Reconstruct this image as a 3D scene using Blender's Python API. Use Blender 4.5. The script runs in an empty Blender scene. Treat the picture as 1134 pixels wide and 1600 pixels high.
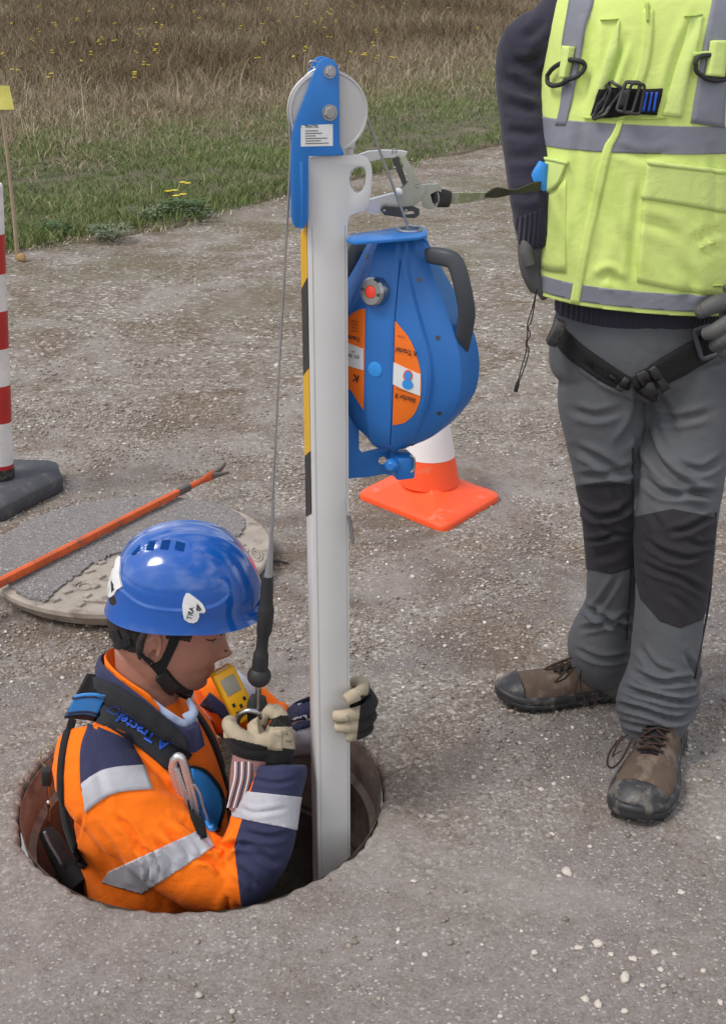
import bpy, bmesh, math, random
import numpy as np
from mathutils import Vector, Matrix, noise
from mathutils.bvhtree import BVHTree
random.seed(7); RNG = np.random.default_rng(11)
R = math.radians
scene = bpy.context.scene
COL = scene.collection

# ------------------------------------------------------------------ camera
H, PITCH, F = 1.5, R(22.6), 2000.0 / 1600.0
cam_d = bpy.data.cameras.new('camera'); cam = bpy.data.objects.new('camera', cam_d); COL.objects.link(cam)
cam.location = (0, 0, H); cam.rotation_euler = (R(90) - PITCH, 0, 0)
cam_d.sensor_fit = 'VERTICAL'; cam_d.sensor_height = 32; cam_d.lens = 32 * F
cam_d.clip_start = .05; cam_d.clip_end = 800
scene.camera = cam

# ------------------------------------------------------------------ world, sun, exposure
SUN_EL, SUN_AZ = R(56), R(-118)        # azimuth from +Y, clockwise; the sun is high behind the left shoulder
w = bpy.data.worlds.new('World'); scene.world = w; w.use_nodes = True
nt = w.node_tree; nt.nodes.clear()
out = nt.nodes.new('ShaderNodeOutputWorld'); bg = nt.nodes.new('ShaderNodeBackground')
sky = nt.nodes.new('ShaderNodeTexSky'); sky.sky_type = 'NISHITA'; sky.sun_disc = False
sky.sun_elevation = SUN_EL; sky.sun_rotation = SUN_AZ; sky.dust_density = 2.5; sky.air_density = 1.0
tc = nt.nodes.new('ShaderNodeTexCoord'); n1 = nt.nodes.new('ShaderNodeTexNoise')
n1.inputs['Scale'].default_value = 2.6; n1.inputs['Detail'].default_value = 9; n1.inputs['Roughness'].default_value = .58
cr = nt.nodes.new('ShaderNodeValToRGB'); cr.color_ramp.elements[0].position = .38; cr.color_ramp.elements[1].position = .6
cc = nt.nodes.new('ShaderNodeValToRGB')
cc.color_ramp.elements[0].position = .4; cc.color_ramp.elements[0].color = (4.2, 4.25, 4.5, 1)
cc.color_ramp.elements[1].position = .72; cc.color_ramp.elements[1].color = (11.5, 11.2, 10.8, 1)
mx = nt.nodes.new('ShaderNodeMix'); mx.data_type = 'RGBA'
L = nt.links.new
L(tc.outputs['Generated'], n1.inputs['Vector']); L(n1.outputs['Fac'], cr.inputs['Fac']); L(n1.outputs['Fac'], cc.inputs['Fac'])
L(cr.outputs['Color'], mx.inputs['Factor']); L(sky.outputs['Color'], mx.inputs['A']); L(cc.outputs['Color'], mx.inputs['B'])
L(mx.outputs['Result'], bg.inputs['Color']); bg.inputs['Strength'].default_value = .132
L(bg.outputs['Background'], out.inputs['Surface'])
sd = bpy.data.lights.new('sun', 'SUN'); sd.energy = 1.45; sd.angle = R(20); sd.color = (1, .955, .9)
sun = bpy.data.objects.new('sun', sd); COL.objects.link(sun)
sv = Vector((math.sin(SUN_AZ) * math.cos(SUN_EL), math.cos(SUN_AZ) * math.cos(SUN_EL), math.sin(SUN_EL)))
sun.rotation_euler = (-sv).to_track_quat('-Z', 'Y').to_euler()
scene.view_settings.view_transform = 'Standard'; scene.view_settings.look = 'None'
scene.view_settings.exposure = 0.30; scene.view_settings.gamma = 1; scene.view_settings.use_curve_mapping = False

# ------------------------------------------------------------------ from a measured picture point to a place
CP, SP = math.cos(PITCH), math.sin(PITCH)
CAM = Vector((0, 0, H))
def ray(px, py):
    u, v = (px - 567) / 2000.0, (800 - py) / 2000.0
    return Vector((u, CP + v * SP, -SP + v * CP))
def at(px, py, Y):
    d = ray(px, py); return CAM + d * (Y / d.y)
def gr(px, py, z=0.0):
    d = ray(px, py); return CAM + d * ((z - H) / d.z)
def px_of(p):
    x, y, z = p[0], p[1], p[2] - H
    dep = y * CP - z * SP
    return 567 + 2000 * x / dep, 800 - 2000 * (y * SP + z * CP) / dep

# ------------------------------------------------------------------ materials
def srgb(r, g, b):
    f = lambda c: (c / 255) / 12.92 if c / 255 <= .04045 else ((c / 255 + .055) / 1.055) ** 2.4
    return (f(r), f(g), f(b))
def new_mat(name):
    m = bpy.data.materials.new(name); m.use_nodes = True
    return m, m.node_tree, m.node_tree.nodes['Principled BSDF']
def N(t, kind, **kw):
    n = t.nodes.new(kind)
    for k, v in kw.items():
        if k in n.inputs: n.inputs[k].default_value = v
        else: setattr(n, k, v)
    return n
def ramp(t, stops, src, interp='LINEAR'):
    n = t.nodes.new('ShaderNodeValToRGB'); e = n.color_ramp.elements; n.color_ramp.interpolation = interp
    while len(e) < len(stops): e.new(.5)
    for i, (p, c) in enumerate(stops):
        e[i].position = p
        e[i].color = (c, c, c, 1) if isinstance(c, (int, float)) else (c[0], c[1], c[2], 1)
    t.links.new(src, n.inputs['Fac']); return n.outputs['Color']
def mixc(t, a, b, fac, blend='MIX'):
    n = t.nodes.new('ShaderNodeMix'); n.data_type = 'RGBA'; n.blend_type = blend
    for k, v in (('A', a), ('B', b)):
        if hasattr(v, 'node'): t.links.new(v, n.inputs[k])
        else: n.inputs[k].default_value = (v[0], v[1], v[2], 1)
    if hasattr(fac, 'node'): t.links.new(fac, n.inputs['Factor'])
    else: n.inputs['Factor'].default_value = fac
    return n.outputs['Result']
def noise_tex(t, scale, detail=4, rough=.55, vec=None, dist=0):
    n = N(t, 'ShaderNodeTexNoise', Scale=scale, Detail=detail, Roughness=rough, Distortion=dist)
    if vec is None:
        g = t.nodes.new('ShaderNodeTexCoord'); vec = g.outputs['Object']
    t.links.new(vec, n.inputs['Vector']); return n.outputs['Fac']
def bump(t, b, height, strength, dist=.002, prev=None):
    n = N(t, 'ShaderNodeBump', Strength=strength, Distance=dist)
    t.links.new(height, n.inputs['Height'])
    if prev is not None: t.links.new(prev, n.inputs['Normal'])
    t.links.new(n.outputs['Normal'], b.inputs['Normal']); return n.outputs['Normal']
def M(name, col, rough=.6, metal=0, var=.12, vs=14, bs=60, bst=.15, bd=.001, coat=0, dirt=None, sheen=0, spec=.5, fine=None):
    """painted, cast or moulded surface with uneven colour, fine relief and, optionally, dirt blotches"""
    m, t, b = new_mat(name)
    nz = noise_tex(t, vs, 5)
    lo = tuple(c * (1 - var) for c in col); hi = tuple(min(1, c * (1 + var)) for c in col)
    c = ramp(t, [(.3, lo), (.7, hi)], nz)
    if dirt:
        d = noise_tex(t, dirt[1], 7, .65)
        c = mixc(t, c, dirt[0], ramp(t, [(dirt[2], 0), (dirt[2] + .13, dirt[3])], d))
    t.links.new(c, b.inputs['Base Color'])
    rz = noise_tex(t, vs * 3, 3)
    t.links.new(ramp(t, [(.3, max(0, rough - .07)), (.7, min(1, rough + .07))], rz), b.inputs['Roughness'])
    b.inputs['Metallic'].default_value = metal; b.inputs['Coat Weight'].default_value = coat
    b.inputs['Coat Roughness'].default_value = .12
    b.inputs['Specular IOR Level'].default_value = spec
    b.inputs['Sheen Weight'].default_value = sheen
    p = bump(t, b, noise_tex(t, bs, 5), bst, bd)
    if fine: bump(t, b, noise_tex(t, fine[0], 2), fine[1], .0006, p)
    return m
def cloth(name, col, rough=.85, var=.1, weave=900, wst=.25, rib=None, dirt=None, sheen=.04, crumple=.45):
    m, t, b = new_mat(name)
    c = ramp(t, [(.3, tuple(x * (1 - var) for x in col)), (.7, tuple(min(1, x * (1 + var)) for x in col))], noise_tex(t, 9, 6, .6))
    if dirt:
        d = noise_tex(t, dirt[1], 7, .65)
        c = mixc(t, c, dirt[0], ramp(t, [(dirt[2], 0), (dirt[2] + .16, dirt[3])], d))
    t.links.new(c, b.inputs['Base Color']); b.inputs['Roughness'].default_value = rough
    b.inputs['Sheen Weight'].default_value = sheen; b.inputs['Specular IOR Level'].default_value = .25
    p = bump(t, b, noise_tex(t, 26, 5, .55, dist=.8), crumple, .006)
    p = bump(t, b, noise_tex(t, weave, 1), wst, .0006, p)
    if rib:
        g = t.nodes.new('ShaderNodeTexCoord')
        wv = N(t, 'ShaderNodeTexWave', Scale=rib[0], Distortion=.6); wv.bands_direction = rib[1]
        t.links.new(g.outputs['Object'], wv.inputs['Vector']); bump(t, b, wv.outputs['Fac'], rib[2], .003, p)
    return m

MAT = {}
MAT['blue_paint'] = M('blue_powder_coat', (.012, .165, .52), .42, var=.05, bs=400, bst=.12, coat=.15, dirt=((.12, .2, .35), 9, .66, .25))
MAT['blue_bright'] = M('bright_blue_plastic', (.03, .27, .72), .4, var=.05)
MAT['blue_case'] = M('blue_moulded_case', (.018, .145, .46), .45, var=.06, bs=500, bst=.15, dirt=((.1, .16, .3), 7, .66, .2))
MAT['helmet_blue'] = M('helmet_blue', (.007, .090, .40), .13, var=.03, bs=6, bst=.05, coat=.6, spec=.6)
MAT['helmet_dark'] = M('vent_shade_and_seam', (.004, .045, .19), .9, spec=.1, var=.03)  # helmet blue darkened to paint in vent recess shade; also the case seam
MAT['white_mast'] = M('white_anodised_mast', (.60, .592, .58), .42, var=.05, vs=5, bs=300, bst=.06, dirt=((.42, .40, .38), 11, .64, .3))
MAT['white'] = M('white_print', (.72, .72, .72), .5, var=.04)
MAT['yellow_tape'] = M('yellow_tape', (.75, .42, .01), .45, var=.05)
MAT['black_tape'] = M('black_tape', (.02, .018, .018), .5)
MAT['black'] = M('black_rubber', (.018, .018, .019), .6, dirt=((.09, .08, .07), 20, .6, .3))
MAT['black_web'] = cloth('black_webbing', (.014, .014, .015), wst=.5, weave=500)
MAT['strap_grey'] = cloth('black_padded_strap', (.022, .024, .028), wst=.4)
MAT['steel'] = M('zinc_steel', (.42, .42, .42), .3, metal=1, var=.12, dirt=((.28, .26, .24), 30, .58, .5))
MAT['chrome'] = M('polished_alloy', (.72, .72, .73), .25, metal=.65, var=.05)
MAT['olive_metal'] = M('greenish_plated_steel', (.52, .54, .47), .28, metal=.85, var=.2)
MAT['lip_grey'] = M('grey_groove', (.33, .33, .34), .6)
MAT['pulley'] = M('pale_pulley_wheel', (.50, .49, .48), .5, metal=.15, var=.06, dirt=((.36, .34, .32), 18, .6, .4))
MAT['dark_steel'] = M('dark_steel', (.10, .10, .095), .38, metal=.8)
MAT['cable'] = M('steel_cable', (.36, .36, .37), .4, metal=.7, bs=900, bst=.5)
MAT['print_black'] = M('black_print', (.02, .02, .022), .6)
MAT['print_blue'] = M('blue_print', (.01, .10, .62), .55)
MAT['orange_label'] = M('orange_label', (.86, .17, .008), .42, var=.05)
MAT['red_lens'] = M('red_indicator', (.80, .05, .02), .3, coat=.4)
MAT['grey_handle'] = M('grey_handle', (.045, .052, .062), .55, bs=500, bst=.2)
MAT['orange_cone'] = M('orange_pvc', (.93, .095, .018), .45, var=.07, vs=5, dirt=((.62, .28, .2), 16, .6, .6))
MAT['cone_white'] = M('reflective_cone_sleeve', (.78, .74, .74), .4, var=.04, dirt=((.55, .48, .44), 14, .6, .35))
MAT['post_red'] = M('red_band', (.42, .022, .02), .42, dirt=((.3, .08, .07), 14, .6, .4))
MAT['post_white'] = M('white_band', (.68, .66, .64), .45, dirt=((.42, .39, .35), 18, .56, .55))
MAT['rubber_grey'] = M('recycled_rubber', (.062, .064, .074), .75, bs=220, bst=.35, dirt=((.17, .155, .14), 16, .54, .55))
MAT['bar_orange'] = M('chipped_orange_paint', (.62, .105, .02), .6, var=.2, bs=150, bst=.5, dirt=((.13, .10, .085), 34, .55, .95))
MAT['bar_iron'] = M('bare_iron', (.13, .115, .105), .6, metal=.4, bs=150, bst=.5)
MAT['iron_dusty'] = M('dusty_cast_iron', (.36, .315, .265), .85, var=.18, bs=120, bst=.6, bd=.002, dirt=((.18, .145, .12), 22, .52, .8))
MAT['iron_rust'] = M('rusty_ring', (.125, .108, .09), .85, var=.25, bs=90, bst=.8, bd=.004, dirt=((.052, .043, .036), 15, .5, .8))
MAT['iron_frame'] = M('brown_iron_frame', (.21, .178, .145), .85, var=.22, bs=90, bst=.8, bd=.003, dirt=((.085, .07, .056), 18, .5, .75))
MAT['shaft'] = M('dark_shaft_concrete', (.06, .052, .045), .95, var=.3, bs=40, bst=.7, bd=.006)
MAT['skin'] = M('skin', (.40, .19, .135), .46, var=.13, vs=22, bs=300, bst=.25, dirt=((.46, .17, .13), 14, .52, .5), fine=(1200, .2))
MAT['skin'].node_tree.nodes['Principled BSDF'].inputs['Subsurface Weight'].default_value = .12
MAT['skin'].node_tree.nodes['Principled BSDF'].inputs['Subsurface Radius'].default_value = (.012, .005, .003)
MAT['hair'] = M('dark_cropped_hair', (.028, .021, .017), .8, var=.4, vs=300, bs=700, bst=1, bd=.003)
MAT['stubble'] = M('stubbled_skin', (.35, .172, .124), .55, var=.15, vs=600, bs=900, bst=.5, dirt=((.18, .11, .085), 900, .5, .4))
MAT['lip'] = M('lip', (.36, .12, .10), .5)
MAT['eye_white'] = M('eye_white', (.40, .36, .34), .25); MAT['iris'] = M('iris', (.05, .035, .02), .2)
MAT['orange'] = cloth('orange_workwear', (1.0, .185, .006), var=.07, dirt=((.62, .12, .01), 7, .64, .35), crumple=.5)
MAT['navy'] = cloth('navy_workwear', (.035, .038, .088), dirt=((.10, .10, .14), 16, .6, .5), crumple=.5)
MAT['silver'] = cloth('grey_reflective_tape', (.47, .47, .51), rough=.55, sheen=0, dirt=((.33, .33, .37), 12, .56, .6), crumple=.45)
MAT['silver2'] = cloth('slate_reflective_tape', (.22, .235, .27), rough=.5, sheen=0, crumple=.35)
MAT['vest'] = cloth('fluorescent_yellow', (.65, .785, .225), var=.06, weave=1400, wst=.12, dirt=((.50, .68, .15), 7, .52, .5), sheen=.1, crumple=.4)
MAT['vest_light'] = cloth('fluorescent_yellow_tape', (.62, .76, .24), var=.03, weave=1400, wst=.12, sheen=.1)
MAT['vest_dark'] = cloth('fluorescent_seam', (.42, .55, .13), var=.06)
MAT['knit'] = cloth('navy_knit', (.030, .028, .044), weave=600, wst=.6, sheen=.12)
MAT['knit_rib'] = cloth('navy_rib_knit', (.030, .028, .044), weave=600, wst=.5, rib=(38, 'X', .9), sheen=.12)
MAT['grey_trouser'] = cloth('slate_grey_twill', (.10, .105, .115), var=.1, dirt=((.17, .165, .16), 8, .6, .4))
MAT['knee'] = cloth('charcoal_knee_panel', (.028, .026, .032), var=.1, weave=500, wst=.6, dirt=((.12, .10, .085), 12, .66, .7))
MAT['grey_glove'] = M('grey_coated_glove', (.085, .085, .083), .65, bs=200, bst=.4)
MAT['glove_black'] = cloth('black_glove_back', (.018, .017, .018), wst=.5, weave=700)
MAT['glove_tan'] = M('tan_goatskin', (.40, .335, .235), .75, var=.14, vs=40, bs=140, bst=.5, dirt=((.14, .115, .09), 34, .56, .75))
MAT['boot_brown'] = M('brown_nubuck', (.098, .064, .044), .8, var=.22, vs=18, bs=250, bst=.5, dirt=((.20, .155, .12), 22, .50, .75))
MAT['boot_black'] = M('boot_rubber', (.022, .022, .024), .48, bs=120, bst=.35, dirt=((.16, .14, .115), 26, .50, .7))
MAT['lace'] = cloth('brown_lace', (.045, .028, .02), weave=1500, wst=.6)
MAT['det_yellow'] = M('detector_yellow', (.80, .40, .008), .42)
MAT['det_grey'] = M('detector_screen', (.30, .28, .22), .35)
MAT['shirt_blue'] = cloth('pale_blue_shirt', (.40, .48, .66))
MAT['stripe_knit'] = cloth('striped_glove_cuff', (.30, .16, .15))
MAT['wood'] = M('weathered_stake', (.34, .26, .18), .85, bs=200, bst=.4)
MAT['tag_yellow'] = M('yellow_tag', (.70, .66, .16), .6)
MAT['stone_white'] = M('pale_limestone', (.56, .50, .44), .9, var=.15, vs=60, bs=120, bst=.5)
MAT['stone_orange'] = M('ochre_stone', (.36, .22, .10), .9)
MAT['stem'] = M('dry_stem', (.20, .15, .07), .9); MAT['petal'] = M('yellow_petal', (.80, .62, .01), .6)
MAT['leaf_g'] = M('weed_leaf', (.055, .11, .028), .65, var=.3, vs=60)
MAT['leaf_grey'] = M('grey_weed_leaf', (.13, .165, .10), .75, var=.3, vs=60)

# ------------------------------------------------------------------ objects
def finish(me, mat, angle=38):
    for m in (mat if isinstance(mat, (list, tuple)) else [mat]): me.materials.append(m)
    me.shade_smooth()
    if angle is not None: me.set_sharp_from_angle(angle=R(angle))
def root_loc(o):
    while o is not None and o.parent is not None: o = o.parent
    return o.location.copy() if o is not None and not o.get('_local') else Vector((0, 0, 0))
def obj(name, bm, mat, parent=None, angle=38, label=None, local=False):
    """link a bmesh given in world coordinates as one mesh object under its parent"""
    bmesh.ops.recalc_face_normals(bm, faces=bm.faces[:])
    me = bpy.data.meshes.new(name); bm.to_mesh(me); bm.free()
    return obj_me(name, me, mat, parent, angle, label, local)
def obj_me(name, me, mat, parent=None, angle=38, label=None, local=False):
    if parent is not None and not local: me.transform(Matrix.Translation(-root_loc(parent)))
    if mat is not None: finish(me, MAT[mat] if isinstance(mat, str) else mat, angle)
    o = bpy.data.objects.new(name, me); COL.objects.link(o)
    if parent is not None: o.parent = parent
    if label: o['label'] = label
    return o
def tag(o, label, cat, group=None):
    o['label'] = label; o['category'] = cat
    if group: o['group'] = group
    return o
def thing(name, label, cat, loc=(0, 0, 0), group=None):
    o = bpy.data.objects.new(name, None); COL.objects.link(o); o.location = loc; o.empty_display_size = .1
    return tag(o, label, cat, group)
def kind(o, k): o['kind'] = k; return o

# ------------------------------------------------------------------ shapes (all add to a bmesh)
def BM(): return bmesh.new()
def frame(z, side=None):
    z = Vector(z).normalized(); side = Vector(side) if side is not None else (Vector((1, 0, 0)) if abs(z.x) < .8 else Vector((0, 1, 0)))
    x = (side - z * side.dot(z)).normalized(); return x, z.cross(x), z
def loft(bm, rings, caps=True, closed=True):
    vs = [[bm.verts.new(p) for p in r] for r in rings]
    n = len(vs[0])
    for a, b in zip(vs, vs[1:]):
        for i in range(n if closed else n - 1):
            j = (i + 1) % n; bm.faces.new((a[i], a[j], b[j], b[i]))
    if caps and closed:
        bm.faces.new(vs[0][::-1]); bm.faces.new(vs[-1])
    return vs
def catmull(pts, sub):
    """pts: tuples of floats; returns a smooth resampled list"""
    P = [np.array(p, float) for p in pts]
    if len(P) < 3 or sub < 2: return P
    out = []
    for i in range(len(P) - 1):
        p0 = P[i - 1] if i else 2 * P[0] - P[1]; p1, p2 = P[i], P[i + 1]
        p3 = P[i + 2] if i + 2 < len(P) else 2 * P[-1] - P[-2]
        for k in range(sub):
            t = k / sub
            out.append(.5 * (2 * p1 + (p2 - p0) * t + (2 * p0 - 5 * p1 + 4 * p2 - p3) * t * t + (3 * p1 - p0 - 3 * p2 + p3) * t ** 3))
    out.append(P[-1]); return out
def sweep(bm, pts, side=(1, 0, 0), seg=20, sub=4, power=2.0, caps=True):
    """pts: (x, y, z, ra, rb): ra along the side direction, rb across it"""
    S = catmull(pts, sub); rings = []
    for i, s in enumerate(S):
        a = S[max(0, i - 1)][:3]; b = S[min(len(S) - 1, i + 1)][:3]
        x, y, z = frame(b - a, side); c = Vector(s[:3]); ring = []
        for k in range(seg):
            th = 2 * math.pi * k / seg; cx, sx = math.cos(th), math.sin(th)
            e = 2 / power
            ring.append(c + x * (math.copysign(abs(cx) ** e, cx) * s[3]) + y * (math.copysign(abs(sx) ** e, sx) * s[4]))
        rings.append(ring)
    loft(bm, rings, caps)
def tube(bm, pts, r, seg=8, sub=1, closed=False):
    if closed:
        P = [Vector(p) for p in pts]; n = len(P); rings = []; x = None
        for i in range(n):
            z = (P[(i + 1) % n] - P[i - 1]).normalized()
            if x is None: x, _, _ = frame(z)
            x = (x - z * x.dot(z)).normalized(); y = z.cross(x)
            rings.append([P[i] + x * (math.cos(2 * math.pi * k / seg) * r) + y * (math.sin(2 * math.pi * k / seg) * r) for k in range(seg)])
        vs = [[bm.verts.new(p) for p in q] for q in rings]
        for i in range(n):
            a, b = vs[i], vs[(i + 1) % n]
            for k in range(seg): bm.faces.new((a[k], a[(k + 1) % seg], b[(k + 1) % seg], b[k]))
        return
    rr = r if isinstance(r, (list, tuple)) else [r] * len(pts)
    sweep(bm, [(*p, q, q) for p, q in zip(pts, rr)], None, seg, sub) if False else _tube(bm, pts, rr, seg, sub)
def _tube(bm, pts, rr, seg, sub):
    S = catmull([(*p, q) for p, q in zip(pts, rr)], sub); rings = []; x = None
    for i, s in enumerate(S):
        z = Vector(S[min(len(S) - 1, i + 1)][:3] - S[max(0, i - 1)][:3])
        if z.length < 1e-9: z = Vector((0, 0, 1))
        z.normalize()
        if x is None: x, _, _ = frame(z)
        x = (x - z * x.dot(z)).normalized(); y = z.cross(x)
        rings.append([Vector(s[:3]) + x * (math.cos(2 * math.pi * k / seg) * s[3]) + y * (math.sin(2 * math.pi * k / seg) * s[3]) for k in range(seg)])
    loft(bm, rings)
def box(bm, c, s, mtx=None, bev=0, seg=2):
    t = bmesh.new(); bmesh.ops.create_cube(t, size=1)
    for v in t.verts: v.co = Vector((v.co.x * s[0], v.co.y * s[1], v.co.z * s[2]))
    if bev: bmesh.ops.bevel(t, geom=t.edges[:], offset=bev, segments=seg, affect='EDGES', profile=.5)
    mt = (Matrix.Translation(c) @ (mtx.to_4x4() if mtx is not None else Matrix()))
    bmesh.ops.transform(t, matrix=mt, verts=t.verts[:]); join(bm, t)
def join(bm, t):
    me = bpy.data.meshes.new('tmp'); t.to_mesh(me); t.free(); bm.from_mesh(me); bpy.data.meshes.remove(me)
def prism(bm, poly, origin, ux, uy, thick, bev=0, holes=()):
    """extrude a 2D outline (in the ux, uy plane at origin) along -(ux x uy) by thick"""
    ux, uy = Vector(ux), Vector(uy); n = ux.cross(uy).normalized(); o = Vector(origin)
    t = bmesh.new()
    if holes:
        import mathutils.geometry as mg
        loops = [[Vector((p[0], p[1], 0)) for p in poly]] + [[Vector((p[0], p[1], 0)) for p in h] for h in holes]
        tri = mg.tessellate_polygon(loops); flat = [p for l in loops for p in l]
        vs = [t.verts.new(p) for p in flat]
        for f in tri:
            try: t.faces.new([vs[i] for i in f])
            except ValueError: pass
    else:
        t.faces.new([t.verts.new((p[0], p[1], 0)) for p in poly])
    bmesh.ops.recalc_face_normals(t, faces=t.faces[:])
    if t.faces and t.faces[:][0].normal.z < 0: bmesh.ops.reverse_faces(t, faces=t.faces[:])
    r = bmesh.ops.extrude_face_region(t, geom=t.faces[:])
    for e in r['geom']:
        if isinstance(e, bmesh.types.BMVert): e.co.z -= thick
    bmesh.ops.recalc_face_normals(t, faces=t.faces[:])
    if bev:
        es = [e for e in t.edges if len(e.link_faces) == 2 and e.calc_face_angle(0) > R(50)]
        bmesh.ops.bevel(t, geom=es, offset=bev, segments=2, affect='EDGES', profile=.5)
    for v in t.verts: v.co = o + ux * v.co.x + uy * v.co.y + n * v.co.z
    join(bm, t)
def lathe(bm, prof, c, axis=(0, 0, 1), seg=32, side=None):
    """prof: (radius, height along the axis)"""
    x, y, z = frame(axis, side); c = Vector(c)
    rings = [[c + z * h + x * (math.cos(2 * math.pi * k / seg) * max(r, 1e-5)) + y * (math.sin(2 * math.pi * k / seg) * max(r, 1e-5)) for k in range(seg)] for r, h in prof]
    loft(bm, rings)
def ellipsoid(bm, c, r, mtx=None, seg=20):
    t = bmesh.new(); bmesh.ops.create_uvsphere(t, u_segments=seg, v_segments=max(6, seg * 2 // 3), radius=1)
    for v in t.verts: v.co = Vector((v.co.x * r[0], v.co.y * r[1], v.co.z * r[2]))
    bmesh.ops.transform(t, matrix=Matrix.Translation(c) @ (mtx.to_4x4() if mtx is not None else Matrix()), verts=t.verts[:]); join(bm, t)
def circle_pts(cx, cy, r, n=24, a0=0, a1=360):
    full = abs(a1 - a0) >= 360
    return [(cx + r * math.cos(R(a0 + (a1 - a0) * k / (n if full else n - 1))), cy + r * math.sin(R(a0 + (a1 - a0) * k / (n if full else n - 1)))) for k in range(n)]
def round_poly(pts, r, n=4):
    out = []; m = len(pts)
    for i in range(m):
        p = Vector(pts[i]).to_2d() if len(pts[i]) > 2 else Vector(pts[i]); a = Vector(pts[i - 1]); b = Vector(pts[(i + 1) % m])
        da, db = (a - p), (b - p); q = min(r, da.length * .45, db.length * .45)
        s, e = p + da.normalized() * q, p + db.normalized() * q
        for k in range(n + 1):
            t = k / n; out.append(tuple((s * (1 - t) ** 2 + p * 2 * t * (1 - t) + e * t * t)))
    return out
def fuse(bm, voxel, smooth=3, fac=.5):
    """weld overlapping closed shapes into one continuous skin; returns a mesh"""
    me = bpy.data.meshes.new('raw'); bm.to_mesh(me); bm.free()
    o = bpy.data.objects.new('raw', me); COL.objects.link(o)
    m = o.modifiers.new('v', 'REMESH'); m.mode = 'VOXEL'; m.voxel_size = voxel; m.use_smooth_shade = True
    if smooth:
        s = o.modifiers.new('s', 'SMOOTH'); s.factor = fac; s.iterations = smooth
    dg = bpy.context.evaluated_depsgraph_get(); dg.update()
    r = bpy.data.meshes.new_from_object(o.evaluated_get(dg)); bpy.data.objects.remove(o); bpy.data.meshes.remove(me)
    return r
def get_co(me):
    a = np.empty(len(me.vertices) * 3, 'f'); me.vertices.foreach_get('co', a); a = a.reshape(-1, 3).astype(float)
    n = np.empty(len(me.vertices) * 3, 'f'); me.vertices.foreach_get('normal', n); return a, n.reshape(-1, 3).astype(float)
def set_co(me, a): me.vertices.foreach_set('co', a.astype('f').ravel()); me.update()
def proj(a):
    dep = a[:, 1] * CP - (a[:, 2] - H) * SP
    return 567 + 2000 * a[:, 0] / dep, 800 - 2000 * (a[:, 1] * SP + (a[:, 2] - H) * CP) / dep
def creases(me, strokes, front=True):
    """press folds into cloth. stroke: (polyline of measured points, half width in px, depth in m, ridge factor)"""
    a, n = get_co(me); X, Y = proj(a); view = a - np.array(CAM); view /= np.linalg.norm(view, axis=1)[:, None]
    facing = np.clip(-(view * n).sum(1) * 3 + .3, 0, 1) if front else 1.0
    d = np.zeros(len(a))
    for pts, wd, dp, rg in strokes:
        P = catmull(pts, 5); best = np.full(len(a), 1e9); tt = np.zeros(len(a)); m = len(P) - 1
        lo = np.min(P, 0) - 5 * wd; hi = np.max(P, 0) + 5 * wd
        idx = np.where((X > lo[0]) & (X < hi[0]) & (Y > lo[1]) & (Y < hi[1]))[0]
        if not len(idx): continue
        bx, by = X[idx], Y[idx]; bb = np.full(len(idx), 1e9); bt = np.zeros(len(idx)); sg = np.zeros(len(idx))
        for i in range(m):
            ax, ay = P[i]; ex, ey = P[i + 1] - P[i]; l2 = ex * ex + ey * ey + 1e-9
            t = np.clip(((bx - ax) * ex + (by - ay) * ey) / l2, 0, 1)
            dx, dy = bx - ax - t * ex, by - ay - t * ey; q = np.hypot(dx, dy)
            s = np.sign(ex * dy - ey * dx); u = q < bb
            bb[u] = q[u]; bt[u] = (i + t[u]) / m; sg[u] = s[u]
        fade = np.clip(np.minimum(bt, 1 - bt) * 4 + .15, 0, 1)
        z = bb / wd
        d[idx] += dp * fade * (-np.exp(-z * z * 1.2) + rg * np.exp(-((z - 1.7) ** 2) * 1.4))
    set_co(me, a + n * (d * facing)[:, None])
def rumple(me, amp, scale, stretch=(1, 1, 1), seed=0.0, mask=None):
    a, n = get_co(me); out = np.zeros(len(a)); s = Vector((seed, seed * .7, seed * 1.3))
    for i, p in enumerate(a):
        q = Vector((p[0] * stretch[0], p[1] * stretch[1], p[2] * stretch[2])) * scale + s
        v = noise.noise(q); out[i] = (1 - abs(v) * 2.2) * .6 + noise.noise(q * 2.1) * .4
    if mask is not None: out = out * mask(a)
    set_co(me, a + n * (out * amp)[:, None])
def bvh_of(*meshes):
    vs, fs, k = [], [], 0
    for me in meshes:
        a = np.empty(len(me.vertices) * 3, 'f'); me.vertices.foreach_get('co', a); vs += [tuple(p) for p in a.reshape(-1, 3)]
        fs += [tuple(v + k for v in p.vertices) for p in me.polygons]; k = len(vs)
    return BVHTree.FromPolygons(vs, fs)
def hit(bvh, px, py, off=0.0):
    d = ray(px, py).normalized(); h = bvh.ray_cast(CAM, d)
    if h[0] is None: return None
    n = h[1] if h[1].dot(d) < 0 else -h[1]
    return h[0] + n * off - d * (off * .3), n
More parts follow.
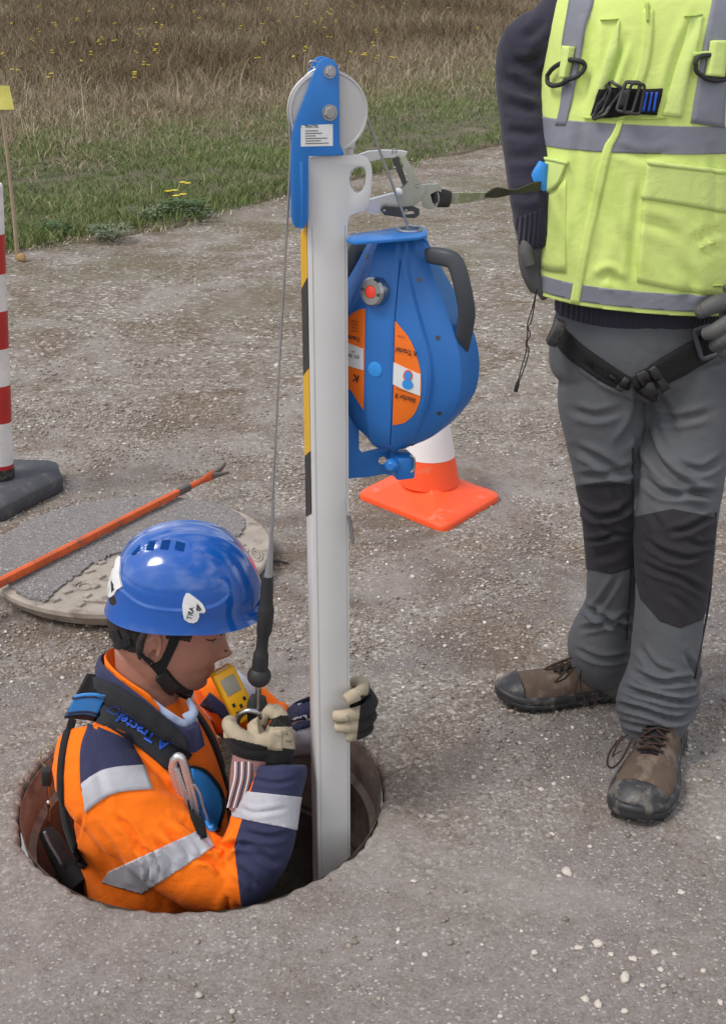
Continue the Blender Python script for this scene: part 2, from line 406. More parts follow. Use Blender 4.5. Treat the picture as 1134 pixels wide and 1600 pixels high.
def patch(bm, bvh, A, B, off=.002, thick=.002, nu=24, nv=6, sub=4, miss=None):
    """cloth piece between two measured edge lines A and B, laid on the surface below it, with real thickness"""
    def line(P, n):
        Q = np.array(catmull(P, sub)); d = np.r_[0, np.cumsum(np.hypot(*np.diff(Q, axis=0).T))]; s = np.linspace(0, d[-1], n)
        return np.c_[np.interp(s, d, Q[:, 0]), np.interp(s, d, Q[:, 1])]
    a, b = line(A, nu + 1), line(B, nu + 1); g = {}
    for i in range(nu + 1):
        for j in range(nv + 1):
            q = a[i] * (1 - j / nv) + b[i] * (j / nv); h = hit(bvh, q[0], q[1], off)
            g[i, j] = h
    bad = [k for k in g if g[k] is None]
    for k in bad:
        best = min((abs(k[0] - q[0]) + abs(k[1] - q[1]), q) for q in g if g[q] is not None)[1] if len(bad) < len(g) else None
        if best is None: return
        p, n = g[best]; q = a[k[0]] * (1 - k[1] / nv) + b[k[0]] * (k[1] / nv); g[k] = (at(q[0], q[1], p.y), n)
    t = bmesh.new(); top = {k: t.verts.new(v[0]) for k, v in g.items()}; bot = {k: t.verts.new(v[0] - v[1] * (thick + off * .8)) for k, v in g.items()}
    for i in range(nu):
        for j in range(nv):
            t.faces.new((top[i, j], top[i + 1, j], top[i + 1, j + 1], top[i, j + 1]))
    def wall(ks):
        for p, q in zip(ks, ks[1:]): t.faces.new((top[p], top[q], bot[q], bot[p]))
    wall([(i, 0) for i in range(nu + 1)]); wall([(i, nv) for i in range(nu + 1)])
    wall([(0, j) for j in range(nv + 1)]); wall([(nu, j) for j in range(nv + 1)])
    for k in list(bot):
        if not bot[k].link_faces: t.verts.remove(bot[k])
    join(bm, t)
def ribbon(bm, bvh, pts, **kw):
    """strap: pts (px, py, half width px)"""
    S = catmull(pts, 4); A, B = [], []
    for i, s in enumerate(S):
        d = S[min(i + 1, len(S) - 1)][:2] - S[max(0, i - 1)][:2]; d = d / (np.hypot(*d) + 1e-9); n = np.array([-d[1], d[0]]) * s[2]
        A.append(tuple(s[:2] + n)); B.append(tuple(s[:2] - n))
    kw.setdefault('nu', 40); kw['sub'] = 1; patch(bm, bvh, A, B, **kw)
def shell(me, cuts, off=.002, pred=None, inner=.003):
    """a band of cloth: the part of a garment between cutting planes, lifted off it"""
    bm = bmesh.new(); bm.from_mesh(me)
    for co, no in cuts:
        bmesh.ops.bisect_plane(bm, geom=bm.verts[:] + bm.edges[:] + bm.faces[:], plane_co=co, plane_no=no, clear_outer=True)
    if pred:
        bad = [f for f in bm.faces if not pred(f.calc_center_median(), f.normal)]
        bmesh.ops.delete(bm, geom=bad, context='FACES')
    if not bm.faces: return bm
    bm.normal_update(); nm = {v: v.normal.copy() for v in bm.verts}
    for v in bm.verts: v.co += nm[v] * off
    be = [e for e in bm.edges if len(e.link_faces) == 1]
    ex = bmesh.ops.extrude_edge_only(bm, edges=be)
    for v in [g for g in ex['geom'] if isinstance(g, bmesh.types.BMVert)]:
        src = [e.other_vert(v) for e in v.link_edges if e.other_vert(v) in nm]
        if src: v.co = v.co - nm[src[0]] * (off + inner)
    return bm
def cutter(pts):
    """planes through the measured outline (convex), for cutting a piece of a garment"""
    c = sum((ray(*p) for p in pts), Vector()) / len(pts); out = []
    for i in range(len(pts)):
        a, b = ray(*pts[i]), ray(*pts[(i + 1) % len(pts)]); n = a.cross(b).normalized()
        if n.dot(c) > 0: n = -n
        out.append((CAM, n))
    return out
def faces_cam(c, n): return n.dot(c - CAM) < 0
def text_mesh(s, bold=0.0):
    c = bpy.data.curves.new('t', 'FONT'); c.body = s; c.size = 1; c.offset = bold; c.align_x = 'CENTER'; c.align_y = 'CENTER'
    o = bpy.data.objects.new('t', c); COL.objects.link(o); dg = bpy.context.evaluated_depsgraph_get(); dg.update()
    me = bpy.data.meshes.new_from_object(o.evaluated_get(dg)); bpy.data.objects.remove(o); bpy.data.curves.remove(c); return me
def text_on(bm, s, fn, bold=0.0, thick=.0004):
    """lay lettering on a surface; fn maps text coordinates (em) to a point"""
    me = text_mesh(s, bold); t = bmesh.new(); t.from_mesh(me); bpy.data.meshes.remove(me)
    bmesh.ops.triangulate(t, faces=t.faces[:])
    for v in t.verts:
        v.co = fn(v.co.x, v.co.y)
    join(bm, t)
def fast(name, V, Fc, mat, n=3, parent=None, tint=None, smooth=False):
    me = bpy.data.meshes.new(name); me.vertices.add(len(V)); me.vertices.foreach_set('co', V.astype('f').ravel())
    m = len(Fc); me.loops.add(m * n); me.polygons.add(m)
    me.loops.foreach_set('vertex_index', Fc.astype('i').ravel()); me.polygons.foreach_set('loop_start', np.arange(0, m * n, n, dtype='i'))
    try: me.polygons.foreach_set('loop_total', np.full(m, n, dtype='i'))
    except Exception: pass
    me.update(calc_edges=True)
    if tint is not None:
        at_ = me.attributes.new('tint', 'FLOAT', 'POINT'); at_.data.foreach_set('value', tint.astype('f'))
    if smooth: me.shade_smooth()
    me.materials.append(mat); o = bpy.data.objects.new(name, me); COL.objects.link(o)
    if parent: o.parent = parent
    return o
# ================================================================== THE GROUND
HC, HR = Vector((-.32, 2.155, 0)), .362          # manhole centre and radius
EDGE = [(-9, 5.6), (-3.2, 7.0), (-2.15, 7.55), (-1.75, 8.15), (-1.25, 8.55), (-.7, 9.35), (0, 10.6), (.6, 11.9), (1.5, 13.0), (3, 14.1), (9, 17.5), (40, 34)]
def edge_y(x):
    return np.interp(x, [e[0] for e in EDGE], [e[1] for e in EDGE])
def und(x, y):
    """gentle unevenness of the ground, flat round the manhole and under the things that stand there"""
    d = np.clip((y - 5.5) / 4, 0, 1)
    far = np.clip(y - 17, 0, None)
    return d * (.02 * np.sin(x * 1.7 + y * .9) + .02 * np.sin(y * 1.3 - x * .6)) + .045 * far + np.where(far > 90, (far - 90) * .05, 0)

def ground_material():
    m, t, b = new_mat('worn_chip_seal')
    g = t.nodes.new('ShaderNodeTexCoord'); P = g.outputs['Object']
    mp = N(t, 'ShaderNodeVectorMath', operation='MULTIPLY'); t.links.new(P, mp.inputs[0]); mp.inputs[1].default_value = (1, 1, .2)
    warp = noise_tex(t, 90, 2, .5, P)
    big = noise_tex(t, .9, 6, .62, P, .4); mid = noise_tex(t, 3.3, 7, .66, P, .6); small = noise_tex(t, 26, 5, .7, P)
    def vor(s, feat='F1'):
        v = t.nodes.new('ShaderNodeTexVoronoi'); v.feature = feat; v.inputs['Scale'].default_value = s; t.links.new(P, v.inputs['Vector']); return v
    v1, v2, v3 = vor(125), vor(240), vor(58)
    sep = t.nodes.new('ShaderNodeSeparateColor'); t.links.new(v1.outputs['Color'], sep.inputs[0])
    sep2 = t.nodes.new('ShaderNodeSeparateColor'); t.links.new(v2.outputs['Color'], sep2.inputs[0])
    sep3 = t.nodes.new('ShaderNodeSeparateColor'); t.links.new(v3.outputs['Color'], sep3.inputs[0])
    chip = ramp(t, [(0, (.105, .085, .068)), (.25, (.175, .148, .122)), (.55, (.26, .225, .19)), (.82, (.345, .31, .27)), (.93, (.46, .43, .395)), (1, (.72, .70, .66))], sep.outputs[0])
    chip2 = ramp(t, [(0, (.13, .108, .09)), (.4, (.22, .192, .165)), (.8, (.31, .28, .25)), (.95, (.46, .44, .41)), (1, (.7, .68, .66))], sep2.outputs[1])
    loose = mixc(t, chip, chip2, .45)
    # bound asphalt: finer, greyer, with pale specks
    tar = ramp(t, [(0, (.115, .098, .088)), (.2, (.175, .154, .142)), (.5, (.228, .203, .188)), (.8, (.29, .263, .247)), (.94, (.34, .32, .30)), (.965, (.58, .55, .52)), (1, (.76, .74, .71))], sep2.outputs[0])
    tar = mixc(t, tar, ramp(t, [(.3, (.165, .14, .127)), (.7, (.285, .26, .245))], small), .45)
    mask = ramp(t, [(.43, 0), (.53, 1)], mid)
    c = mixc(t, tar, loose, mask)
    # nearer the camera the seal is intact and greyer; further off it is chips throughout
    sx = t.nodes.new('ShaderNodeSeparateXYZ'); t.links.new(P, sx.inputs[0])
    yr = N(t, 'ShaderNodeMath', operation='MULTIPLY_ADD'); t.links.new(big, yr.inputs[0]); yr.inputs[1].default_value = .9; t.links.new(sx.outputs['Y'], yr.inputs[2])
    nearm = N(t, 'ShaderNodeMapRange'); t.links.new(yr.outputs[0], nearm.inputs[0]); nearm.inputs[1].default_value = 2.05; nearm.inputs[2].default_value = 2.75
    near_c = mixc(t, tar, (.262, .238, .226), ramp(t, [(.35, .08), (.7, .42)], small))
    c = mixc(t, near_c, c, nearm.outputs[0])
    farm = N(t, 'ShaderNodeMapRange'); t.links.new(yr.outputs[0], farm.inputs[0]); farm.inputs[1].default_value = 3.9; farm.inputs[2].default_value = 5.0
    c = mixc(t, c, loose, farm.outputs[0])
    far2 = N(t, 'ShaderNodeMapRange'); t.links.new(yr.outputs[0], far2.inputs[0]); far2.inputs[1].default_value = 4.2; far2.inputs[2].default_value = 6.0
    coarse = ramp(t, [(0, (.115, .095, .072)), (.35, (.20, .172, .14)), (.7, (.30, .27, .23)), (.9, (.40, .37, .33)), (.94, (.66, .63, .59)), (1, (.80, .78, .74))], sep3.outputs[0])
    fm = N(t, 'ShaderNodeMath', operation='MULTIPLY'); t.links.new(far2.outputs[0], fm.inputs[0]); fm.inputs[1].default_value = .62
    c = mixc(t, c, coarse, fm.outputs[0])
    # brown dirt washed into hollows, pale dusty sheets, mossy tint further off
    nm2 = N(t, 'ShaderNodeMapRange'); t.links.new(yr.outputs[0], nm2.inputs[0]); nm2.inputs[1].default_value = 2.0; nm2.inputs[2].default_value = 3.0; nm2.inputs[3].default_value = .12; nm2.inputs[4].default_value = 1
    bm_ = N(t, 'ShaderNodeMath', operation='MULTIPLY'); t.links.new(nm2.outputs[0], bm_.inputs[0]); t.links.new(ramp(t, [(.46, 0), (.60, .85)], noise_tex(t, 2.1, 8, .7, P, .8)), bm_.inputs[1])
    c = mixc(t, c, (.64, .545, .45), bm_.outputs[0], 'MULTIPLY')
    c = mixc(t, c, (.335, .305, .285), ramp(t, [(.50, 0), (.63, .6)], noise_tex(t, 1.5, 7, .68, P, .5)))
    moss = N(t, 'ShaderNodeMapRange'); t.links.new(yr.outputs[0], moss.inputs[0]); moss.inputs[1].default_value = 5.5; moss.inputs[2].default_value = 7.4; moss.inputs[4].default_value = .65
    mm = N(t, 'ShaderNodeMath', operation='MULTIPLY'); t.links.new(moss.outputs[0], mm.inputs[0]); t.links.new(ramp(t, [(.42, 0), (.6, 1)], noise_tex(t, 1.1, 6, .7, P)), mm.inputs[1])
    c = mixc(t, c, (.135, .118, .062), mm.outputs[0])
    c = mixc(t, c, (.62, .56, .50), ramp(t, [(.40, .22), (.62, 0)], noise_tex(t, 5.5, 7, .72, P, .7)), 'MULTIPLY')
    t.links.new(c, b.inputs['Base Color']); b.inputs['Roughness'].default_value = .93; b.inputs['Specular IOR Level'].default_value = .25
    h1 = ramp(t, [(0, 1), (.75, 0)], v1.outputs['Distance']); h2 = ramp(t, [(0, 1), (.75, 0)], v2.outputs['Distance'])
    hm = mixc(t, h2, h1, mask)
    hs_ = N(t, 'ShaderNodeMath', operation='MULTIPLY'); t.links.new(hm, hs_.inputs[0]); t.links.new(nm2.outputs[0], hs_.inputs[1])
    p = bump(t, b, hs_.outputs[0], .7, .003); p = bump(t, b, noise_tex(t, 320, 3, .6, P), .8, .0018, p); bump(t, b, mid, .35, .02, p)
    return m
MAT['ground'] = ground_material()
def infill_material():
    m, t, b = new_mat('fine_asphalt_infill'); g = t.nodes.new('ShaderNodeTexCoord'); P = g.outputs['Object']
    v = t.nodes.new('ShaderNodeTexVoronoi'); v.inputs['Scale'].default_value = 210; t.links.new(P, v.inputs['Vector']); sp = t.nodes.new('ShaderNodeSeparateColor'); t.links.new(v.outputs['Color'], sp.inputs[0])
    c = ramp(t, [(0, (.135, .122, .118)), (.5, (.20, .185, .178)), (.9, (.26, .245, .238)), (.97, (.34, .325, .31)), (1, (.5, .48, .46))], sp.outputs[0])
    c = mixc(t, c, (.225, .205, .195), ramp(t, [(.4, 0), (.65, .5)], noise_tex(t, 9, 6, .65, P)))
    t.links.new(c, b.inputs['Base Color']); b.inputs['Roughness'].default_value = .93
    p = bump(t, b, ramp(t, [(0, 1), (.75, 0)], v.outputs['Distance']), .7, .0025); bump(t, b, noise_tex(t, 30, 4), .4, .006, p); return m
MAT['infill'] = infill_material()
def build_ground():
    seg = 320; rad = [HR, HR + .004, HR + .012]
    r, s = HR + .012, .02
    while r < 260:
        r += s; rad.append(r); s = .02 if r < 1.3 else s * 1.055
    th = np.linspace(0, 2 * np.pi, seg, endpoint=False); V = []
    for k, r in enumerate(rad):
        rr = np.full(seg, r)
        if k < 3: rr = rr + .0035 * np.sin(th * 41 + 1) * np.sin(th * 17) + .003 * np.sin(th * 9)
        x, y = HC.x + rr * np.cos(th), HC.y + rr * np.sin(th); z = und(x, y)
        if k == 0: z = z - .012
        if k == 1: z = z - .003
        V.append(np.c_[x, y, z])
    # lip down into the frame
    rr = HR + .0035 * np.sin(th * 41 + 1) * np.sin(th * 17) + .003 * np.sin(th * 9)
    V.insert(0, np.c_[HC.x + rr * np.cos(th), HC.y + rr * np.sin(th), np.full(seg, -.05)])
    V = np.vstack(V); n = len(rad) + 1; i = np.arange(seg); F = []
    for k in range(n - 1):
        a = k * seg; j = (i + 1) % seg; F.append(np.c_[a + i, a + j, a + seg + j, a + seg + i])
    # small bumps near the camera
    d = np.zeros(len(V))
    for q in range(len(V)):
        x, y, z = V[q]
        if 1.0 < y < 6 and abs(x + .0) < 3 and q > seg * 3:
            d[q] = noise.noise(Vector((x * 5, y * 5, 3))) * .003 + noise.noise(Vector((x * 19, y * 19, 7))) * .0008
    V[:, 2] += d
    return kind(fast('ground', V, np.vstack(F), MAT['ground'], 4, smooth=True), 'structure')
build_ground()

# ---- manhole: frame ring, shaft, rungs
def manhole():
    m = thing('manhole', 'round open manhole with rusty iron frame, the worker standing inside it', 'manhole', HC)
    b = BM(); x = HR - .004
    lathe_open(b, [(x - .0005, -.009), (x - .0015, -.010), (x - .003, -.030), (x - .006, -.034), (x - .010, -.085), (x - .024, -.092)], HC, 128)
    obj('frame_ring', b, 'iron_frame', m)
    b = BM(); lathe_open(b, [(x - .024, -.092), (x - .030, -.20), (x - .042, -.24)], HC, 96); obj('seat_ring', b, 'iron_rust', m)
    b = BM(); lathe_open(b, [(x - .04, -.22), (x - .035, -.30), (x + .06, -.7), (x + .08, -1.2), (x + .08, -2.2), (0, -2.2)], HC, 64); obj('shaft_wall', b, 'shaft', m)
    for k in range(6):
        b = BM(); z = -.32 - .27 * k
        p = [HC + Vector((-.33, -.10, z)), HC + Vector((-.24, -.10, z - .01)), HC + Vector((-.225, -.08, z - .012)), HC + Vector((-.225, .16, z - .012)), HC + Vector((-.24, .18, z - .01)), HC + Vector((-.33, .18, z))]
        tube(b, p, .009, 8); obj('rung', b, 'iron_rust', m)
    return m
def lathe_open(bm, prof, c, seg):
    rings = [[bm.verts.new((c[0] + max(r, .001) * math.cos(2 * math.pi * k / seg), c[1] + max(r, .001) * math.sin(2 * math.pi * k / seg), c[2] + h)) for k in range(seg)] for r, h in prof]
    for a, q in zip(rings, rings[1:]):
        for k in range(seg): bm.faces.new((a[k], a[(k + 1) % seg], q[(k + 1) % seg], q[k]))
manhole()

# ---- loose chippings
def tint_mat(name, stops, rough=.9, back=False):
    m, t, b = new_mat(name); a = N(t, 'ShaderNodeAttribute', attribute_name='tint')
    c = ramp(t, stops, a.outputs['Fac']); t.links.new(c, b.inputs['Base Color']); b.inputs['Roughness'].default_value = rough
    b.inputs['Specular IOR Level'].default_value = .25
    if back:
        b.inputs['Subsurface Weight'].default_value = 0
    return m
MAT['chips'] = tint_mat('loose_chippings', [(0, (.19, .16, .13)), (.3, (.26, .22, .185)), (.62, (.34, .295, .25)), (.86, (.42, .38, .33)), (.97, (.56, .53, .49)), (1, (.78, .75, .70))])
ICO = None
def chips(n, name, region, size, seedk):
    global ICO
    if ICO is None:
        t = bmesh.new(); bmesh.ops.create_icosphere(t, subdivisions=1, radius=1); t.verts.index_update()
        ICO = (np.array([v.co[:] for v in t.verts]), np.array([[v.index for v in f.verts] for f in t.faces])); t.free()
    rg = np.random.default_rng(seedk); P = region(rg, n); n = len(P)
    s = size[0] + (size[1] - size[0]) * rg.random(n) ** 3.2
    V0, F0 = ICO; k = len(V0)
    jit = 1 + (rg.random((n, k, 1)) - .5) * .45
    sc = np.c_[s * (.8 + .5 * rg.random(n)), s * (.8 + .4 * rg.random(n)), s * (.45 + .35 * rg.random(n))]
    V = V0[None] * jit * sc[:, None]
    a = rg.random(n) * 6.283; ca, sa = np.cos(a), np.sin(a)
    V = np.stack([V[..., 0] * ca[:, None] - V[..., 1] * sa[:, None], V[..., 0] * sa[:, None] + V[..., 1] * ca[:, None], V[..., 2]], -1)
    z = und(P[:, 0], P[:, 1]) + sc[:, 2] * .35
    V += np.c_[P, z][:, None]; Fc = F0[None] + (np.arange(n) * k)[:, None, None]
    tn = np.repeat(rg.random(n) ** 1.25, k)
    return kind(fast(name, V.reshape(-1, 3), Fc.reshape(-1, 3), MAT['chips'], 3, tint=tn), 'stuff')
def off_hole(P): return P[np.hypot(P[:, 0] - HC.x, P[:, 1] - HC.y) > HR + .006]
def chip_region(y0, y1, pw, clump):
    def f(rg, n):
        y = y0 + (y1 - y0) * rg.random(n * 3) ** pw; x = (rg.random(n * 3) - .5) * 2 * (.42 * y + .25); P = np.c_[x, y]
        w = np.array([noise.noise(Vector((p[0] * 2.3, p[1] * 2.3, 1.7))) + .5 * noise.noise(Vector((p[0] * 7, p[1] * 7, 4))) for p in P])
        nearcut = np.clip((P[:, 1] - 2.0) / .9, .05, 1)
        keep = rg.random(len(P)) < nearcut * np.clip(.5 + w * clump, .05, 1)
        return off_hole(P[keep][:n])
    return f
chips(36000, 'loose_gravel', chip_region(1.45, 4.6, 1.0, 1.5), (.0016, .0065), 3)
chips(20000, 'coarse_gravel', chip_region(4.4, 12.5, 1.3, 1.2), (.003, .010), 5)

# ---- single pale stones
STONES = [(886,1364,10,8),(873,1369,5,3),(934,1475,10,7),(904,1481,9,4),(914,1562,8,6),(934,1571,6,8),(976,1529,9,9),(988,1499,8,5),(1022,1489,7,5),(1064,1395,7,5),(1031,1516,5,5),(835,1489,6,5),(845,1234,6,4),(862,1304,6,4),(862,1305,4,3),(921,1323,5,3),(975,1580,6,5),(1098,1517,6,4),(1124,1567,5,5),(1003,1540,5,3),(954,1492,5,4),(1053,1491,4,3),(866,1517,4,4),(622,1453,4,4),(646,1377,7,3),(644,902,5,5),(695,1010,4,4),(853,1010,5,4),(826,980,5,4)]
ORD = ['first', 'second', 'third', 'fourth', 'fifth', 'sixth', 'seventh', 'eighth', 'ninth', 'tenth']
def stone_zone(x, y):
    if y > 1550: return 'of the lower right bottom row'
    if y > 1502: return 'of the lower right middle row'
    if y > 1440: return 'of the lower right upper row'
    if y > 1315: return 'just in front of the nearer boot'
    if y > 1200: return 'left of the nearer boot'
    return 'between the cone and the farther boot'
_z = {}
for i, s_ in enumerate(STONES): _z.setdefault(stone_zone(s_[0], s_[1]), []).append((s_[0], i))
STONE_LABEL = {i: 'pale pebble, %s from the left %s' % (ORD[k], z_) for z_, l_ in _z.items() for k, (x_, i) in enumerate(sorted(l_))}
for i, (x, y, a, c) in enumerate(STONES):
    t = bmesh.new(); bmesh.ops.create_icosphere(t, subdivisions=2, radius=1); p = gr(x, y); k = (p - CAM).length / 2000
    for v in t.verts:
        q = v.co * 1.3 + Vector((i * 3.1, 0, 0)); v.co *= 1 + noise.noise(q) * .55
        v.co = Vector((v.co.x * a * k, v.co.y * c * k * 1.3, v.co.z * c * k * .75)) * .82
    s = obj('stone', t, 'stone_white', None, None); s.location = (p.x, p.y, und(p.x, p.y) + c * k * .25)
    tag(s, STONE_LABEL[i], 'stone', 'pale stones scattered on the asphalt')
t = bmesh.new(); bmesh.ops.create_icosphere(t, subdivisions=2, radius=1); p = gr(35, 406)
for v in t.verts: v.co *= 1 + noise.noise(v.co * 1.4) * .4; v.co = Vector((v.co.x * .03, v.co.y * .026, v.co.z * .028))
s = obj('stone', t, 'stone_orange', None, None); s.location = (p.x, p.y, .012); tag(s, 'ochre yellow stone at the foot of the wooden stake', 'stone')

# ---- meadow: soil sheet, short green grass, tall dry grass
MAT['soil'] = M('meadow_soil', (.13, .105, .068), .95, var=.35, vs=3, bs=40, bst=.8, bd=.02, dirt=((.085, .10, .04), 5, .5, .8))
def meadow():
    xs = np.concatenate([np.linspace(-60, -10, 14), np.linspace(-9, 12, 90), np.linspace(13, 80, 16)]); V = []; m = 90
    yy = np.concatenate([np.linspace(0, 1, 30) ** 1.3 * 3, 3 + np.linspace(0, 1, 61)[1:] ** 2.4 * 180])
    for x in xs:
        e = edge_y(x) + .12 * math.sin(x * 5.1) + .1 * math.sin(x * 12.3 + 1) + .05 * math.sin(x * 31)
        for k, d in enumerate(yy):
            y = e + d; V.append((x, y, und(x, y) + (.012 if k else -.03) + min(d, .6) * .06 + .018 * noise.noise(Vector((x * 3, y * 3, 0))) * (k > 0)))
    V = np.array(V); n = len(yy); F = [(i * n + j, (i + 1) * n + j, (i + 1) * n + j + 1, i * n + j + 1) for i in range(len(xs) - 1) for j in range(n - 1)]
    return kind(fast('meadow', V, np.array(F), MAT['soil'], 4, smooth=True), 'structure')
meadow()
MAT['green'] = tint_mat('green_grass', [(0, (.072, .10, .034)), (.3, (.13, .18, .056)), (.6, (.19, .24, .085)), (.82, (.28, .265, .14)), (1, (.48, .42, .28))], .7)
MAT['dry'] = tint_mat('dry_grass', [(0, (.10, .068, .040)), (.3, (.19, .14, .085)), (.6, (.31, .25, .165)), (.85, (.44, .37, .26)), (1, (.66, .59, .45))], .85)
def blades(name, P, hgt, wid, mat, tint, seedk, lean=.55):
    """each blade: a bent, tapering strip of three triangles"""
    rg = np.random.default_rng(seedk); n = len(P); a = rg.random(n) * 6.283; h = hgt * (.45 + .75 * rg.random(n)); w = wid * (.7 + .6 * rg.random(n))
    ld = rg.random(n) * 6.283; lm = h * lean * rg.random(n) ** .7
    z0 = und(P[:, 0], P[:, 1]) + .01; dx, dy = np.cos(a) * w / 2, np.sin(a) * w / 2; lx, ly = np.cos(ld) * lm, np.sin(ld) * lm
    b0 = np.c_[P[:, 0] - dx, P[:, 1] - dy, z0]; b1 = np.c_[P[:, 0] + dx, P[:, 1] + dy, z0]
    m0 = np.c_[P[:, 0] - dx * .8 + lx * .35, P[:, 1] - dy * .8 + ly * .35, z0 + h * .55]; m1 = m0 + np.c_[dx * 1.6, dy * 1.6, dx * 0]
    tp = np.c_[P[:, 0] + lx, P[:, 1] + ly, z0 + h * (1 - .25 * lm / h)]
    V = np.stack([b0, b1, m0, m1, tp], 1).reshape(-1, 3); i = np.arange(n) * 5
    Fc = np.stack([np.c_[i, i + 1, i + 3], np.c_[i, i + 3, i + 2], np.c_[i + 2, i + 3, i + 4]], 1).reshape(-1, 3)
    return kind(fast(name, V, Fc, mat, 3, tint=np.repeat(np.clip(tint, 0, 1), 5)), 'stuff')
def scatter(rg, n, d0, d1, pw=1.0, spread=.42):
    """points beyond the road edge, denser near the viewer"""
    y = 6.5 + 40 * rg.random(n * 6) ** 2.2; x = (rg.random(n * 6) - .5) * 2 * (spread * y + .4); d = y - edge_y(x)
    k = (d > d0) & (d < d1); P = np.c_[x, y][k][:n]; return P, d[k][:n]
def nz(P, s, o=0.0, z=0.0): return np.array([noise.noise(Vector((p[0] * s + o, p[1] * s - o, z))) for p in P])
def grass():
    rg = np.random.default_rng(21)
    # short green turf, 0 to ~9 m from the edge, thinning into dry tufts
    P, d = scatter(rg, 170000, -.02, 9.5)
    pat = nz(P, .7) + .6 * nz(P, 2.3, 5)
    bare = nz(P, 1.3, 9)
    keep = (rg.random(len(P)) < np.clip(1.25 - np.clip(d - 4.2, 0, 9) * .22 + pat * .35, .05, 1)) & (bare < .5) & (rg.random(len(P)) < np.clip(.45 + d * 1.5, 0, 1))
    P, d, pat = P[keep], d[keep], pat[keep]
    cl = nz(P, 6, 3)
    tn = .34 + pat * .22 + (rg.random(len(P)) - .5) * .4 + np.clip(d - 4, 0, 5) * .075 + (rg.random(len(P)) < .08) * .45
    hh = .075 + .045 * np.clip(cl + pat, -.6, 1) + .02 * np.clip(1 - d, 0, 1) + .008 * d
    blades('green_grass', P, hh, .0065 + P[:, 1] * .00012, MAT['green'], tn, 31, .95)
    # dry grass: begins among the green at ~3.5 m, solid beyond
    P, d = scatter(rg, 190000, 2.6, 60)
    pat = nz(P, .55, 2) + .5 * nz(P, 1.9, 8)
    keep = rg.random(len(P)) < np.clip((d - 3.9) * .36 + pat * .5, .015, 1)
    P, d, pat = P[keep], d[keep], pat[keep]
    x = P[:, 0]; tall = np.clip((d - 6.0) / 6, 0, 1)
    dark = np.clip((d - 8.5) / 5, 0, 1) * np.clip(.75 + nz(P, .35, 4) * 1.2, .2, 1)
    tn = .56 + pat * .2 + (rg.random(len(P)) - .5) * .5 - dark * .38 + (rg.random(len(P)) < .02) * .3
    hh = .10 + .05 * np.clip(pat, -.5, 1) + tall * (.28 + .22 * nz(P, 1.1, 6)) + .05 * np.clip(d - 4, 0, 3) / 3
    blades('dry_grass', P, np.clip(hh, .06, 1), .006 + P[:, 1] * .00016, MAT['dry'], tn, 37, 1.15)
    P, d = scatter(rg, 30000, 3.0, 30); blades('matted_straw', P, .10 + .08 * rg.random(len(P)), .007, MAT['dry'], .45 + rg.random(len(P)) * .4, 45, 2.4)
    # pale seed stalks
    P, d = scatter(rg, 1500, 4.2, 20); tn = .6 + rg.random(len(P)) * .4
    blades('seed_stalks', P, .22 + .30 * rg.random(len(P)), .006 + P[:, 1] * .0001, MAT['dry'], tn, 39, .45)
    # creeping weeds along the road edge
    P, d = scatter(rg, 2600, -.35, .5)
    k = nz(P, 1.6, 7) > .02; P = P[k]
    blades('edge_weeds', P, .05 + .05 * rg.random(len(P)), .022, MAT['green'], .25 + rg.random(len(P)) * .45, 41, 1.3)
    # straw litter
    P, d = scatter(rg, 9000, -.15, 3.2); blades('straw_litter', P, .03 + .03 * rg.random(len(P)), .007, MAT['dry'], .55 + rg.random(len(P)) * .5, 43, 2.6)
grass()

# ---- yellow wildflowers
def flower_mesh(seed):
    rg = random.Random(seed); b = BM(); top = []
    for k in range(rg.choice((2, 3, 4))):
        x, y, h = rg.uniform(-.05, .05), rg.uniform(-.04, .04), rg.uniform(.86, 1.0); tube(b, [(0, 0, 0), (x * .3, y * .3, h * .6), (x, y, h)], [.004, .003, .002], 4); top.append((x, y, h))
    me = bpy.data.meshes.new('yellow_wildflower')
    for (x, y, h) in top:
        for q in range(5):
            a = q * 1.257 + rg.random(); c = Vector((x + .016 * math.cos(a), y + .016 * math.sin(a), h)); t = bmesh.new()
            bmesh.ops.create_icosphere(t, subdivisions=1, radius=1)
            for v in t.verts: v.co = c + Vector((v.co.x * .016, v.co.y * .016, v.co.z * .007))
            for f in t.faces: f.material_index = 1
            join(b, t)
    b.to_mesh(me); b.free(); me.materials.append(MAT['stem']); me.materials.append(MAT['petal']); return me
FM = [flower_mesh(s) for s in range(5)]
FL = [(5,85),(62,45),(85,33),(88,41),(112,66),(50,62),(80,78),(128,92),(161,62),(177,63),(155,66),(145,80),(220,43),(218,56),(242,35),(253,41),(234,5),(240,12),(303,20),(310,28),(418,14),(374,40),(410,35),(437,36),(401,90),(243,80),(222,96),(228,98),(214,83),(243,69),(210,117),(76,114),(24,105),(413,71),(17,36),(503,30),(513,18),(516,19),(518,16),(463,26),(491,35),(523,31),(508,41),(550,12),(596,11),(588,48),(582,66),(515,55),(549,84),(569,85),(570,85),(588,86),(614,86),(746,45),(456,88),(478,76),(265,296),(279,303),(291,286),(632,5),(350,8),(270,8),(140,15),(60,12),(700,12),(120,30),(200,12),(180,34),(478,8)]
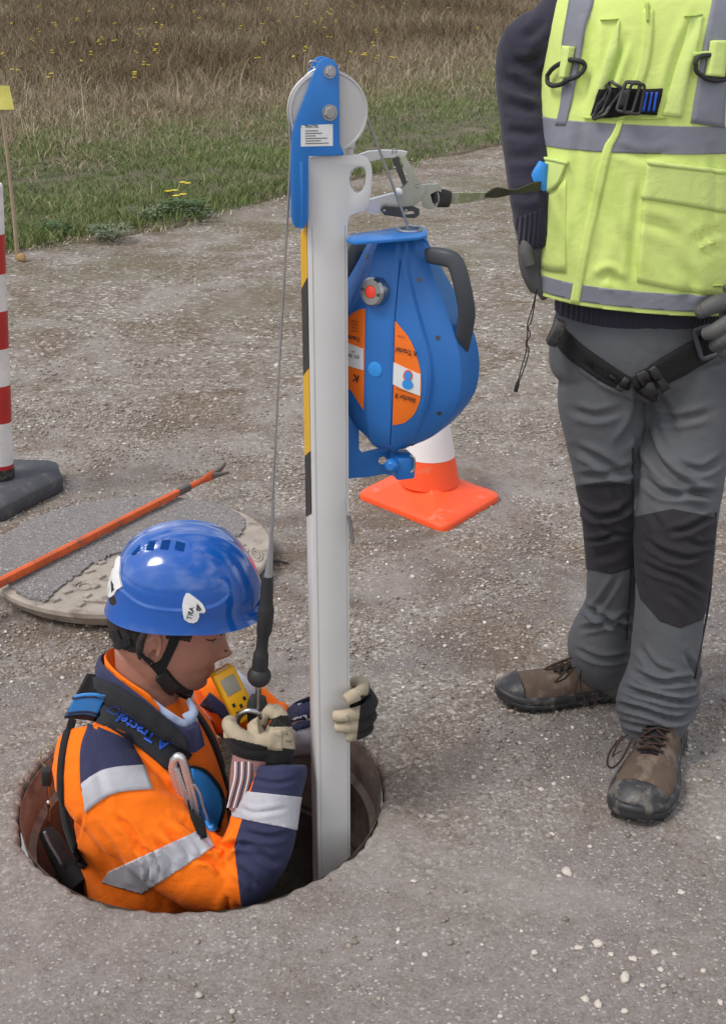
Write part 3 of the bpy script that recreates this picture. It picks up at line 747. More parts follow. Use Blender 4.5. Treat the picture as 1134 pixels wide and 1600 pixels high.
for i, (x, y) in enumerate(FL):
    short = y > 200
    # the head is at pixel (x, y): stand the plant where its head comes out at a natural height
    hd = .10 if short else .45 + .2 * random.random()
    d = ray(x, y); best = None
    for k in range(60, 1600):
        p = CAM + d * (k * .02); 
        if p.z - (float(und(p.x, p.y)) + hd) < 0: best = p; break
    if best is None: best = CAM + d * 26
    g = float(und(best.x, best.y)); o = bpy.data.objects.new('yellow_wildflower', FM[i % 5]); COL.objects.link(o)
    o.location = (best.x, best.y, g); s = (best.z - g) / .93; o.scale = (.75 if not short else 1, .75 if not short else 1, s); o.rotation_euler = (0, 0, random.random() * 6)
    if short: tag(o, {265: 'leftmost of three low yellow flowers in the short green grass', 279: 'middle one of three low yellow flowers in the short green grass', 291: 'rightmost of three low yellow flowers in the short green grass'}[x], 'wildflower', 'low flowers in the short grass')
    else: tag(o, 'yellow flowered weed standing among the tall dry grass', 'wildflower', 'yellow wildflowers in the dry grass')

# ---- broad-leaved weeds at the road edge
def weed(px, py, r, n, mat, label, seedk):
    rg = random.Random(seedk); p = gr(px, py); z = float(und(p.x, p.y)) + .01
    w_ = thing('leafy_weed', label, 'weed', (p.x, p.y, z)); b = BM()
    for k in range(n):
        a = rg.random() * 6.283; d = r * rg.random() ** .6; h = rg.uniform(.02, .11) * r / .16; l = r * rg.uniform(.18, .36)
        c = Vector((p.x + d * math.cos(a), p.y + d * math.sin(a), z + h)); dr = Vector((math.cos(a), math.sin(a), rg.uniform(-.2, .5))).normalized(); sd_ = dr.cross(Vector((0, 0, 1))).normalized() * l * .32
        q = [c - dr * l * .5, c + sd_ * .8 + Vector((0, 0, .004)), c + dr * l * .35 + sd_ * .5, c + dr * l * .6, c + dr * l * .35 - sd_ * .5, c - sd_ * .8 + Vector((0, 0, .004))]
        b.faces.new([b.verts.new(v) for v in q])
    me = bpy.data.meshes.new('leaves'); b.to_mesh(me); b.free(); kind(obj_me('leaves', me, mat, w_, None), 'stuff')
    b = BM()
    for k in range(5): tube(b, [(p.x, p.y, z - .01), (p.x + rg.uniform(-r, r) * .5, p.y + rg.uniform(-r, r) * .5, z + r * .3)], .003, 5)
    obj('stem', b, 'leaf_g', w_)
weed(82, 366, .13, 150, 'leaf_g', 'bright green leafy weed at the left end of the grass edge', 1)
weed(175, 372, .14, 130, 'leaf_grey', 'grey green rosette weed spreading onto the road', 2)
weed(230, 344, .14, 110, 'leaf_grey', 'grey leafy weed in the middle of the grass edge', 3)
weed(282, 338, .16, 200, 'leaf_g', 'dense dark green weed at the grass edge left of the mast', 4)
weed(313, 344, .13, 70, 'leaf_grey', 'flat pale weed creeping over the gravel beside the dense dark one', 5)
# ================================================================== MAST (white davit post with blue pulley head)
def px_poly(pts, Y, o, ux, uy):
    """measured outline -> 2D coordinates in the vertical plane through o spanned by ux, uy"""
    n = Vector(ux).cross(Vector(uy)); out = []
    for x, y in pts:
        d = ray(x, y); p = CAM + d * ((Vector(o) - CAM).dot(n) / d.dot(n)); q = p - Vector(o); out.append((q.dot(ux), q.dot(uy)))
    return out
MA = R(11.5)                                     # the mast is turned a little to the right
MU, MF, MZ = Vector((math.cos(MA), math.sin(MA), 0)), Vector((math.sin(MA), -math.cos(MA), 0)), Vector((0, 0, 1))
MO = Vector((at(516, 800, 2.04).x, 2.04, 0))   # front face centre line
mast = thing('davit_mast', 'tall white rectangular mast with blue pulley head rising out of the manhole', 'davit mast', (MO.x, MO.y, -.9))
def mp(u, f, z): return MO + MU * u + MF * f + MZ * z
def front_px(pts, f=0.0): return px_poly(pts, 2, MO + MF * f, MU, MZ)
HW, DP = .0325, .062
def mast_body():
    # hollow section with rounded corners and shallow grooves on the right side
    z0, z1 = -.9, at(500, 246, 2.03).z
    pr = round_poly([(-HW, 0), (HW, 0), (HW, -.006), (HW - .002, -.007), (HW - .002, -.011), (HW, -.012), (HW, -DP), (-HW, -DP)], .004, 3)
    pr = [(u, f) for u, f in pr]
    b = BM(); loft(b, [[mp(u, f, z) for u, f in pr] for z in (z0, z1 - .003, z1)])
    obj('post', b, 'white_mast', mast)
mast_body()
# handle plate with an oval opening, on the front right
top = [(483, 251), (487, 246), (500, 244), (548, 242), (562, 241), (573, 246), (580, 257), (582, 272), (580, 300), (577, 318), (570, 330), (556, 334), (547, 338), (544.5, 345)]
hole_ = [(563, 260), (569, 262), (572, 270), (571, 287), (567, 298), (561, 302), (554, 300), (548, 292), (546, 280), (548, 268), (555, 262)]
ptop = front_px(top, .004); ptop += [(HW - .0006, ptop[-1][1] - .01), (HW - .0006, -.88), (-HW + .0006, -.88), (-HW + .0006, ptop[0][1])]
b = BM(); prism(b, ptop[1:], MO + MF * .004, MU, MZ, .006, .0012, [front_px(hole_, .004)]); obj('handle_plate', b, 'white_mast', mast)
b = BM(); prism(b, [(p[0] * 1, p[1]) for p in front_px([(546, 256), (575, 252), (580, 262), (580, 300), (574, 322), (562, 331), (548, 333)], -.012)], MO - MF * .012, MU, MZ, .005, .001, [front_px([(563, 262), (568, 264), (571, 272), (570, 287), (566, 297), (561, 300), (556, 298), (550, 291), (548, 280), (550, 270), (556, 264)], -.012)]); obj('handle_plate', b, 'white_mast', mast)
# yellow and black tape down the left side
def side_band(ya, yb, mat, sl=.0):
    za, zb = at(486, ya, 2.05).z, at(486, yb, 2.05).z; b = BM(); f0, f1 = -.0008, -DP + .0015
    sl = .03
    q = [mp(-HW - .0012, f0, za), mp(-HW - .0012, f1, za + sl * 0 - sl), mp(-HW - .0012, f1, zb - sl), mp(-HW - .0012, f0, zb)]
    q2 = [p + MU * .0012 for p in q]; v = [b.verts.new(p) for p in q + q2]
    b.faces.new(v[:4]); b.faces.new(v[4:][::-1])
    for i in range(4): j = (i + 1) % 4; b.faces.new((v[i], v[j], v[4 + j], v[4 + i]))
    obj('tape_band', b, mat, mast)
for ya, yb, m_ in ((345, 431, 'yellow_tape'), (431, 572, 'black_tape'), (572, 700, 'yellow_tape'), (700, 797, 'black_tape')): side_band(ya, yb, m_)
# extrusion lip down the right edge, a rivet and a faint edge line
for u_, w_ in ((HW - .0050, .0011), (-HW + .0075, .0008)):
    z_t = at(540, 352, 2.04).z; b = BM(); box(b, mp(u_, .0042, (z_t - .88) / 2), (w_, .0008, z_t + .88), Matrix.Rotation(MA, 3, 'Z'), .0002, 1); obj('extrusion_lip', b, 'lip_grey', mast)
# blue side plates of the pulley head
fp = [(494, 108), (497, 98), (504, 92), (513, 90), (522, 94), (528, 103), (530, 116), (531, 225), (537, 239), (537, 243), (482, 244), (482, 340), (478, 352), (474, 356), (462, 356), (458, 350), (455, 338), (455, 240), (457, 205), (462, 188), (476, 152), (491, 112)]
b = BM(); prism(b, front_px(fp, .016), MO + MF * .016, MU, MZ, .005, .0012); obj('side_plate', b, 'blue_paint', mast)
b = BM(); rp = front_px([(494, 108), (497, 98), (504, 92), (513, 90), (522, 94), (528, 103), (530, 116), (531, 225), (484, 225), (484, 200), (462, 190), (476, 152), (491, 112)], .016)
prism(b, [(x, z) for x, z in rp], MO - MF * .030, MU, MZ, .005, .0012); obj('side_plate', b, 'blue_paint', mast)
# flange of the front plate wrapping the left of the post
b = BM(); box(b, mp(-HW - .0095, -.008, (at(470, 352, 2.04).z + at(470, 250, 2.04).z) / 2), (.006, .05, at(470, 250, 2.04).z - at(470, 354, 2.04).z), Matrix.Rotation(MA, 3, 'Z'), .0015); obj('flange', b, 'blue_paint', mast)
# two bolts
def bolt(px, py, r, parent, f=.016, h=.008, mat='steel'):
    p = front_px([(px, py)], f)[0]; c = MO + MF * f + MU * p[0] + MZ * p[1]; b = BM()
    lathe(b, [(0, -.002), (r * 1.28, -.002), (r * 1.28, .0015), (0, .0015)], c, MF, 24)
    lathe(b, [(0, .0014), (r, .0015), (r, h - .0015), (r * .85, h), (0, h)], c, MF, 6, side=(1, 0, .3)); obj('bolt', b, mat, parent, 30); return c
bolt(515, 112, .0074, mast); AX = bolt(515, 176, .0094, mast)
# the pulley wheel
c = AX - MF * .020; b = BM(); r0 = .0605
lathe(b, [(0, -.014), (.012, -.0145), (r0 * .9, -.0135), (r0, -.014), (r0, -.011), (r0 * .965, -.004), (r0 * .955, 0), (r0 * .965, .004), (r0, .011), (r0, .014), (r0 * .955, .0142), (r0 * .93, .0125), (.02, .0125), (.0, .0125)], c, MF, 72); obj('pulley_wheel', b, 'pulley', mast, 25)
# cable guard wires on the left of the head and a short white stub behind it
b = BM(); q = [(495, 96), (486, 95), (483, 100), (489, 106), (492, 104)]; tube(b, [at(x, y, 2.05) for x, y in q], .0013, 6, 3)
q = [(493, 108), (480, 116), (470, 128), (468, 132)]; tube(b, [at(x, y, 2.04) for x, y in q], .0016, 6, 3); obj('cable_guard', b, 'steel', mast)
b = BM(); c0 = at(543, 238, 2.085); lathe(b, [(0, -.03), (.0095, -.03), (.0095, .006), (.0115, .008), (.0115, .014), (0, .014)], c0, MZ, 20); obj('stub_tube', b, 'white_mast', mast)
# rating plate label: printed lines (the square code is left out)
lb = front_px([(470, 196), (520, 194), (520, 228), (470, 229)], .0165); b = BM(); prism(b, lb, MO + MF * .0166, MU, MZ, .0005)
lab = obj('data_label', b, 'white', mast); cx = sum(p[0] for p in lb) / 4; cz = sum(p[1] for p in lb) / 4
def label_text(s, du, dz, h, bold=0):
    text_on(bt, s, lambda x, y: MO + MF * .0171 + MU * (cx + du + x * h) + MZ * (cz + dz + y * h), bold)
bt = BM(); label_text('TRACTEL', -.008, .0135, .0052, .03)
for k, s in enumerate(('MAST 700', 'EN 795 B', 'MAX 500 kg', '2 PERS.', 'DATE  SERIAL')):
    pass
label_text('/\\', -.0235, .0135, .005)
for k, wdt in enumerate((.020, .026, .016, .034, .024, .036)):
    box(bt, MO + MF * .0169 + MU * (cx - .018 + wdt / 2) + MZ * (cz + .0072 - k * .0037), (wdt, .0004, .0009), Matrix.Rotation(MA, 3, 'Z'))
obj('printing', bt, 'print_black', lab, None)
# locking pin hanging at the right of the mast
b = BM(); tube(b, [at(544, 806, 2.03), at(548, 822, 2.03), at(551, 847, 2.03)], .0034, 8); tube(b, [at(544, 800, 2.03), at(542, 780, 2.04), at(545, 806, 2.03)], .0010, 6); obj('locking_pin', b, 'steel', mast)
# lower blue bracket and upper blue tongue that carry the retractable block
lo = [(538, 640), (551, 641), (556, 652), (561, 672), (561, 702), (566, 708), (600, 700), (622, 706), (640, 712), (645, 724), (641, 740), (624, 746), (600, 741), (575, 746), (545, 748), (538, 748)]
lh = [(592, 716), (599, 714), (605, 718), (604, 725), (596, 727), (591, 723)]
BF = -.052
b = BM(); prism(b, front_px(lo, BF), MO + MF * BF, MU, MZ, .007, .0012, [front_px(lh, BF)]); obj('lower_bracket', b, 'blue_paint', mast)
b = BM(); c0 = at(628, 726, 2.09); box(b, c0, (.034, .045, .042), Matrix.Rotation(R(18), 3, 'Z'), .005); obj('bracket_clevis', b, 'blue_paint', mast)
b = BM(); c1 = at(612, 727, 2.06); lathe(b, [(0, -.006), (.011, -.006), (.013, 0), (.011, .008), (.006, .012), (0, .012)], c1, (-.25, -1, .1), 8); obj('knob', b, 'blue_paint', mast)
b = BM(); tube(b, [at(640, 712, 2.07), at(647, 716, 2.07), at(647, 732, 2.07), at(642, 738, 2.07)], .0022, 6, 2); obj('retaining_clip', b, 'steel', mast)

# ================================================================== RETRACTABLE BLOCK
BA = R(-26)                                    # its narrow front looks to the lower left of the picture
BU, BF_ = Vector((math.cos(BA), math.sin(BA), 0)), Vector((math.sin(BA), -math.cos(BA), 0))
BC = at(596, 560, 2.06); BZ0 = at(596, 705, 2.08).z; BZ1 = at(620, 372, 2.08).z
block = thing('fall_arrester', 'blue retractable fall arrest block with orange labels bracketed to the mast', 'fall arrester', (BC.x, BC.y + .05, BZ0))
HB = BZ1 - BZ0
def bp(u, f, z): return Vector((BC.x, BC.y, 0)) + BU * u + BF_ * f + MZ * z
# half width and depth by height, measured on the casing
TB = np.array([  # t, half width of the flank front, half width of the wall, front crown, back
    (0.00, .020, .030, -.028, -.085), (.03, .030, .050, -.012, -.100), (.09, .049, .082, .000, -.112), (.17, .065, .110, .008, -.120), (.28, .080, .134, .013, -.124),
    (.40, .086, .140, .014, -.124), (.52, .080, .134, .013, -.122), (.64, .064, .117, .010, -.116), (.76, .047, .094, .005, -.107), (.87, .033, .072, -.003, -.097), (.95, .026, .058, -.012, -.088), (1.0, .019, .044, -.022, -.078)])
TB[:, 2] *= .955
def casing():
    ts = np.linspace(0, 1, 61); rings = []
    tt = np.array(catmull([tuple(r) for r in TB], 6))
    I = lambda t, c: float(np.interp(t, tt[:, 0], tt[:, c]))
    CS = .0225
    for t in ts:
        wf, ww, fr, bk = I(t, 1), I(t, 2), I(t, 3), I(t, 4); z = BZ0 + t * HB; cs = min(CS, wf * .7); mid = (fr - .045 + bk) / 2
        half = [(cs, fr), (cs + .0010, fr - .0007), (cs + (wf - cs) * .5, fr - .007), (wf - .004, fr - .0135), (wf + .001, fr - .0175), (wf + .004, fr - .025), (wf + (ww - wf) * .5, fr - .031), (ww - .010, fr - .038), (ww - .003, fr - .043), (ww, fr - .054), (ww, bk + .02), (ww - .006, bk + .008), (wf, bk), (cs, bk)]
        prof = half + [(-u, f) for u, f in half[::-1]]
        rings.append([bp(u, f, z) for u, f in prof])
    b = BM(); loft(b, rings); obj('casing', b, 'blue_case', block, 22)
casing()
me_case = [o for o in scene.objects if o.name == 'casing'][0].data.copy(); me_case.transform(Matrix.Translation(block.location)); BV_CASE = bvh_of(me_case)
# orange labels with a white band and upside-down lettering, laid on both flanks
def pxlabel(name, A, B, mat, off=.0008): b = BM(); patch(b, BV_CASE, A, B, off=off, thick=.0006, nu=30, nv=10, sub=4); return obj(name, b, mat, block, 30)
SL = [(617, 502), (616, 560), (615, 600), (613, 663)]; SR = [(618, 502), (640, 530), (652, 560), (658, 590), (657, 620), (648, 645), (632, 660), (614, 664)]
lab1 = pxlabel('orange_label', SL, SR, 'orange_label')
def lerp_band(y0, y1, x0, x1, yl, yr): return None
wb = BM(); patch(wb, BV_CASE, [(615, 566), (630, 573), (645, 580), (657, 585)], [(614, 600), (628, 607), (642, 613), (656.5, 618)], off=.0018, thick=.0006, nu=14, nv=6, sub=1); obj('white_band', wb, 'white', lab1)
wb = BM(); patch(wb, BV_CASE, [(540, 500), (552, 489), (562, 484), (571, 482)], [(540, 601), (550, 612), (560, 628), (568, 640)], off=.0008, thick=.0006, nu=16, nv=14, sub=4); lab2 = obj('orange_label', wb, 'orange_label', block, 30)
wb = BM(); patch(wb, BV_CASE, [(540, 534), (568, 545)], [(540, 570), (568, 578)], off=.0018, thick=.0006, nu=10, nv=6, sub=1); obj('white_band', wb, 'white', lab2)
def on_case(px, py, ang, h, off=.0026, bv=None, sx=1.0):
    ca, sa = math.cos(R(ang)), math.sin(R(ang)); bv = bv or BV_CASE
    def fn(x, y):
        q = (px + (x * ca * sx + y * sa) * h, py + (x * sa * sx - y * ca) * h); r = hit(bv, q[0], q[1], off)
        return r[0] if r else at(q[0], q[1], 2.05)
    return fn
b = BM(); text_on(b, 'A Tractel', on_case(635, 549, 192, 11.5, sx=.78), .02); text_on(b, 'blocfor R', on_case(633, 621, 196, 11, sx=.8), .02)
text_on(b, 'www.tractel.com', on_case(632, 611, 196, 4)); text_on(b, 'anti-fall', on_case(627, 526, 196, 4))
kind(obj('lettering', b, 'print_black', lab1, None), 'stuff')
b = BM(); text_on(b, 'Tractel', on_case(553, 528, 190, 9.5, sx=.8), .02)
for k in range(4): text_on(b, 'IIIIIIIIIIIIIIII', on_case(556, 502 + k * 5, 192, 3.4, sx=.8))
text_on(b, 'EN 360', on_case(553, 556, 190, 8, sx=.8)); text_on(b, 'K', on_case(557, 590, 195, 15), .02); text_on(b, 'IIIIIII', on_case(553, 549, 190, 3.4))
kind(obj('lettering', b, 'print_black', lab2, None), 'stuff')
def disc_px(px, py, rx, ry, off, n=22):
    return [(px + rx * math.cos(a), py + ry * math.sin(a)) for a in np.linspace(0, 2 * np.pi, n, endpoint=False)]
def disc_on(b, bv, px, py, rx, ry, off, rot=0):
    vs = []
    for a in np.linspace(0, 2 * np.pi, 24, endpoint=False):
        x, y = rx * math.cos(a), ry * math.sin(a); q = (px + x * math.cos(R(rot)) - y * math.sin(R(rot)), py + x * math.sin(R(rot)) + y * math.cos(R(rot))); r = hit(bv, *q, off); vs.append(b.verts.new(r[0] if r else at(*q, 2.05)))
    b.faces.new(vs)
b = BM(); disc_on(b, BV_CASE, 637.5, 586.5, 7.2, 9, .0026); obj('round_mark', b, 'red_lens', lab1, None)
b = BM(); disc_on(b, BV_CASE, 637.5, 586.5, 5.2, 7, .0030); disc_on(b, BV_CASE, 637, 600, 8.6, 7.6, .0028, 20); obj('oval_mark', b, 'blue_bright', lab1, None)
b = BM(); ribbon(b, BV_CASE, [(625, 408, .7), (620, 460, .7), (616.5, 505, .7), (614, 600, .7), (611, 660, .7), (609, 700, .7)], off=.0004, thick=.0004, nu=40, nv=1); obj('mould_seam', b, 'helmet_dark', block, None)
# indicator (metal collar with a red lens), round blue cap, screws
hc, hn = hit(BV_CASE, 588, 455, 0); hn = (hn + Vector((-.25, 0, -.05))).normalized()
b = BM(); lathe(b, [(0, -.006), (.0235, -.006), (.0235, .012), (.0205, .0165), (.011, .0165), (.011, .014), (0, .014)], hc, hn, 40); ind = obj('indicator_collar', b, 'steel', block, 30)
b = BM(); lathe(b, [(0, .013), (.0105, .0142), (.010, .0162), (0, .0178)], hc, hn, 24); obj('red_lens', b, 'red_lens', ind)
ux_, uy_, _ = frame(hn, (1, 0, 0)); 
for s in (-1, 1): b = BM(); lathe(b, [(0, .0160), (.0030, .0164), (.0030, .0176), (0, .0178)], hc + ux_ * s * .0158 + uy_ * -.004 * s, hn, 12); obj('screw', b, 'dark_steel', ind)
b = BM(); h2, n2 = hit(BV_CASE, 586, 577, 0); lathe(b, [(0, -.002), (.0128, -.002), (.0128, .001), (.010, .0018), (0, .002)], h2, n2, 32); obj('round_cap', b, 'blue_bright', block)
for x, y in ((655, 437), (684, 528), (686, 646), (640, 695), (573, 400)):
    h_ = hit(BV_CASE, x, y, 0)
    if h_: b = BM(); lathe(b, [(0, -.003), (.0040, -.003), (.0040, .0006), (0, .0006)], h_[0], h_[1], 16); obj('screw', b, 'dark_steel', block)
# moulded grey carrying handles on both sides
def handle(sgn, name):
    b = BM()
    if sgn > 0: P = [(668, 399, 2.06, .010), (676, 399, 2.055, .0115), (698, 403, 2.04, .012), (711, 411, 2.035, .0122), (720, 438, 2.03, .0122), (728, 478, 2.03, .0122), (728, 500, 2.035, .0122), (722, 532, 2.05, .012), (719, 550, 2.07, .010)]
    else: P = [(575, 378, 2.19, .013), (556, 388, 2.17, .014), (549, 400, 2.16, .014), (540, 430, 2.16, .014), (528, 470, 2.17, .014), (526, 505, 2.18, .013)]
    sweep(b, [(*at(x, y, Y), r, r * 1.15) for x, y, Y, r in P], (0, 1, 0), 16, 2, 3.4); obj('carry_handle', b, 'grey_handle', block)
handle(1, ''); handle(-1, '')
# upper tongue with cable outlet ring
tz = at(600, 366, 2.06).z
def tongue():
    P = [(541, 374), (548, 365), (600, 358), (640, 352), (660, 354), (668, 360), (667, 367), (655, 370), (610, 374), (556, 378)]
    Q = []
    for x, y in P:
        g = gr(x, y, tz); Q.append((g.x, g.y))
    b = BM(); prism(b, Q, (0, 0, tz), (1, 0, 0), (0, 1, 0), .005, .001); box(b, mp(HW + .003, -.05, tz + .022), (.005, .03, .055), Matrix.Rotation(MA, 3, 'Z'), .001); obj('cable_guide_tongue', b, 'blue_paint', mast)
tongue()
g = gr(640, 360, tz); OUT = Vector((g.x, g.y, tz))
b = BM(); lathe(b, [(.0125, -.008), (.0205, -.006), (.0215, .001), (.019, .003), (.0125, .001), (.0125, -.008)], OUT, MZ, 36); obj('outlet_ring', b, 'steel', block)

# ================================================================== STEEL CABLE with swivel snap hook
cab = thing('steel_cable', 'thin steel lifting cable over the pulley with a rubber sleeve and snap hook', 'cable', at(404, 1055, 2.06))
PW = AX - MF * .020
def wheel_pt(deg): return PW + MU * (math.cos(R(deg)) * .0598) + MZ * (math.sin(R(deg)) * .0598)
arc = [wheel_pt(a) for a in np.linspace(-4, 176, 26)]
b = BM(); pts = [OUT + Vector((-.004, -.003, -.012)), OUT + Vector((-.004, -.003, .01))] + arc
for x, y, Y in ((455, 235, 2.035), (447, 380, 2.04), (437, 560, 2.045), (428, 740, 2.05), (421, 880, 2.055)): pts.append(at(x, y, Y))
tube(b, pts, .0021, 8); obj('wire_rope', b, 'cable', cab)
def ctube(name, P, mat, parent=cab, seg=18, sub=2): b = BM(); tube(b, [at(x, y, Y) for x, y, Y, r in P], [p[3] for p in P], seg, sub); return obj(name, b, mat, parent)
ctube('rope_thimble', [(427, 785, 2.05, .0024), (423, 860, 2.053, .0042), (419, 905, 2.055, .0085), (417, 930, 2.055, .0110)], 'cable')
ctube('rubber_sleeve', [(418, 900, 2.055, .0105), (416, 945, 2.055, .0125), (416, 952, 2.055, .0145), (413, 985, 2.057, .0142), (411, 993, 2.057, .0112), (409, 1016, 2.058, .0112), (408, 1022, 2.058, .0140), (406, 1045, 2.06, .0150), (405, 1060, 2.06, .012)], 'black')
b = BM(); ellipsoid(b, at(405, 1056, 2.06), (.0222, .0222, .0215)); obj('rubber_stop_ball', b, 'black', cab)
ctube('swivel_pin', [(404, 1072, 2.06, .0052), (403, 1106, 2.062, .0052)], 'steel')
b = BM()
for s in (-1, 1): tube(b, [at(404 + s * 3.4, 1078, 2.056), at(403 + s * 3.4, 1104, 2.057)], .0012, 6)
obj('swivel_groove', b, 'dark_steel', cab)
b = BM(); C0 = at(403, 1100, 2.065); C1 = at(399, 1146, 2.075)
sweep(b, [(*at(404, 1088, 2.068), .014, .008), (*at(402, 1100, 2.068), .019, .011), (*at(400, 1120, 2.07), .0165, .011), (*at(399, 1140, 2.075), .013, .010), (*at(397, 1160, 2.08), .010, .009)], (1, 0, 0), 16, 3, 2.6); obj('snap_hook', b, 'black', cab)
b = BM(); ring = [at(391 + 21 * math.cos(a), 1131 + 21 * math.sin(a), 2.065 + .01 * math.sin(a)) for a in np.linspace(0, 2 * np.pi, 28, endpoint=False)]
tube(b, ring, .006, 10, closed=True); obj('attachment_ring', b, 'steel', cab)

# ================================================================== GRAB HOOK AND WEBBING between mast and the standing worker
hk = thing('grab_connector', 'open jawed metal connector clamped on the mast handle, its webbing running to the standing worker', 'connector', at(640, 300, 2.06))
HKD = .10
def plate(name, pts, Y, th, mat, bev=0, holes=(), ang=0):
    Y += HKD
    ux = Vector((math.cos(R(ang)), math.sin(R(ang)), 0)); o = Vector((at(640, 300, Y).x, Y, 0)); n = ux.cross(MZ)
    b = BM(); prism(b, px_poly(pts, Y, o, ux, MZ), o, ux, MZ, th, bev, [px_poly(h, Y, o, ux, MZ) for h in holes]); return obj(name, b, mat, hk, 20)
plate('upper_jaw', [(560, 242), (575, 237), (600, 235), (626, 236), (636, 238), (634, 243), (618, 246), (600, 247), (580, 252), (565, 250)], 2.05, .014, 'chrome')
plate('lower_jaw', [(575, 313), (612, 303), (622, 304), (624, 328), (612, 330), (578, 334), (572, 326)], 2.05, .016, 'chrome')
plate('jaw_link', [(612, 249), (621, 244), (628, 262), (636, 286), (630, 292), (625, 280), (617, 262)], 2.045, .008, 'dark_steel')
plate('cheek_plate', [(622, 241), (634, 246), (646, 268), (658, 288), (664, 296), (655, 316), (642, 326), (626, 322), (620, 306), (632, 290), (638, 284), (634, 268)], 2.04, .005, 'olive_metal')
plate('cheek_plate', [(617, 306), (628, 292), (640, 280), (650, 276), (656, 292), (650, 312), (640, 328), (622, 330)], 2.055, .006, 'dark_steel')
plate('lever', [(594, 328), (600, 322), (622, 324), (645, 322), (655, 327), (655, 336), (648, 341), (628, 340), (600, 336)], 2.035, .006, 'dark_steel', holes=[[(632, 330), (645, 330), (648, 334), (636, 336), (630, 334)]])
b = BM(); ellipsoid(b, at(622, 300, 2.03 + HKD), (.0075, .0075, .0068)); obj('rivet_cap', b, 'white', hk)
for x, y in ((600, 329), (634, 329), (652, 292), (616, 262)): b = BM(); lathe(b, [(0, 0), (.0028, 0), (.0024, .002), (0, .0024)], at(x, y, 2.033 + HKD), (0, -1, 0), 12); obj('rivet', b, 'steel', hk)
b = BM(); tube(b, [at(x, y, 2.04 + HKD) for x, y in ((613, 241), (614, 234), (619, 233), (618, 240))], .0012, 6, 2); obj('spring_wire', b, 'steel', hk)
plate('end_hook', [(656, 290), (668, 288), (684, 288), (690, 294), (689, 300), (682, 298), (672, 304), (676, 318), (684, 316), (682, 324), (672, 328), (660, 324), (656, 308)], 2.045, .010, 'olive_metal')
b = BM(); tube(b, [at(675 + 9 * math.cos(a), 310 + 13 * math.sin(a), 2.05 + HKD) for a in np.linspace(0, 2 * np.pi, 20, endpoint=False)], .0034, 8, closed=True); obj('eye_ring', b, 'steel', hk)
b = BM(); sweep(b, [(*at(674, 310, 2.05 + HKD), .014, .009), (*at(684, 309, 2.06 + HKD), .0155, .010), (*at(699, 311, 2.075 + HKD), .0140, .009)], (0, 0, 1), 14, 3, 3); obj('rubber_cover', b, 'black', hk)
def band(b, P, th=.0016):
    """flat webbing: P = (px, py, Y, half width m, twist deg)"""
    S = catmull(P, 6); rings = []
    for i, s in enumerate(S):
        c = at(s[0], s[1], s[2]); a = at(*S[max(0, i - 1)][:3]); e = at(*S[min(len(S) - 1, i + 1)][:3]); x, y, z = frame(e - a, (0, 0, 1))
        x, y = x * math.cos(R(s[4])) + y * math.sin(R(s[4])), y * math.cos(R(s[4])) - x * math.sin(R(s[4]))
        rings.append([c + x * s[3] + y * th, c - x * s[3] + y * th, c - x * s[3] - y * th, c + x * s[3] - y * th])
    loft(b, rings)
MAT['strap_pale'] = cloth('olive_transparent_sleeve', (.26, .27, .14), dirt=((.42, .43, .36), 60, .5, .8)); MAT['strap_olive'] = cloth('dark_olive_webbing', (.045, .045, .025), wst=.5)
b = BM(); band(b, [(695, 310, 2.175, .009, 0), (730, 309, 2.20, .0085, 8), (762, 305, 2.22, .006, 20)]); obj('sleeved_webbing', b, 'strap_pale', hk)
b = BM(); band(b, [(758, 305, 2.215, .004, 30), (775, 301, 2.23, .0085, 0), (800, 300, 2.25, .0055, 40), (830, 293, 2.33, .0085, 10), (850, 290, 2.40, .0085, 0)]); obj('webbing', b, 'strap_olive', hk)

# ================================================================== TRAFFIC CONE
cp = gr(670, 779); cone = thing('traffic_cone', 'orange traffic cone with a white band on a square base behind the blue block', 'traffic cone', (cp.x, cp.y, 0))
def cone_():
    b = BM(); q4 = [gr(557, 767), gr(692, 821), gr(781, 769)]; q4.append(q4[0] + q4[2] - q4[1]); ce = sum(q4, Vector()) / 4; poly = round_poly([(p.x - ce.x, p.y - ce.y) for p in q4], .035, 5)
    poly = [(x, y) for x, y in poly]; n = len(poly)
    def ringat(f, r, z):
        out = []
        for x, y in poly:
            q = Vector((x, y)); d = q.normalized(); out.append(Vector((cp.x, cp.y, z)) + Vector((*(q * (1 - f) + d * r * f), 0)))
        return out
    rings = [ringat(0, .1, .0), ringat(0, .1, .014), ringat(.03, .1, .019), ringat(.25, .12, .024), ringat(.6, .125, .033), ringat(.85, .118, .045), ringat(1, .100, .058), ringat(1, .096, .062), ringat(1, .094, .066)]
    loft(b, rings); obj('base', b, 'orange_cone', cone, 50)
    b = BM(); lathe(b, [(.0935, .060), (.0925, .12), (.089, .131)], (cp.x, cp.y, 0), MZ, 56) if False else lathe(b, [(0, .05), (.0935, .058), (.0765, .145), (.0760, .147), (0, .147)], (cp.x, cp.y, 0), MZ, 56); obj('body', b, 'orange_cone', cone, 50)
    b = BM(); lathe(b, [(0, .146), (.0772, .1465), (.0565, .262), (0, .2625)], (cp.x, cp.y, 0), MZ, 56); obj('reflective_band', b, 'cone_white', cone, 50)
    b = BM(); lathe(b, [(0, .262), (.0555, .2625), (.028, .43), (.026, .445), (.020, .447), (.018, .43), (0, .43)], (cp.x, cp.y, 0), MZ, 48); obj('tip', b, 'orange_cone', cone, 50)
cone_()

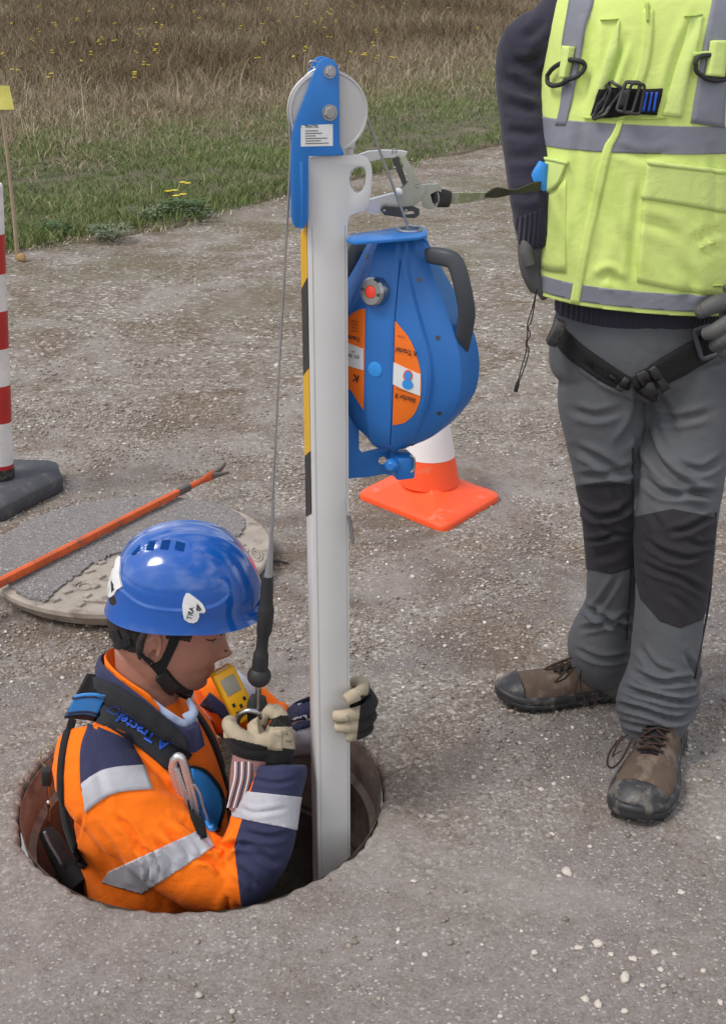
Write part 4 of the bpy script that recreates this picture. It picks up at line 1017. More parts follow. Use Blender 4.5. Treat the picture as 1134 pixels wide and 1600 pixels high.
# ================================================================== RED AND WHITE POST on its rubber foot
pb = gr(1, 757, .045); post = thing('barrier_post', 'red and white banded post in a dark rubber foot at the left edge', 'barrier post', (pb.x, pb.y, 0))
def post_():
    lean = (at(-19, 290, pb.y) - Vector((pb.x, pb.y, .05))).normalized(); c = Vector((pb.x, pb.y, .0)); r = .0395
    k0 = .085 / lean.z
    def seg(h0, h1, r0, name, mat): b = BM(); lathe(b, [(0, h0), (r0, h0), (r0, h1), (0, h1)], c, lean, 40); obj(name, b, mat, post, 40)
    seg(.03, .105, .0425, 'socket', 'boot_black'); seg(.1052, .118, .0397, 'band', 'post_red')
    ys = [(714, 662, 'post_white'), (662, 604, 'post_red'), (604, 546, 'post_white'), (546, 487, 'post_red'), (487, 429, 'post_white'), (429, 367, 'post_red'), (367, 292, 'post_white')]
    z = lambda y: (at(10, y, pb.y - .03).z) / lean.z
    h = .1182
    for a, q, m_ in ys: seg(h, z(q), .0393, 'band', m_); h = z(q) + .0002
    b = BM(); lathe(b, [(0, h), (.0393, h), (.036, h + .006), (0, h + .008)], c, lean, 40); obj('cap', b, 'post_white', post)
    # foot: bevelled block seen from its corner
    P = [gr(98, 768), gr(97, 752), gr(80, 740), gr(-60, 738), gr(-190, 790), gr(-170, 845), gr(8, 815), gr(4, 816)]
    c2 = [gr(100, 768), gr(92, 744), gr(-60, 740), gr(-170, 790), gr(-140, 835), gr(6, 816)]
    cen = sum(c2, Vector()) / len(c2); b = BM()
    q = lambda f, z_: [Vector((cen.x + (p.x - cen.x) * f, cen.y + (p.y - cen.y) * f, z_)) for p in c2]
    loft(b, [q(.985, .002), q(1, .008), q(1, .044), q(.985, .050), q(.86, .066), q(.84, .068)])
    bmesh.ops.bevel(b, geom=[e for e in b.edges if e.is_manifold and e.calc_face_angle(0) > R(35)], offset=.003, segments=2, affect='EDGES')
    obj('rubber_foot', b, 'rubber_grey', post, 40)
post_()

# ================================================================== MANHOLE COVER lying on the ground
cc0 = gr(205, 868, .04); CR = .385
cover = thing('manhole_cover', 'round cast iron manhole cover filled with asphalt, lying flat behind the worker', 'manhole cover', (cc0.x, cc0.y, 0))
def cover_():
    c = Vector((cc0.x, cc0.y, 0)); b = BM()
    lathe(b, [(0, .012), (CR * .93, .012), (CR * .95, .018), (CR * .985, .040), (CR, .044), (CR, .056), (CR - .004, .060), (0, .060)], c, MZ, 128); pl = obj('iron_plate', b, 'iron_dusty', cover, 40)
    # asphalt infill: chord-cut disc with a ragged outline, following the picture
    out = []; rg = random.Random(4)
    base = [(-14, 850), (10, 812), (60, 786), (120, 770), (190, 764), (260, 767), (320, 778), (356, 793), (378, 808), (383, 822), (375, 838), (352, 842), (300, 842), (262, 850), (224, 856), (196, 862), (172, 868), (158, 878), (140, 884), (124, 898), (106, 910), (88, 924), (70, 940), (40, 934), (18, 918), (-6, 890)]
    for i, (x, y) in enumerate(catmull([tuple(map(float, p)) for p in base], 5)):
        p = gr(x + rg.uniform(-2.5, 2.5), y + rg.uniform(-1.8, 1.8), .062); v = Vector((p.x - c.x, p.y - c.y)); 
        if v.length > CR * .965: v *= CR * .965 / v.length
        out.append((c.x + v.x, c.y + v.y))
    b = BM(); prism(b, out[:-1], (0, 0, .0665), (1, 0, 0), (0, 1, 0), .012, 0)
    bmesh.ops.triangulate(b, faces=[f for f in b.faces if len(f.verts) > 4]); bmesh.ops.subdivide_edges(b, edges=[e for e in b.edges if e.calc_length() > .03], cuts=2, use_grid_fill=True)
    for v in b.verts:
        if v.co.z > .066: v.co.z += noise.noise(v.co * 22) * .0022
    obj('asphalt_infill', b, 'infill', cover, 30)
    # raised cleats and ribs of the casting (all that shows beyond the asphalt)
    cl = [(70, 948, 12, 4, -30), (88, 938, 13, 4.5, -30), (106, 925, 15, 5, -25), (117, 960, 12, 5, -35), (127, 945, 13, 5, -38), (137, 931, 13, 5, -38), (149, 917, 13, 5, -38), (150, 940, 40, 3.5, 4), (156, 956, 38, 3.5, 6), (121, 912, 14, 4.5, -35), (159, 902, 14, 4.5, -35), (141, 893, 16, 4, -25), (375, 851, 18, 3, 8), (380, 872, 18, 3, 8), (160, 880, 12, 4, -30)]
    for x, y, l, w_, a in cl:
        p = gr(x, y, .062); k = (p - CAM).length / 2000; v = Vector((p.x - c.x, p.y - c.y))
        if v.length > CR * .97: continue
        b = BM(); box(b, (p.x, p.y, .0625), (l * k, w_ * k * 1.7, .009), Matrix.Rotation(R(-a * 1.6), 3, 'Z'), .0016); obj('cleat', b, 'iron_dusty', cover)
    def oval(x, y, rx, ry, rot, th=.0032):
        b = BM(); p = gr(x, y, .062); k = (p - CAM).length / 2000; pts = []
        for a in np.linspace(0, 2 * np.pi, 30, endpoint=False):
            u, v = rx * k * math.cos(a), ry * k * 1.9 * math.sin(a); pts.append(Vector((p.x + u * math.cos(R(rot)) - v * math.sin(R(rot)), p.y + u * math.sin(R(rot)) + v * math.cos(R(rot)), .0615)))
        tube(b, pts, th, 8, closed=True); obj('cast_ring', b, 'iron_dusty', cover)
    oval(378, 861, 9, 5, 0); oval(401, 866, 8, 13, 12); oval(401, 866, 4, 8, 12, .002); oval(134, 916, 11, 6, 0)
cover_()

# ================================================================== PRY BAR across the cover
def pry():
    A = gr(-70, 946, .084); B = gr(333, 742, .084); d = (B - A).normalized(); L_ = (B - A).length
    o = thing('pry_bar', 'worn orange painted iron pry bar with a forked end lying across the cover', 'pry bar', (A.x, A.y, A.z))
    b = BM(); sweep(b, [(*(A + d * L_ * t), .0125 + .001 * math.sin(t * 9), .011) for t in (0, .08)], (0, 0, 1), 8, 2); obj('bare_end', b, 'bar_iron', o)
    b = BM(); sweep(b, [(*(A + d * L_ * t), .0128 - .0022 * t, .0115 - .002 * t) for t in (.0805, .3, .5, .68, .835)], (0, 0, 1), 8, 2, 3); obj('bar', b, 'bar_orange', o)
    b = BM(); sweep(b, [(*(A + d * L_ * t), .0118, .0105) for t in (.8355, .865, .885)], (0, 0, 1), 8, 2, 3); obj('bare_collar', b, 'bar_iron', o)
    b = BM(); sweep(b, [(*(A + d * L_ * t), r1, r2) for t, r1, r2 in ((.8855, .0098, .009), (.94, .0092, .0085), (.965, .013, .0075), (1.0, .017, .006))], (.3, .4, .8), 10, 2); obj('neck', b, 'bar_orange', o)
    E = B; s = d.cross(MZ).normalized()
    b = BM(); P1 = gr(352, 724, .10); P2 = gr(358, 738, .088)
    sweep(b, [(*(E - d * .01), .012, .006), (*gr(345, 733, .095), .008, .0055), (*P1, .006, .004)], (0, 0, 1), 8, 3); obj('fork_prong', b, 'bar_iron', o)
    b = BM(); sweep(b, [(*(E - d * .01), .012, .006), (*gr(346, 741, .087), .007, .005), (*P2, .004, .003)], (0, 0, 1), 8, 3); obj('fork_prong', b, 'bar_iron', o)
pry()
# short rusty stick on the ground beside the cover
g1, g2 = gr(418, 877, .006), gr(450, 878, .006); b = BM(); tube(b, [g1, (g1 + g2) / 2 + Vector((0, .004, .002)), g2], .005, 7)
o = obj('wooden_stick', b, 'bar_iron', None); tag(o, 'short brown stick on the gravel just right of the manhole cover', 'stick')

# ================================================================== MARKING STAKE
sb = gr(28, 405); Yb = sb.y; stake = thing('marking_stake', 'thin leaning wooden stake with a yellow tag at the upper left', 'stake', (sb.x, sb.y, 0))
T = at(1, 160, Yb); b = BM(); tube(b, [Vector((sb.x, sb.y, -.04)), sb.lerp(T, .5) + Vector((.008, 0, 0)), T + Vector((0, 0, .05))], [.011, .0105, .009], 8, 3); obj('cane', b, 'wood', stake)
b = BM(); o_ = at(0, 152, Yb - .014); u = Vector((1, 0, 0)); q = [(-.09, .062), (.060, .060), (.075, -.066), (-.09, -.064)]
sb_ = []
t = bmesh.new(); n_ = 8
for s_ in (0, 1):
    for i in range(n_ + 1):
        for j in range(n_ + 1):
            fu, fv = i / n_, j / n_; x = (q[0][0] * (1 - fu) + q[1][0] * fu) * (1 - fv) + (q[3][0] * (1 - fu) + q[2][0] * fu) * fv; z = .062 * (1 - fv) - .065 * fv
            sb_.append(t.verts.new(o_ + Vector((x, -.012 * math.sin(fu * 3.1) - s_ * .0016, z))))
m_ = (n_ + 1)
for s_ in (0, 1):
    for i in range(n_):
        for j in range(n_):
            k = s_ * m_ * m_ + i * m_ + j; t.faces.new((sb_[k], sb_[k + m_], sb_[k + m_ + 1], sb_[k + 1]))
obj('yellow_tag', t, 'tag_yellow', stake)
# ================================================================== HEAD (shared by both people)
def head_bm(mtx, ears=True, xs=1.0):
    """head in its own frame: x forward, y to the figure's left, z up, origin between the ears"""
    Z = [-.122, -.112, -.098, -.085, -.075, -.065, -.055, -.045, -.033, -.018, 0, .018, .035, .055, .08, .1, .115, .122]
    FR = [.058, .078, .086, .085, .0895, .0865, .088, .087, .086, .084, .086, .092, .094, .092, .083, .066, .038, .005]
    BK = [.02, .015, .02, .035, .05, .062, .072, .080, .086, .092, .096, .099, .1, .099, .088, .07, .04, .005]
    SD = [.022, .038, .048, .055, .059, .062, .065, .067, .069, .071, .0725, .074, .0755, .076, .069, .055, .03, .004]
    zs = np.linspace(-.122, .122, 92); seg = 96; b = BM(); rings = []
    g = lambda v, m, s: math.exp(-((v - m) / s) ** 2)
    for z in zs:
        f, k, s = (float(np.interp(z, Z, q)) for q in (FR, BK, SD)); ring = []
        for i in range(seg):
            th = 2 * math.pi * i / seg; c, sn = math.cos(th), math.sin(th); e = 2 / 2.25
            x = math.copysign(abs(c) ** e, c) * (f if c > 0 else k); y = math.copysign(abs(sn) ** e, sn) * s
            if c > 0:
                x += g(y, 0, .0135 - .003 * (z > -.02)) * (.024 * g(z, -.043, .0105) + .017 * g(z, -.026, .014) + .009 * g(z, -.005, .014))     # nose
                x += .006 * g(abs(y), .014, .007) * g(z, -.045, .008)                                                            # nostril wings
                x += .006 * g(y, 0, .024) * (g(z, -.070, .0055) + 1.05 * g(z, -.083, .006)) - .004 * g(y, 0, .026) * g(z, -.0765, .003)   # lips
                x += .006 * g(y, 0, .020) * g(z, -.106, .010) - .003 * g(y, 0, .03) * g(z, -.094, .005)                             # chin
                x -= .011 * g(abs(y), .032, .014) * g(z, -.002, .012); x += .005 * g(abs(y), .028, .022) * g(z, .018, .008)           # sockets, brow
                x += .004 * g(abs(y), .042, .014) * g(z, -.030, .014)                                                            # cheekbone
                x -= .003 * g(abs(y), .038, .014) * g(z, -.065, .016)
                x += .0035 * g(abs(y), .032, .011) * g(z, -.003, .0065)                                                          # lids
            if x > 0: x *= xs
            ring.append(mtx @ Vector((x, y, z)))
        rings.append(ring)
    loft(b, rings)
    if ears:
        for s in (-1, 1):
            c = Vector((-.018 - .013 * (xs > 1), s * .073, -.012)); pts = []
            for a in np.linspace(-40, 250, 15):
                pts.append(mtx @ (c + Vector((.017 * math.cos(R(a)) - .004 * math.sin(R(a)), s * (.007 - .004 * math.cos(R(a))), .029 * math.sin(R(a))))))
            tube(b, pts, .0048, 8, 2)
            tube(b, [mtx @ (c + Vector((.010, s * .002, -.026))), mtx @ (c + Vector((.004, s * .004, -.032))), mtx @ (c + Vector((-.003, s * .005, -.024)))], .0062, 8, 2)
            q = mtx.to_3x3() @ Matrix.Diagonal((1, 1, 1)).to_3x3(); ellipsoid(b, mtx @ (c + Vector((-.003, s * .001, 0))), (.013, .0035, .022), mtx.to_3x3(), 12)
            tube(b, [mtx @ (c + Vector((-.006, s * .005, -.014))), mtx @ (c + Vector((-.009, s * .005, .002))), mtx @ (c + Vector((.002, s * .005, .015)))], .0034, 8, 2)
    return b
def head_matrix(loc, yaw, pitch, roll=0, s=1.0):
    return Matrix.Translation(loc) @ Matrix.Rotation(yaw, 4, 'Z') @ Matrix.Rotation(pitch, 4, 'Y') @ Matrix.Rotation(roll, 4, 'X') @ Matrix.Scale(s, 4)
def eyes(parent, mtx, dx=0.0):
    for s in (-1, 1):
        b = BM(); ellipsoid(b, mtx @ Vector((.0640 + dx, s * .031, -.004)), (.0112, .0112, .0112)); e = obj('eyeball', b, 'eye_white', parent)
        b = BM(); ellipsoid(b, mtx @ Vector((.0735 + dx, s * .031, -.007)), (.0028, .0055, .0055)); obj('iris', b, 'iris', e)
def PB(P):
    """(px, py, Y, ra, rb) -> sweep points"""
    return [(*at(x, y, Y), a, q) for x, y, Y, a, q in P]
def merge(b, other): join(b, other)

# ================================================================== WORKER IN THE MANHOLE
wk = thing('person', 'worker in orange and navy jacket and blue helmet standing in the manhole, looking down', 'person', (-.36, 2.16, -1.45))
HM = head_matrix(at(258, 970, 2.155), R(14), R(17), R(0), 1.12)
b = head_bm(HM, xs=1.13)
hv = HM @ Vector((-.022, 0, -.05))
nb = at(232, 1110, 2.165)
sweep(b, [(*hv, .058, .056), (*hv.lerp(nb, .5), .059, .058), (*nb, .068, .066), (*(nb + Vector((-.01, 0, -.08))), .11, .12)], (1, 0, 0), 28, 4)
tc_ = Vector((-.425, 2.17, 0))
sweep(b, [(tc_.x, tc_.y, .14, .07, .09), (tc_.x, tc_.y, .08, .09, .15), (tc_.x, tc_.y, -.1, .105, .15), (tc_.x + .02, tc_.y, -.35, .095, .14), (tc_.x + .03, tc_.y, -.5, .10, .145), (tc_.x + .03, tc_.y, -.6, .09, .14)], (1, 0, 0), 24, 3)
for s in (-1, 1):
    sweep(b, [(tc_.x + .03, tc_.y + s * .08, -.5, .07, .07), (tc_.x + .06, tc_.y + s * .09, -.95, .05, .05), (tc_.x + .02, tc_.y + s * .09, -1.42, .038, .038)], (1, 0, 0), 16, 3)
# arms inside the sleeves
def limb(b, P): sweep(b, PB(P), (0, 1, 0), 16, 3)
limb(b, [(170, 1215, 2.02, .045, .045), (330, 1372, 1.985, .038, .038), (372, 1372, 1.99, .034, .034), (415, 1170, 2.05, .024, .028)])
limb(b, [(330, 1100, 2.34, .045, .045), (410, 1165, 2.40, .036, .036), (430, 1150, 2.38, .034, .034), (508, 1116, 2.14, .024, .026)])
def stubbled_skin(local):
    m = MAT['skin'].copy(); m.name = 'skin_with_stubble'; t = m.node_tree; bs = t.nodes['Principled BSDF']; src = bs.inputs['Base Color'].links[0].from_socket
    g = t.nodes.new('ShaderNodeTexCoord'); v = N(t, 'ShaderNodeVectorMath', operation='DISTANCE'); t.links.new(g.outputs['Object'], v.inputs[0]); v.inputs[1].default_value = local
    add = N(t, 'ShaderNodeMath', operation='MULTIPLY_ADD'); t.links.new(noise_tex(t, 60, 4), add.inputs[0]); add.inputs[1].default_value = .03; t.links.new(v.outputs['Value'], add.inputs[2])
    fine = ramp(t, [(.35, (.15, .10, .082)), (.65, (.34, .19, .145))], noise_tex(t, 900, 2))
    t.links.new(mixc(t, src, fine, ramp(t, [(.062, .62), (.092, 0)], add.outputs[0])), bs.inputs['Base Color']); return m
me = fuse(b, .0032, 2, .5); body = obj_me('body', me, stubbled_skin(HM @ Vector((.066, 0, -.092)) - wk.location), wk, None)
body_w = me.copy(); body_w.transform(Matrix.Translation(wk.location)); BV_BODY = bvh_of(body_w)
eyes(wk, HM, .0075)
# cropped hair below the helmet: the skin of the head lifted a little where hair grows
HMI = HM.inverted()
def hairy(c, n):
    q = HMI @ c; f = q.x; z = q.z
    if abs(q.y) > .092 or q.length > .15 or z < -.062: return False
    if -.008 < f < .034 and z > .004 and abs(q.y) > .06: return True
    if f > .012: return z > .030 + (f - .012) * .3
    if f > -.042: return z > .020 and abs(q.y) < .079
    return z > -.046 + max(0, (f + .09)) * .25
bm_ = shell(body_w, [], .0024, hairy, .001); obj('hair', bm_, 'hair', wk, None)
# eyebrow, lips colour patches
for s in (-1, 1):
    b = BM(); tube(b, [HM @ Vector((.101, s * .014, .012)), HM @ Vector((.099, s * .030, .017)), HM @ Vector((.087, s * .048, .012))], [.002, .003, .0014], 6, 3); obj('eyebrow', b, 'hair', wk)
b = BM(); ribbon(b, BV_BODY, [(322, 999, .5), (328, 1000.5, 1.1), (334, 1000, 1.2), (338, 998, .6)], off=.0006, thick=.0004, nu=10, nv=2); obj('eyelashes', b, 'hair', wk, None)
b = BM(); ribbon(b, BV_BODY, [(350, 1015, .4), (353, 1017, 1.2), (356, 1017, .5)], off=.0004, thick=.0003, nu=6, nv=2); obj('nostril', b, 'hair', wk, None)
bm_ = shell(body_w, [], .0003, lambda c, n: (lambda q: -.090 < q.z < -.063 and abs(q.y) < .024 and q.x > .088)(HMI @ c), .0003); obj('lips', bm_, 'lip', wk, None)

# ---------------------------------------------------------------- helmet
HL = HM @ Matrix.Translation((.022, 0, .0735)) @ Matrix.Rotation(R(-7), 4, 'Y')
def helmet():
    nph, nt = 300, 130; A, Bw, C = .125, .101, .106; V = np.zeros((nt + 1, nph, 3))
    def sp(ph, t):
        c, s = math.cos(ph), math.sin(ph)
        if t < .8:
            q = t / .8; an = q * R(97); rr = math.sin(min(an, R(90))) ** .97; z = C * (math.cos(an) if an < R(90) else (math.cos(an)))
            ex = 1.0 + .015 * max(0, -c)
            x, y = A * rr * c * ex * (1 - .085 * max(0, c) * math.sin(math.pi * q) ** 2), Bw * rr * s
        else:
            q = (t - .8) / .2; x, y = A * c * (1 + .015 * max(0, -c)), Bw * s; z = C * math.cos(R(97)) - q * (.030 + .012 * max(0, -c) + .004 * math.cos(2 * ph))
            fl = q ** 1.5 * (.006 + .011 * max(0, c) ** 2.0); x += fl * c * 1.0; y += fl * s * .8
            z += .021 * max(0, c) ** 2 * q - .003 * q * abs(s)
        return x, y, z
    for i in range(nt + 1):
        for j in range(nph): V[i, j] = sp(2 * math.pi * j / nph, i / nt)
    # relief, mirrored on both sides: masks measured on the near side
    P = V.reshape(-1, 3).copy(); Q = P.copy(); Q[:, 1] = -np.abs(Q[:, 1]); Wm = np.array(HL); W = Q @ Wm[:3, :3].T + Wm[:3, 3]; X, Y = proj(W)
    nrm = P / np.array([A * A, Bw * Bw, C * C]); nrm /= np.linalg.norm(nrm, axis=1)[:, None] + 1e-9
    d = np.zeros(len(P)); side = np.abs(P[:, 1]) > .02
    def sd_line(pts):
        S = np.array(catmull(pts, 8)); yy = np.interp(X, S[:, 0], S[:, 1], left=-999, right=-999); return Y - yy, yy > -900
    # swept edge above the lower band
    dy, ok = sd_line([(166., 915.), (182., 918.), (215., 943.), (250., 953.), (300., 955.), (335., 948.), (355., 935.), (361., 922.)])
    sgn = 1 / (1 + np.exp(-dy / 1.6)); d += np.where(ok & side, (-.0022 + .0022 * sgn) * np.clip((X - 166) / 25, 0, 1) * np.clip((361 - X) / 14, 0, 1) * (dy > -55) * np.clip((dy + 55) / 30, 0, 1), 0)
    d += np.where(ok & side, .0012 * np.exp(-(dy / 2.0) ** 2), 0)
    # rim roll
    dy2, ok2 = sd_line([(160., 945.), (175., 960.), (230., 968.), (290., 976.), (340., 984.), (375., 978.), (402., 955.)])
    # crown ridge
    d += .0025 * np.exp(-((np.abs(P[:, 1]) - .030) / .008) ** 2) * np.clip(P[:, 2] / .08, 0, 1)
    dy3, ok3 = sd_line([(192., 868.), (206., 856.), (226., 846.), (250., 842.), (276., 843.), (300., 850.)])
    sg3 = 1 / (1 + np.exp(-dy3 / 1.1)); d += np.where(ok3 & (np.abs(P[:, 1]) > .03) & (dy3 < 40), -.0022 * sg3 * np.clip((40 - dy3) / 26, 0, 1) * np.clip((X - 192) / 12, 0, 1) * np.clip((300 - X) / 16, 0, 1), 0)
    P = P + nrm * d[:, None]
    t = bmesh.new(); Wp = P @ Wm[:3, :3].T + Wm[:3, 3]; vs = [t.verts.new(p) for p in Wp[nph:]]; top = t.verts.new(Wp[0])
    for j in range(nph): t.faces.new((top, vs[j], vs[(j + 1) % nph]))
    for i in range(nt - 1):
        for j in range(nph): a, c = i * nph + j, i * nph + (j + 1) % nph; t.faces.new((vs[a], vs[a + nph], vs[c + nph], vs[c]))
    # inner lip
    ctr = Vector(np.mean(Wp[-nph:], 0)); prev = vs[-nph:]
    for f_, up in ((.985, -.001), (.97, .003), (.95, .012)):
        ring = [t.verts.new(ctr + (v.co - ctr) * 1 if False else ctr + (Vector(Wp[nt * nph + j]) - ctr) * f_ + (HL.to_3x3() @ Vector((0, 0, up)))) for j in range(nph)]
        for j in range(nph): t.faces.new((prev[j], ring[j], ring[(j + 1) % nph], prev[(j + 1) % nph]))
        prev = ring
    return t
t = helmet(); hm = obj('helmet', t, 'helmet_blue', wk, 60)
hw = hm.data.copy(); hw.transform(Matrix.Translation(wk.location)); BV_H = bvh_of(hw)
# four vent slots: surface patches with the recess shade painted in as darker blue
for A_, B_ in (([(209, 866), (219, 854)], [(208, 869), (215, 860)]),):
    pass
for q in (((205, 866), (219, 851), (219, 858), (209, 868)), ((228, 860), (233, 845.5), (244, 844.5), (240, 860)), ((250, 858), (254, 843.5), (267, 844), (263, 859)), ((273, 858), (276, 845), (290, 849), (287, 862))):
    b = BM(); patch(b, BV_H, [q[0], q[1]], [q[3], q[2]], off=.0006, thick=.004, nu=5, nv=5, sub=1); obj('vent', b, 'helmet_dark', hm)
# two white lamp clips with the emblem
def poly_on(b, bv, pts, off, thick, smooth=1):
    S = [tuple(p) for p in pts]; c = (sum(p[0] for p in S) / len(S), sum(p[1] for p in S) / len(S)); n = len(S); K = 6; grid = []
    for k in range(1, K + 1):
        ring = []
        for p in S:
            q = (c[0] + (p[0] - c[0]) * k / K, c[1] + (p[1] - c[1]) * k / K); h_ = hit(bv, *q, off); ring.append((h_[0], h_[1]) if h_ else (at(q[0], q[1], grid[-1][0][0].y if grid else 2.1), Vector((0, -1, .3))))
        grid.append(ring)
    t = bmesh.new(); hc_ = hit(bv, *c, off); cv = t.verts.new(hc_[0] if hc_ else at(*c, 2.1)); vs = [[t.verts.new(p[0]) for p in r] for r in grid]
    for i in range(n): t.faces.new((cv, vs[0][i], vs[0][(i + 1) % n]))
    for a, q in zip(vs, vs[1:]):
        for i in range(n): t.faces.new((a[i], q[i], q[(i + 1) % n], a[(i + 1) % n]))
    bt_ = [t.verts.new(p[0] - p[1] * thick) for p in grid[-1]]
    for i in range(n): t.faces.new((vs[-1][i], bt_[i], bt_[(i + 1) % n], vs[-1][(i + 1) % n]))
    join(b, t)
c1 = [(291, 927), (296, 927), (303, 932), (311, 938), (317, 944), (321, 953), (319, 957), (311, 957), (311, 963), (308, 970), (302, 973), (295, 972), (288, 967), (286, 958), (285, 946), (287, 935)]
c2 = [(187, 870), (190, 870), (189, 884), (188, 896), (190, 909), (192, 916), (188, 920), (184, 921), (180, 929), (174, 934), (169, 932), (168, 922), (169, 912), (173, 898), (178, 885), (183, 875)]
b = BM(); poly_on(b, BV_H, c1, .0030, .005); k1 = obj('lamp_clip', b, 'white', hm)
b = BM(); poly_on(b, BV_H, [(308, 942), (315, 952), (312, 954), (306, 954)], .0036, .001); obj('emblem', b, 'dark_steel', k1)
b = BM(); text_on(b, 'TRA', on_case(298, 957, -76, 11, .0046, BV_H), .01); kind(obj('lettering', b, 'print_black', k1, None), 'stuff')
b = BM(); poly_on(b, BV_H, c2, .0030, .005); k2 = obj('lamp_clip', b, 'white', hm)
b = BM(); poly_on(b, BV_H, [(177, 907), (180, 914), (181, 921), (177, 926), (177, 918)], .0036, .001); obj('emblem', b, 'print_black', k2)
# chin strap: two webs meeting under the ear, buckle, band under the jaw
BV_HB = bvh_of(body_w)
def strap(P, **kw): b = BM(); ribbon(b, BV_HB, P, off=kw.pop('off', .0025), thick=.002, nv=4, **kw); return b
for P in ([(279, 974, 8.5), (272, 1000, 7.5), (263, 1022, 6.5), (254, 1040, 7)], [(200, 978, 3), (208, 1004, 2.6), (224, 1026, 2.8), (242, 1041, 4), (252, 1047, 4)], [(244, 1036, 9), (256, 1052, 8.5), (270, 1068, 8), (284, 1080, 8), (300, 1088, 7)]):
    obj('chin_strap', strap(P, nu=26), 'black_web', hm)
b = strap([(251, 1052, 10), (264, 1068, 10), (274, 1076, 9)], off=.007, nu=8); obj('strap_buckle', b, 'black', hm)
b = strap([(181, 984, 6), (184, 998, 8), (190, 1005, 8), (206, 1000, 4)], off=.006, nu=16); obj('nape_pad', b, 'black_web', hm)

# ---------------------------------------------------------------- jacket
b = BM()
sweep(b, [(nb.x - .005, 2.175, .215, .062, .068), (nb.x - .005, 2.17, .175, .085, .092), (tc_.x + .002, 2.17, .13, .108, .135), (tc_.x, 2.17, .07, .135, .175), (tc_.x - .002, 2.17, -.05, .148, .192), (tc_.x, 2.17, -.2, .145, .185), (tc_.x + .02, 2.17, -.4, .135, .175), (tc_.x + .02, 2.17, -.55, .14, .18)], (1, 0, 0), 40, 4, 2.25)
# near arm: upper arm, bent elbow, forearm with a wide cuff
sweep(b, PB([(146, 1152, 2.07, .062, .064), (150, 1205, 2.02, .076, .078), (196, 1262, 1.985, .075, .080), (262, 1322, 1.965, .068, .074), (320, 1366, 1.955, .062, .070), (352, 1378, 1.96, .055, .064)]), (.2, -1, 0), 28, 4)
sweep(b, PB([(330, 1372, 1.955, .052, .060), (366, 1372, 1.96, .062, .064), (398, 1330, 1.975, .064, .060), (413, 1285, 1.99, .060, .058), (424, 1240, 2.01, .056, .055), (433, 1206, 2.025, .052, .055), (434, 1197, 2.03, .051, .054)]), (1, 0, 0), 28, 4)
# far arm
sweep(b, PB([(322, 1108, 2.33, .058, .058), (362, 1090, 2.36, .056, .054), (398, 1112, 2.38, .052, .052), (425, 1140, 2.37, .05, .05), (448, 1146, 2.32, .050, .050), (475, 1138, 2.22, .045, .048), (500, 1130, 2.15, .040, .046)]), (0, .3, 1), 24, 4)
me = fuse(b, .0042, 4, .5)
rumple(me, .0042, 7, (1, 1, 1), 3.1); rumple(me, .0022, 16, (1, 1, .7), 8.1)
creases(me, [
    ([(222, 1330), (232, 1352), (232, 1376)], 3.2, .006, 1), ([(236, 1322), (248, 1346), (250, 1370)], 3.2, .006, 1), ([(130, 1180), (128, 1230), (140, 1268)], 4, .003, .5), ([(180, 1275), (205, 1300), (222, 1335)], 6, .006, .8), ([(150, 1290), (180, 1330), (200, 1370)], 6, .004, .8), ([(262, 1200), (285, 1225), (300, 1262)], 5, .006, .8), ([(345, 1340), (362, 1322), (372, 1300)], 5, .007, 1), ([(376, 1262), (400, 1270), (448, 1262)], 4, .003, .8), ([(385, 1215), (430, 1224), (466, 1216)], 4, .003, .8),
    ([(256, 1292), (285, 1320), (300, 1345)], 6, .008, .7), ([(240, 1310), (262, 1335), (272, 1362)], 6, .007, .7), ([(275, 1275), (310, 1300), (340, 1330)], 6, .007, .7),
    ([(215, 1320), (235, 1340), (243, 1362)], 5, .007, .8), ([(300, 1240), (325, 1270), (345, 1300)], 6, .006, .6), ([(128, 1275), (120, 1310), (112, 1335)], 4, .006, .5), ([(200, 1235), (250, 1232), (300, 1240)], 9, .004, .5),
    ([(330, 1315), (350, 1325), (372, 1318), (395, 1322)], 5, .008, .8), ([(310, 1340), (330, 1345), (348, 1362)], 5, .007, .8), ([(380, 1300), (420, 1308), (455, 1300)], 5, .005, .7), ([(362, 1350), (385, 1368), (400, 1385)], 6, .006, .7), ([(400, 1330), (425, 1345), (440, 1340)], 6, .005, .6),
    ([(150, 1190), (158, 1230), (170, 1270)], 8, .004, .5), ([(455, 1135), (470, 1128), (484, 1122)], 4, .006, .8), ([(380, 1075), (395, 1100), (400, 1130)], 4, .005, .6), ([(345, 1230), (350, 1262), (352, 1290)], 5, .006, .5)])
jk = obj_me('jacket', me, 'orange', wk, None)
jw = me.copy(); jw.transform(Matrix.Translation(wk.location)); BV_J = bvh_of(jw)
def region(name, cuts, mat, off, pred=None, parent=jk): 
    q = shell(jw, cuts, off, pred, .002)
    if q.faces: return obj(name, q, mat, parent, None)
    q.free()
def P_(pts, mat, name, off=.0012, nu=20, nv=14, sub=3):
    A, B = pts; b = BM(); patch(b, BV_J, A, B, off=off, thick=.0012, nu=nu, nv=nv, sub=sub); return obj(name, b, mat, jk, None)
# navy forearm: everything beyond the elbow of the near arm
fa0, fa1 = at(352, 1330, 1.96), at(420, 1200, 2.02)
nearf = lambda c, n: c.y < 2.135 and c.x > -.262 and c.z < .26
b = shell(jw, cutter([(350, 1180), (490, 1180), (490, 1440), (330, 1440), (362, 1335), (362, 1285)]), .0010, nearf, .002); obj('navy_sleeve', b, 'navy', jk, None)
b = shell(jw, cutter([(330, 1440), (285, 1425), (340, 1378), (364, 1330)]), .0010, nearf, .002); obj('navy_sleeve', b, 'navy', jk, None)
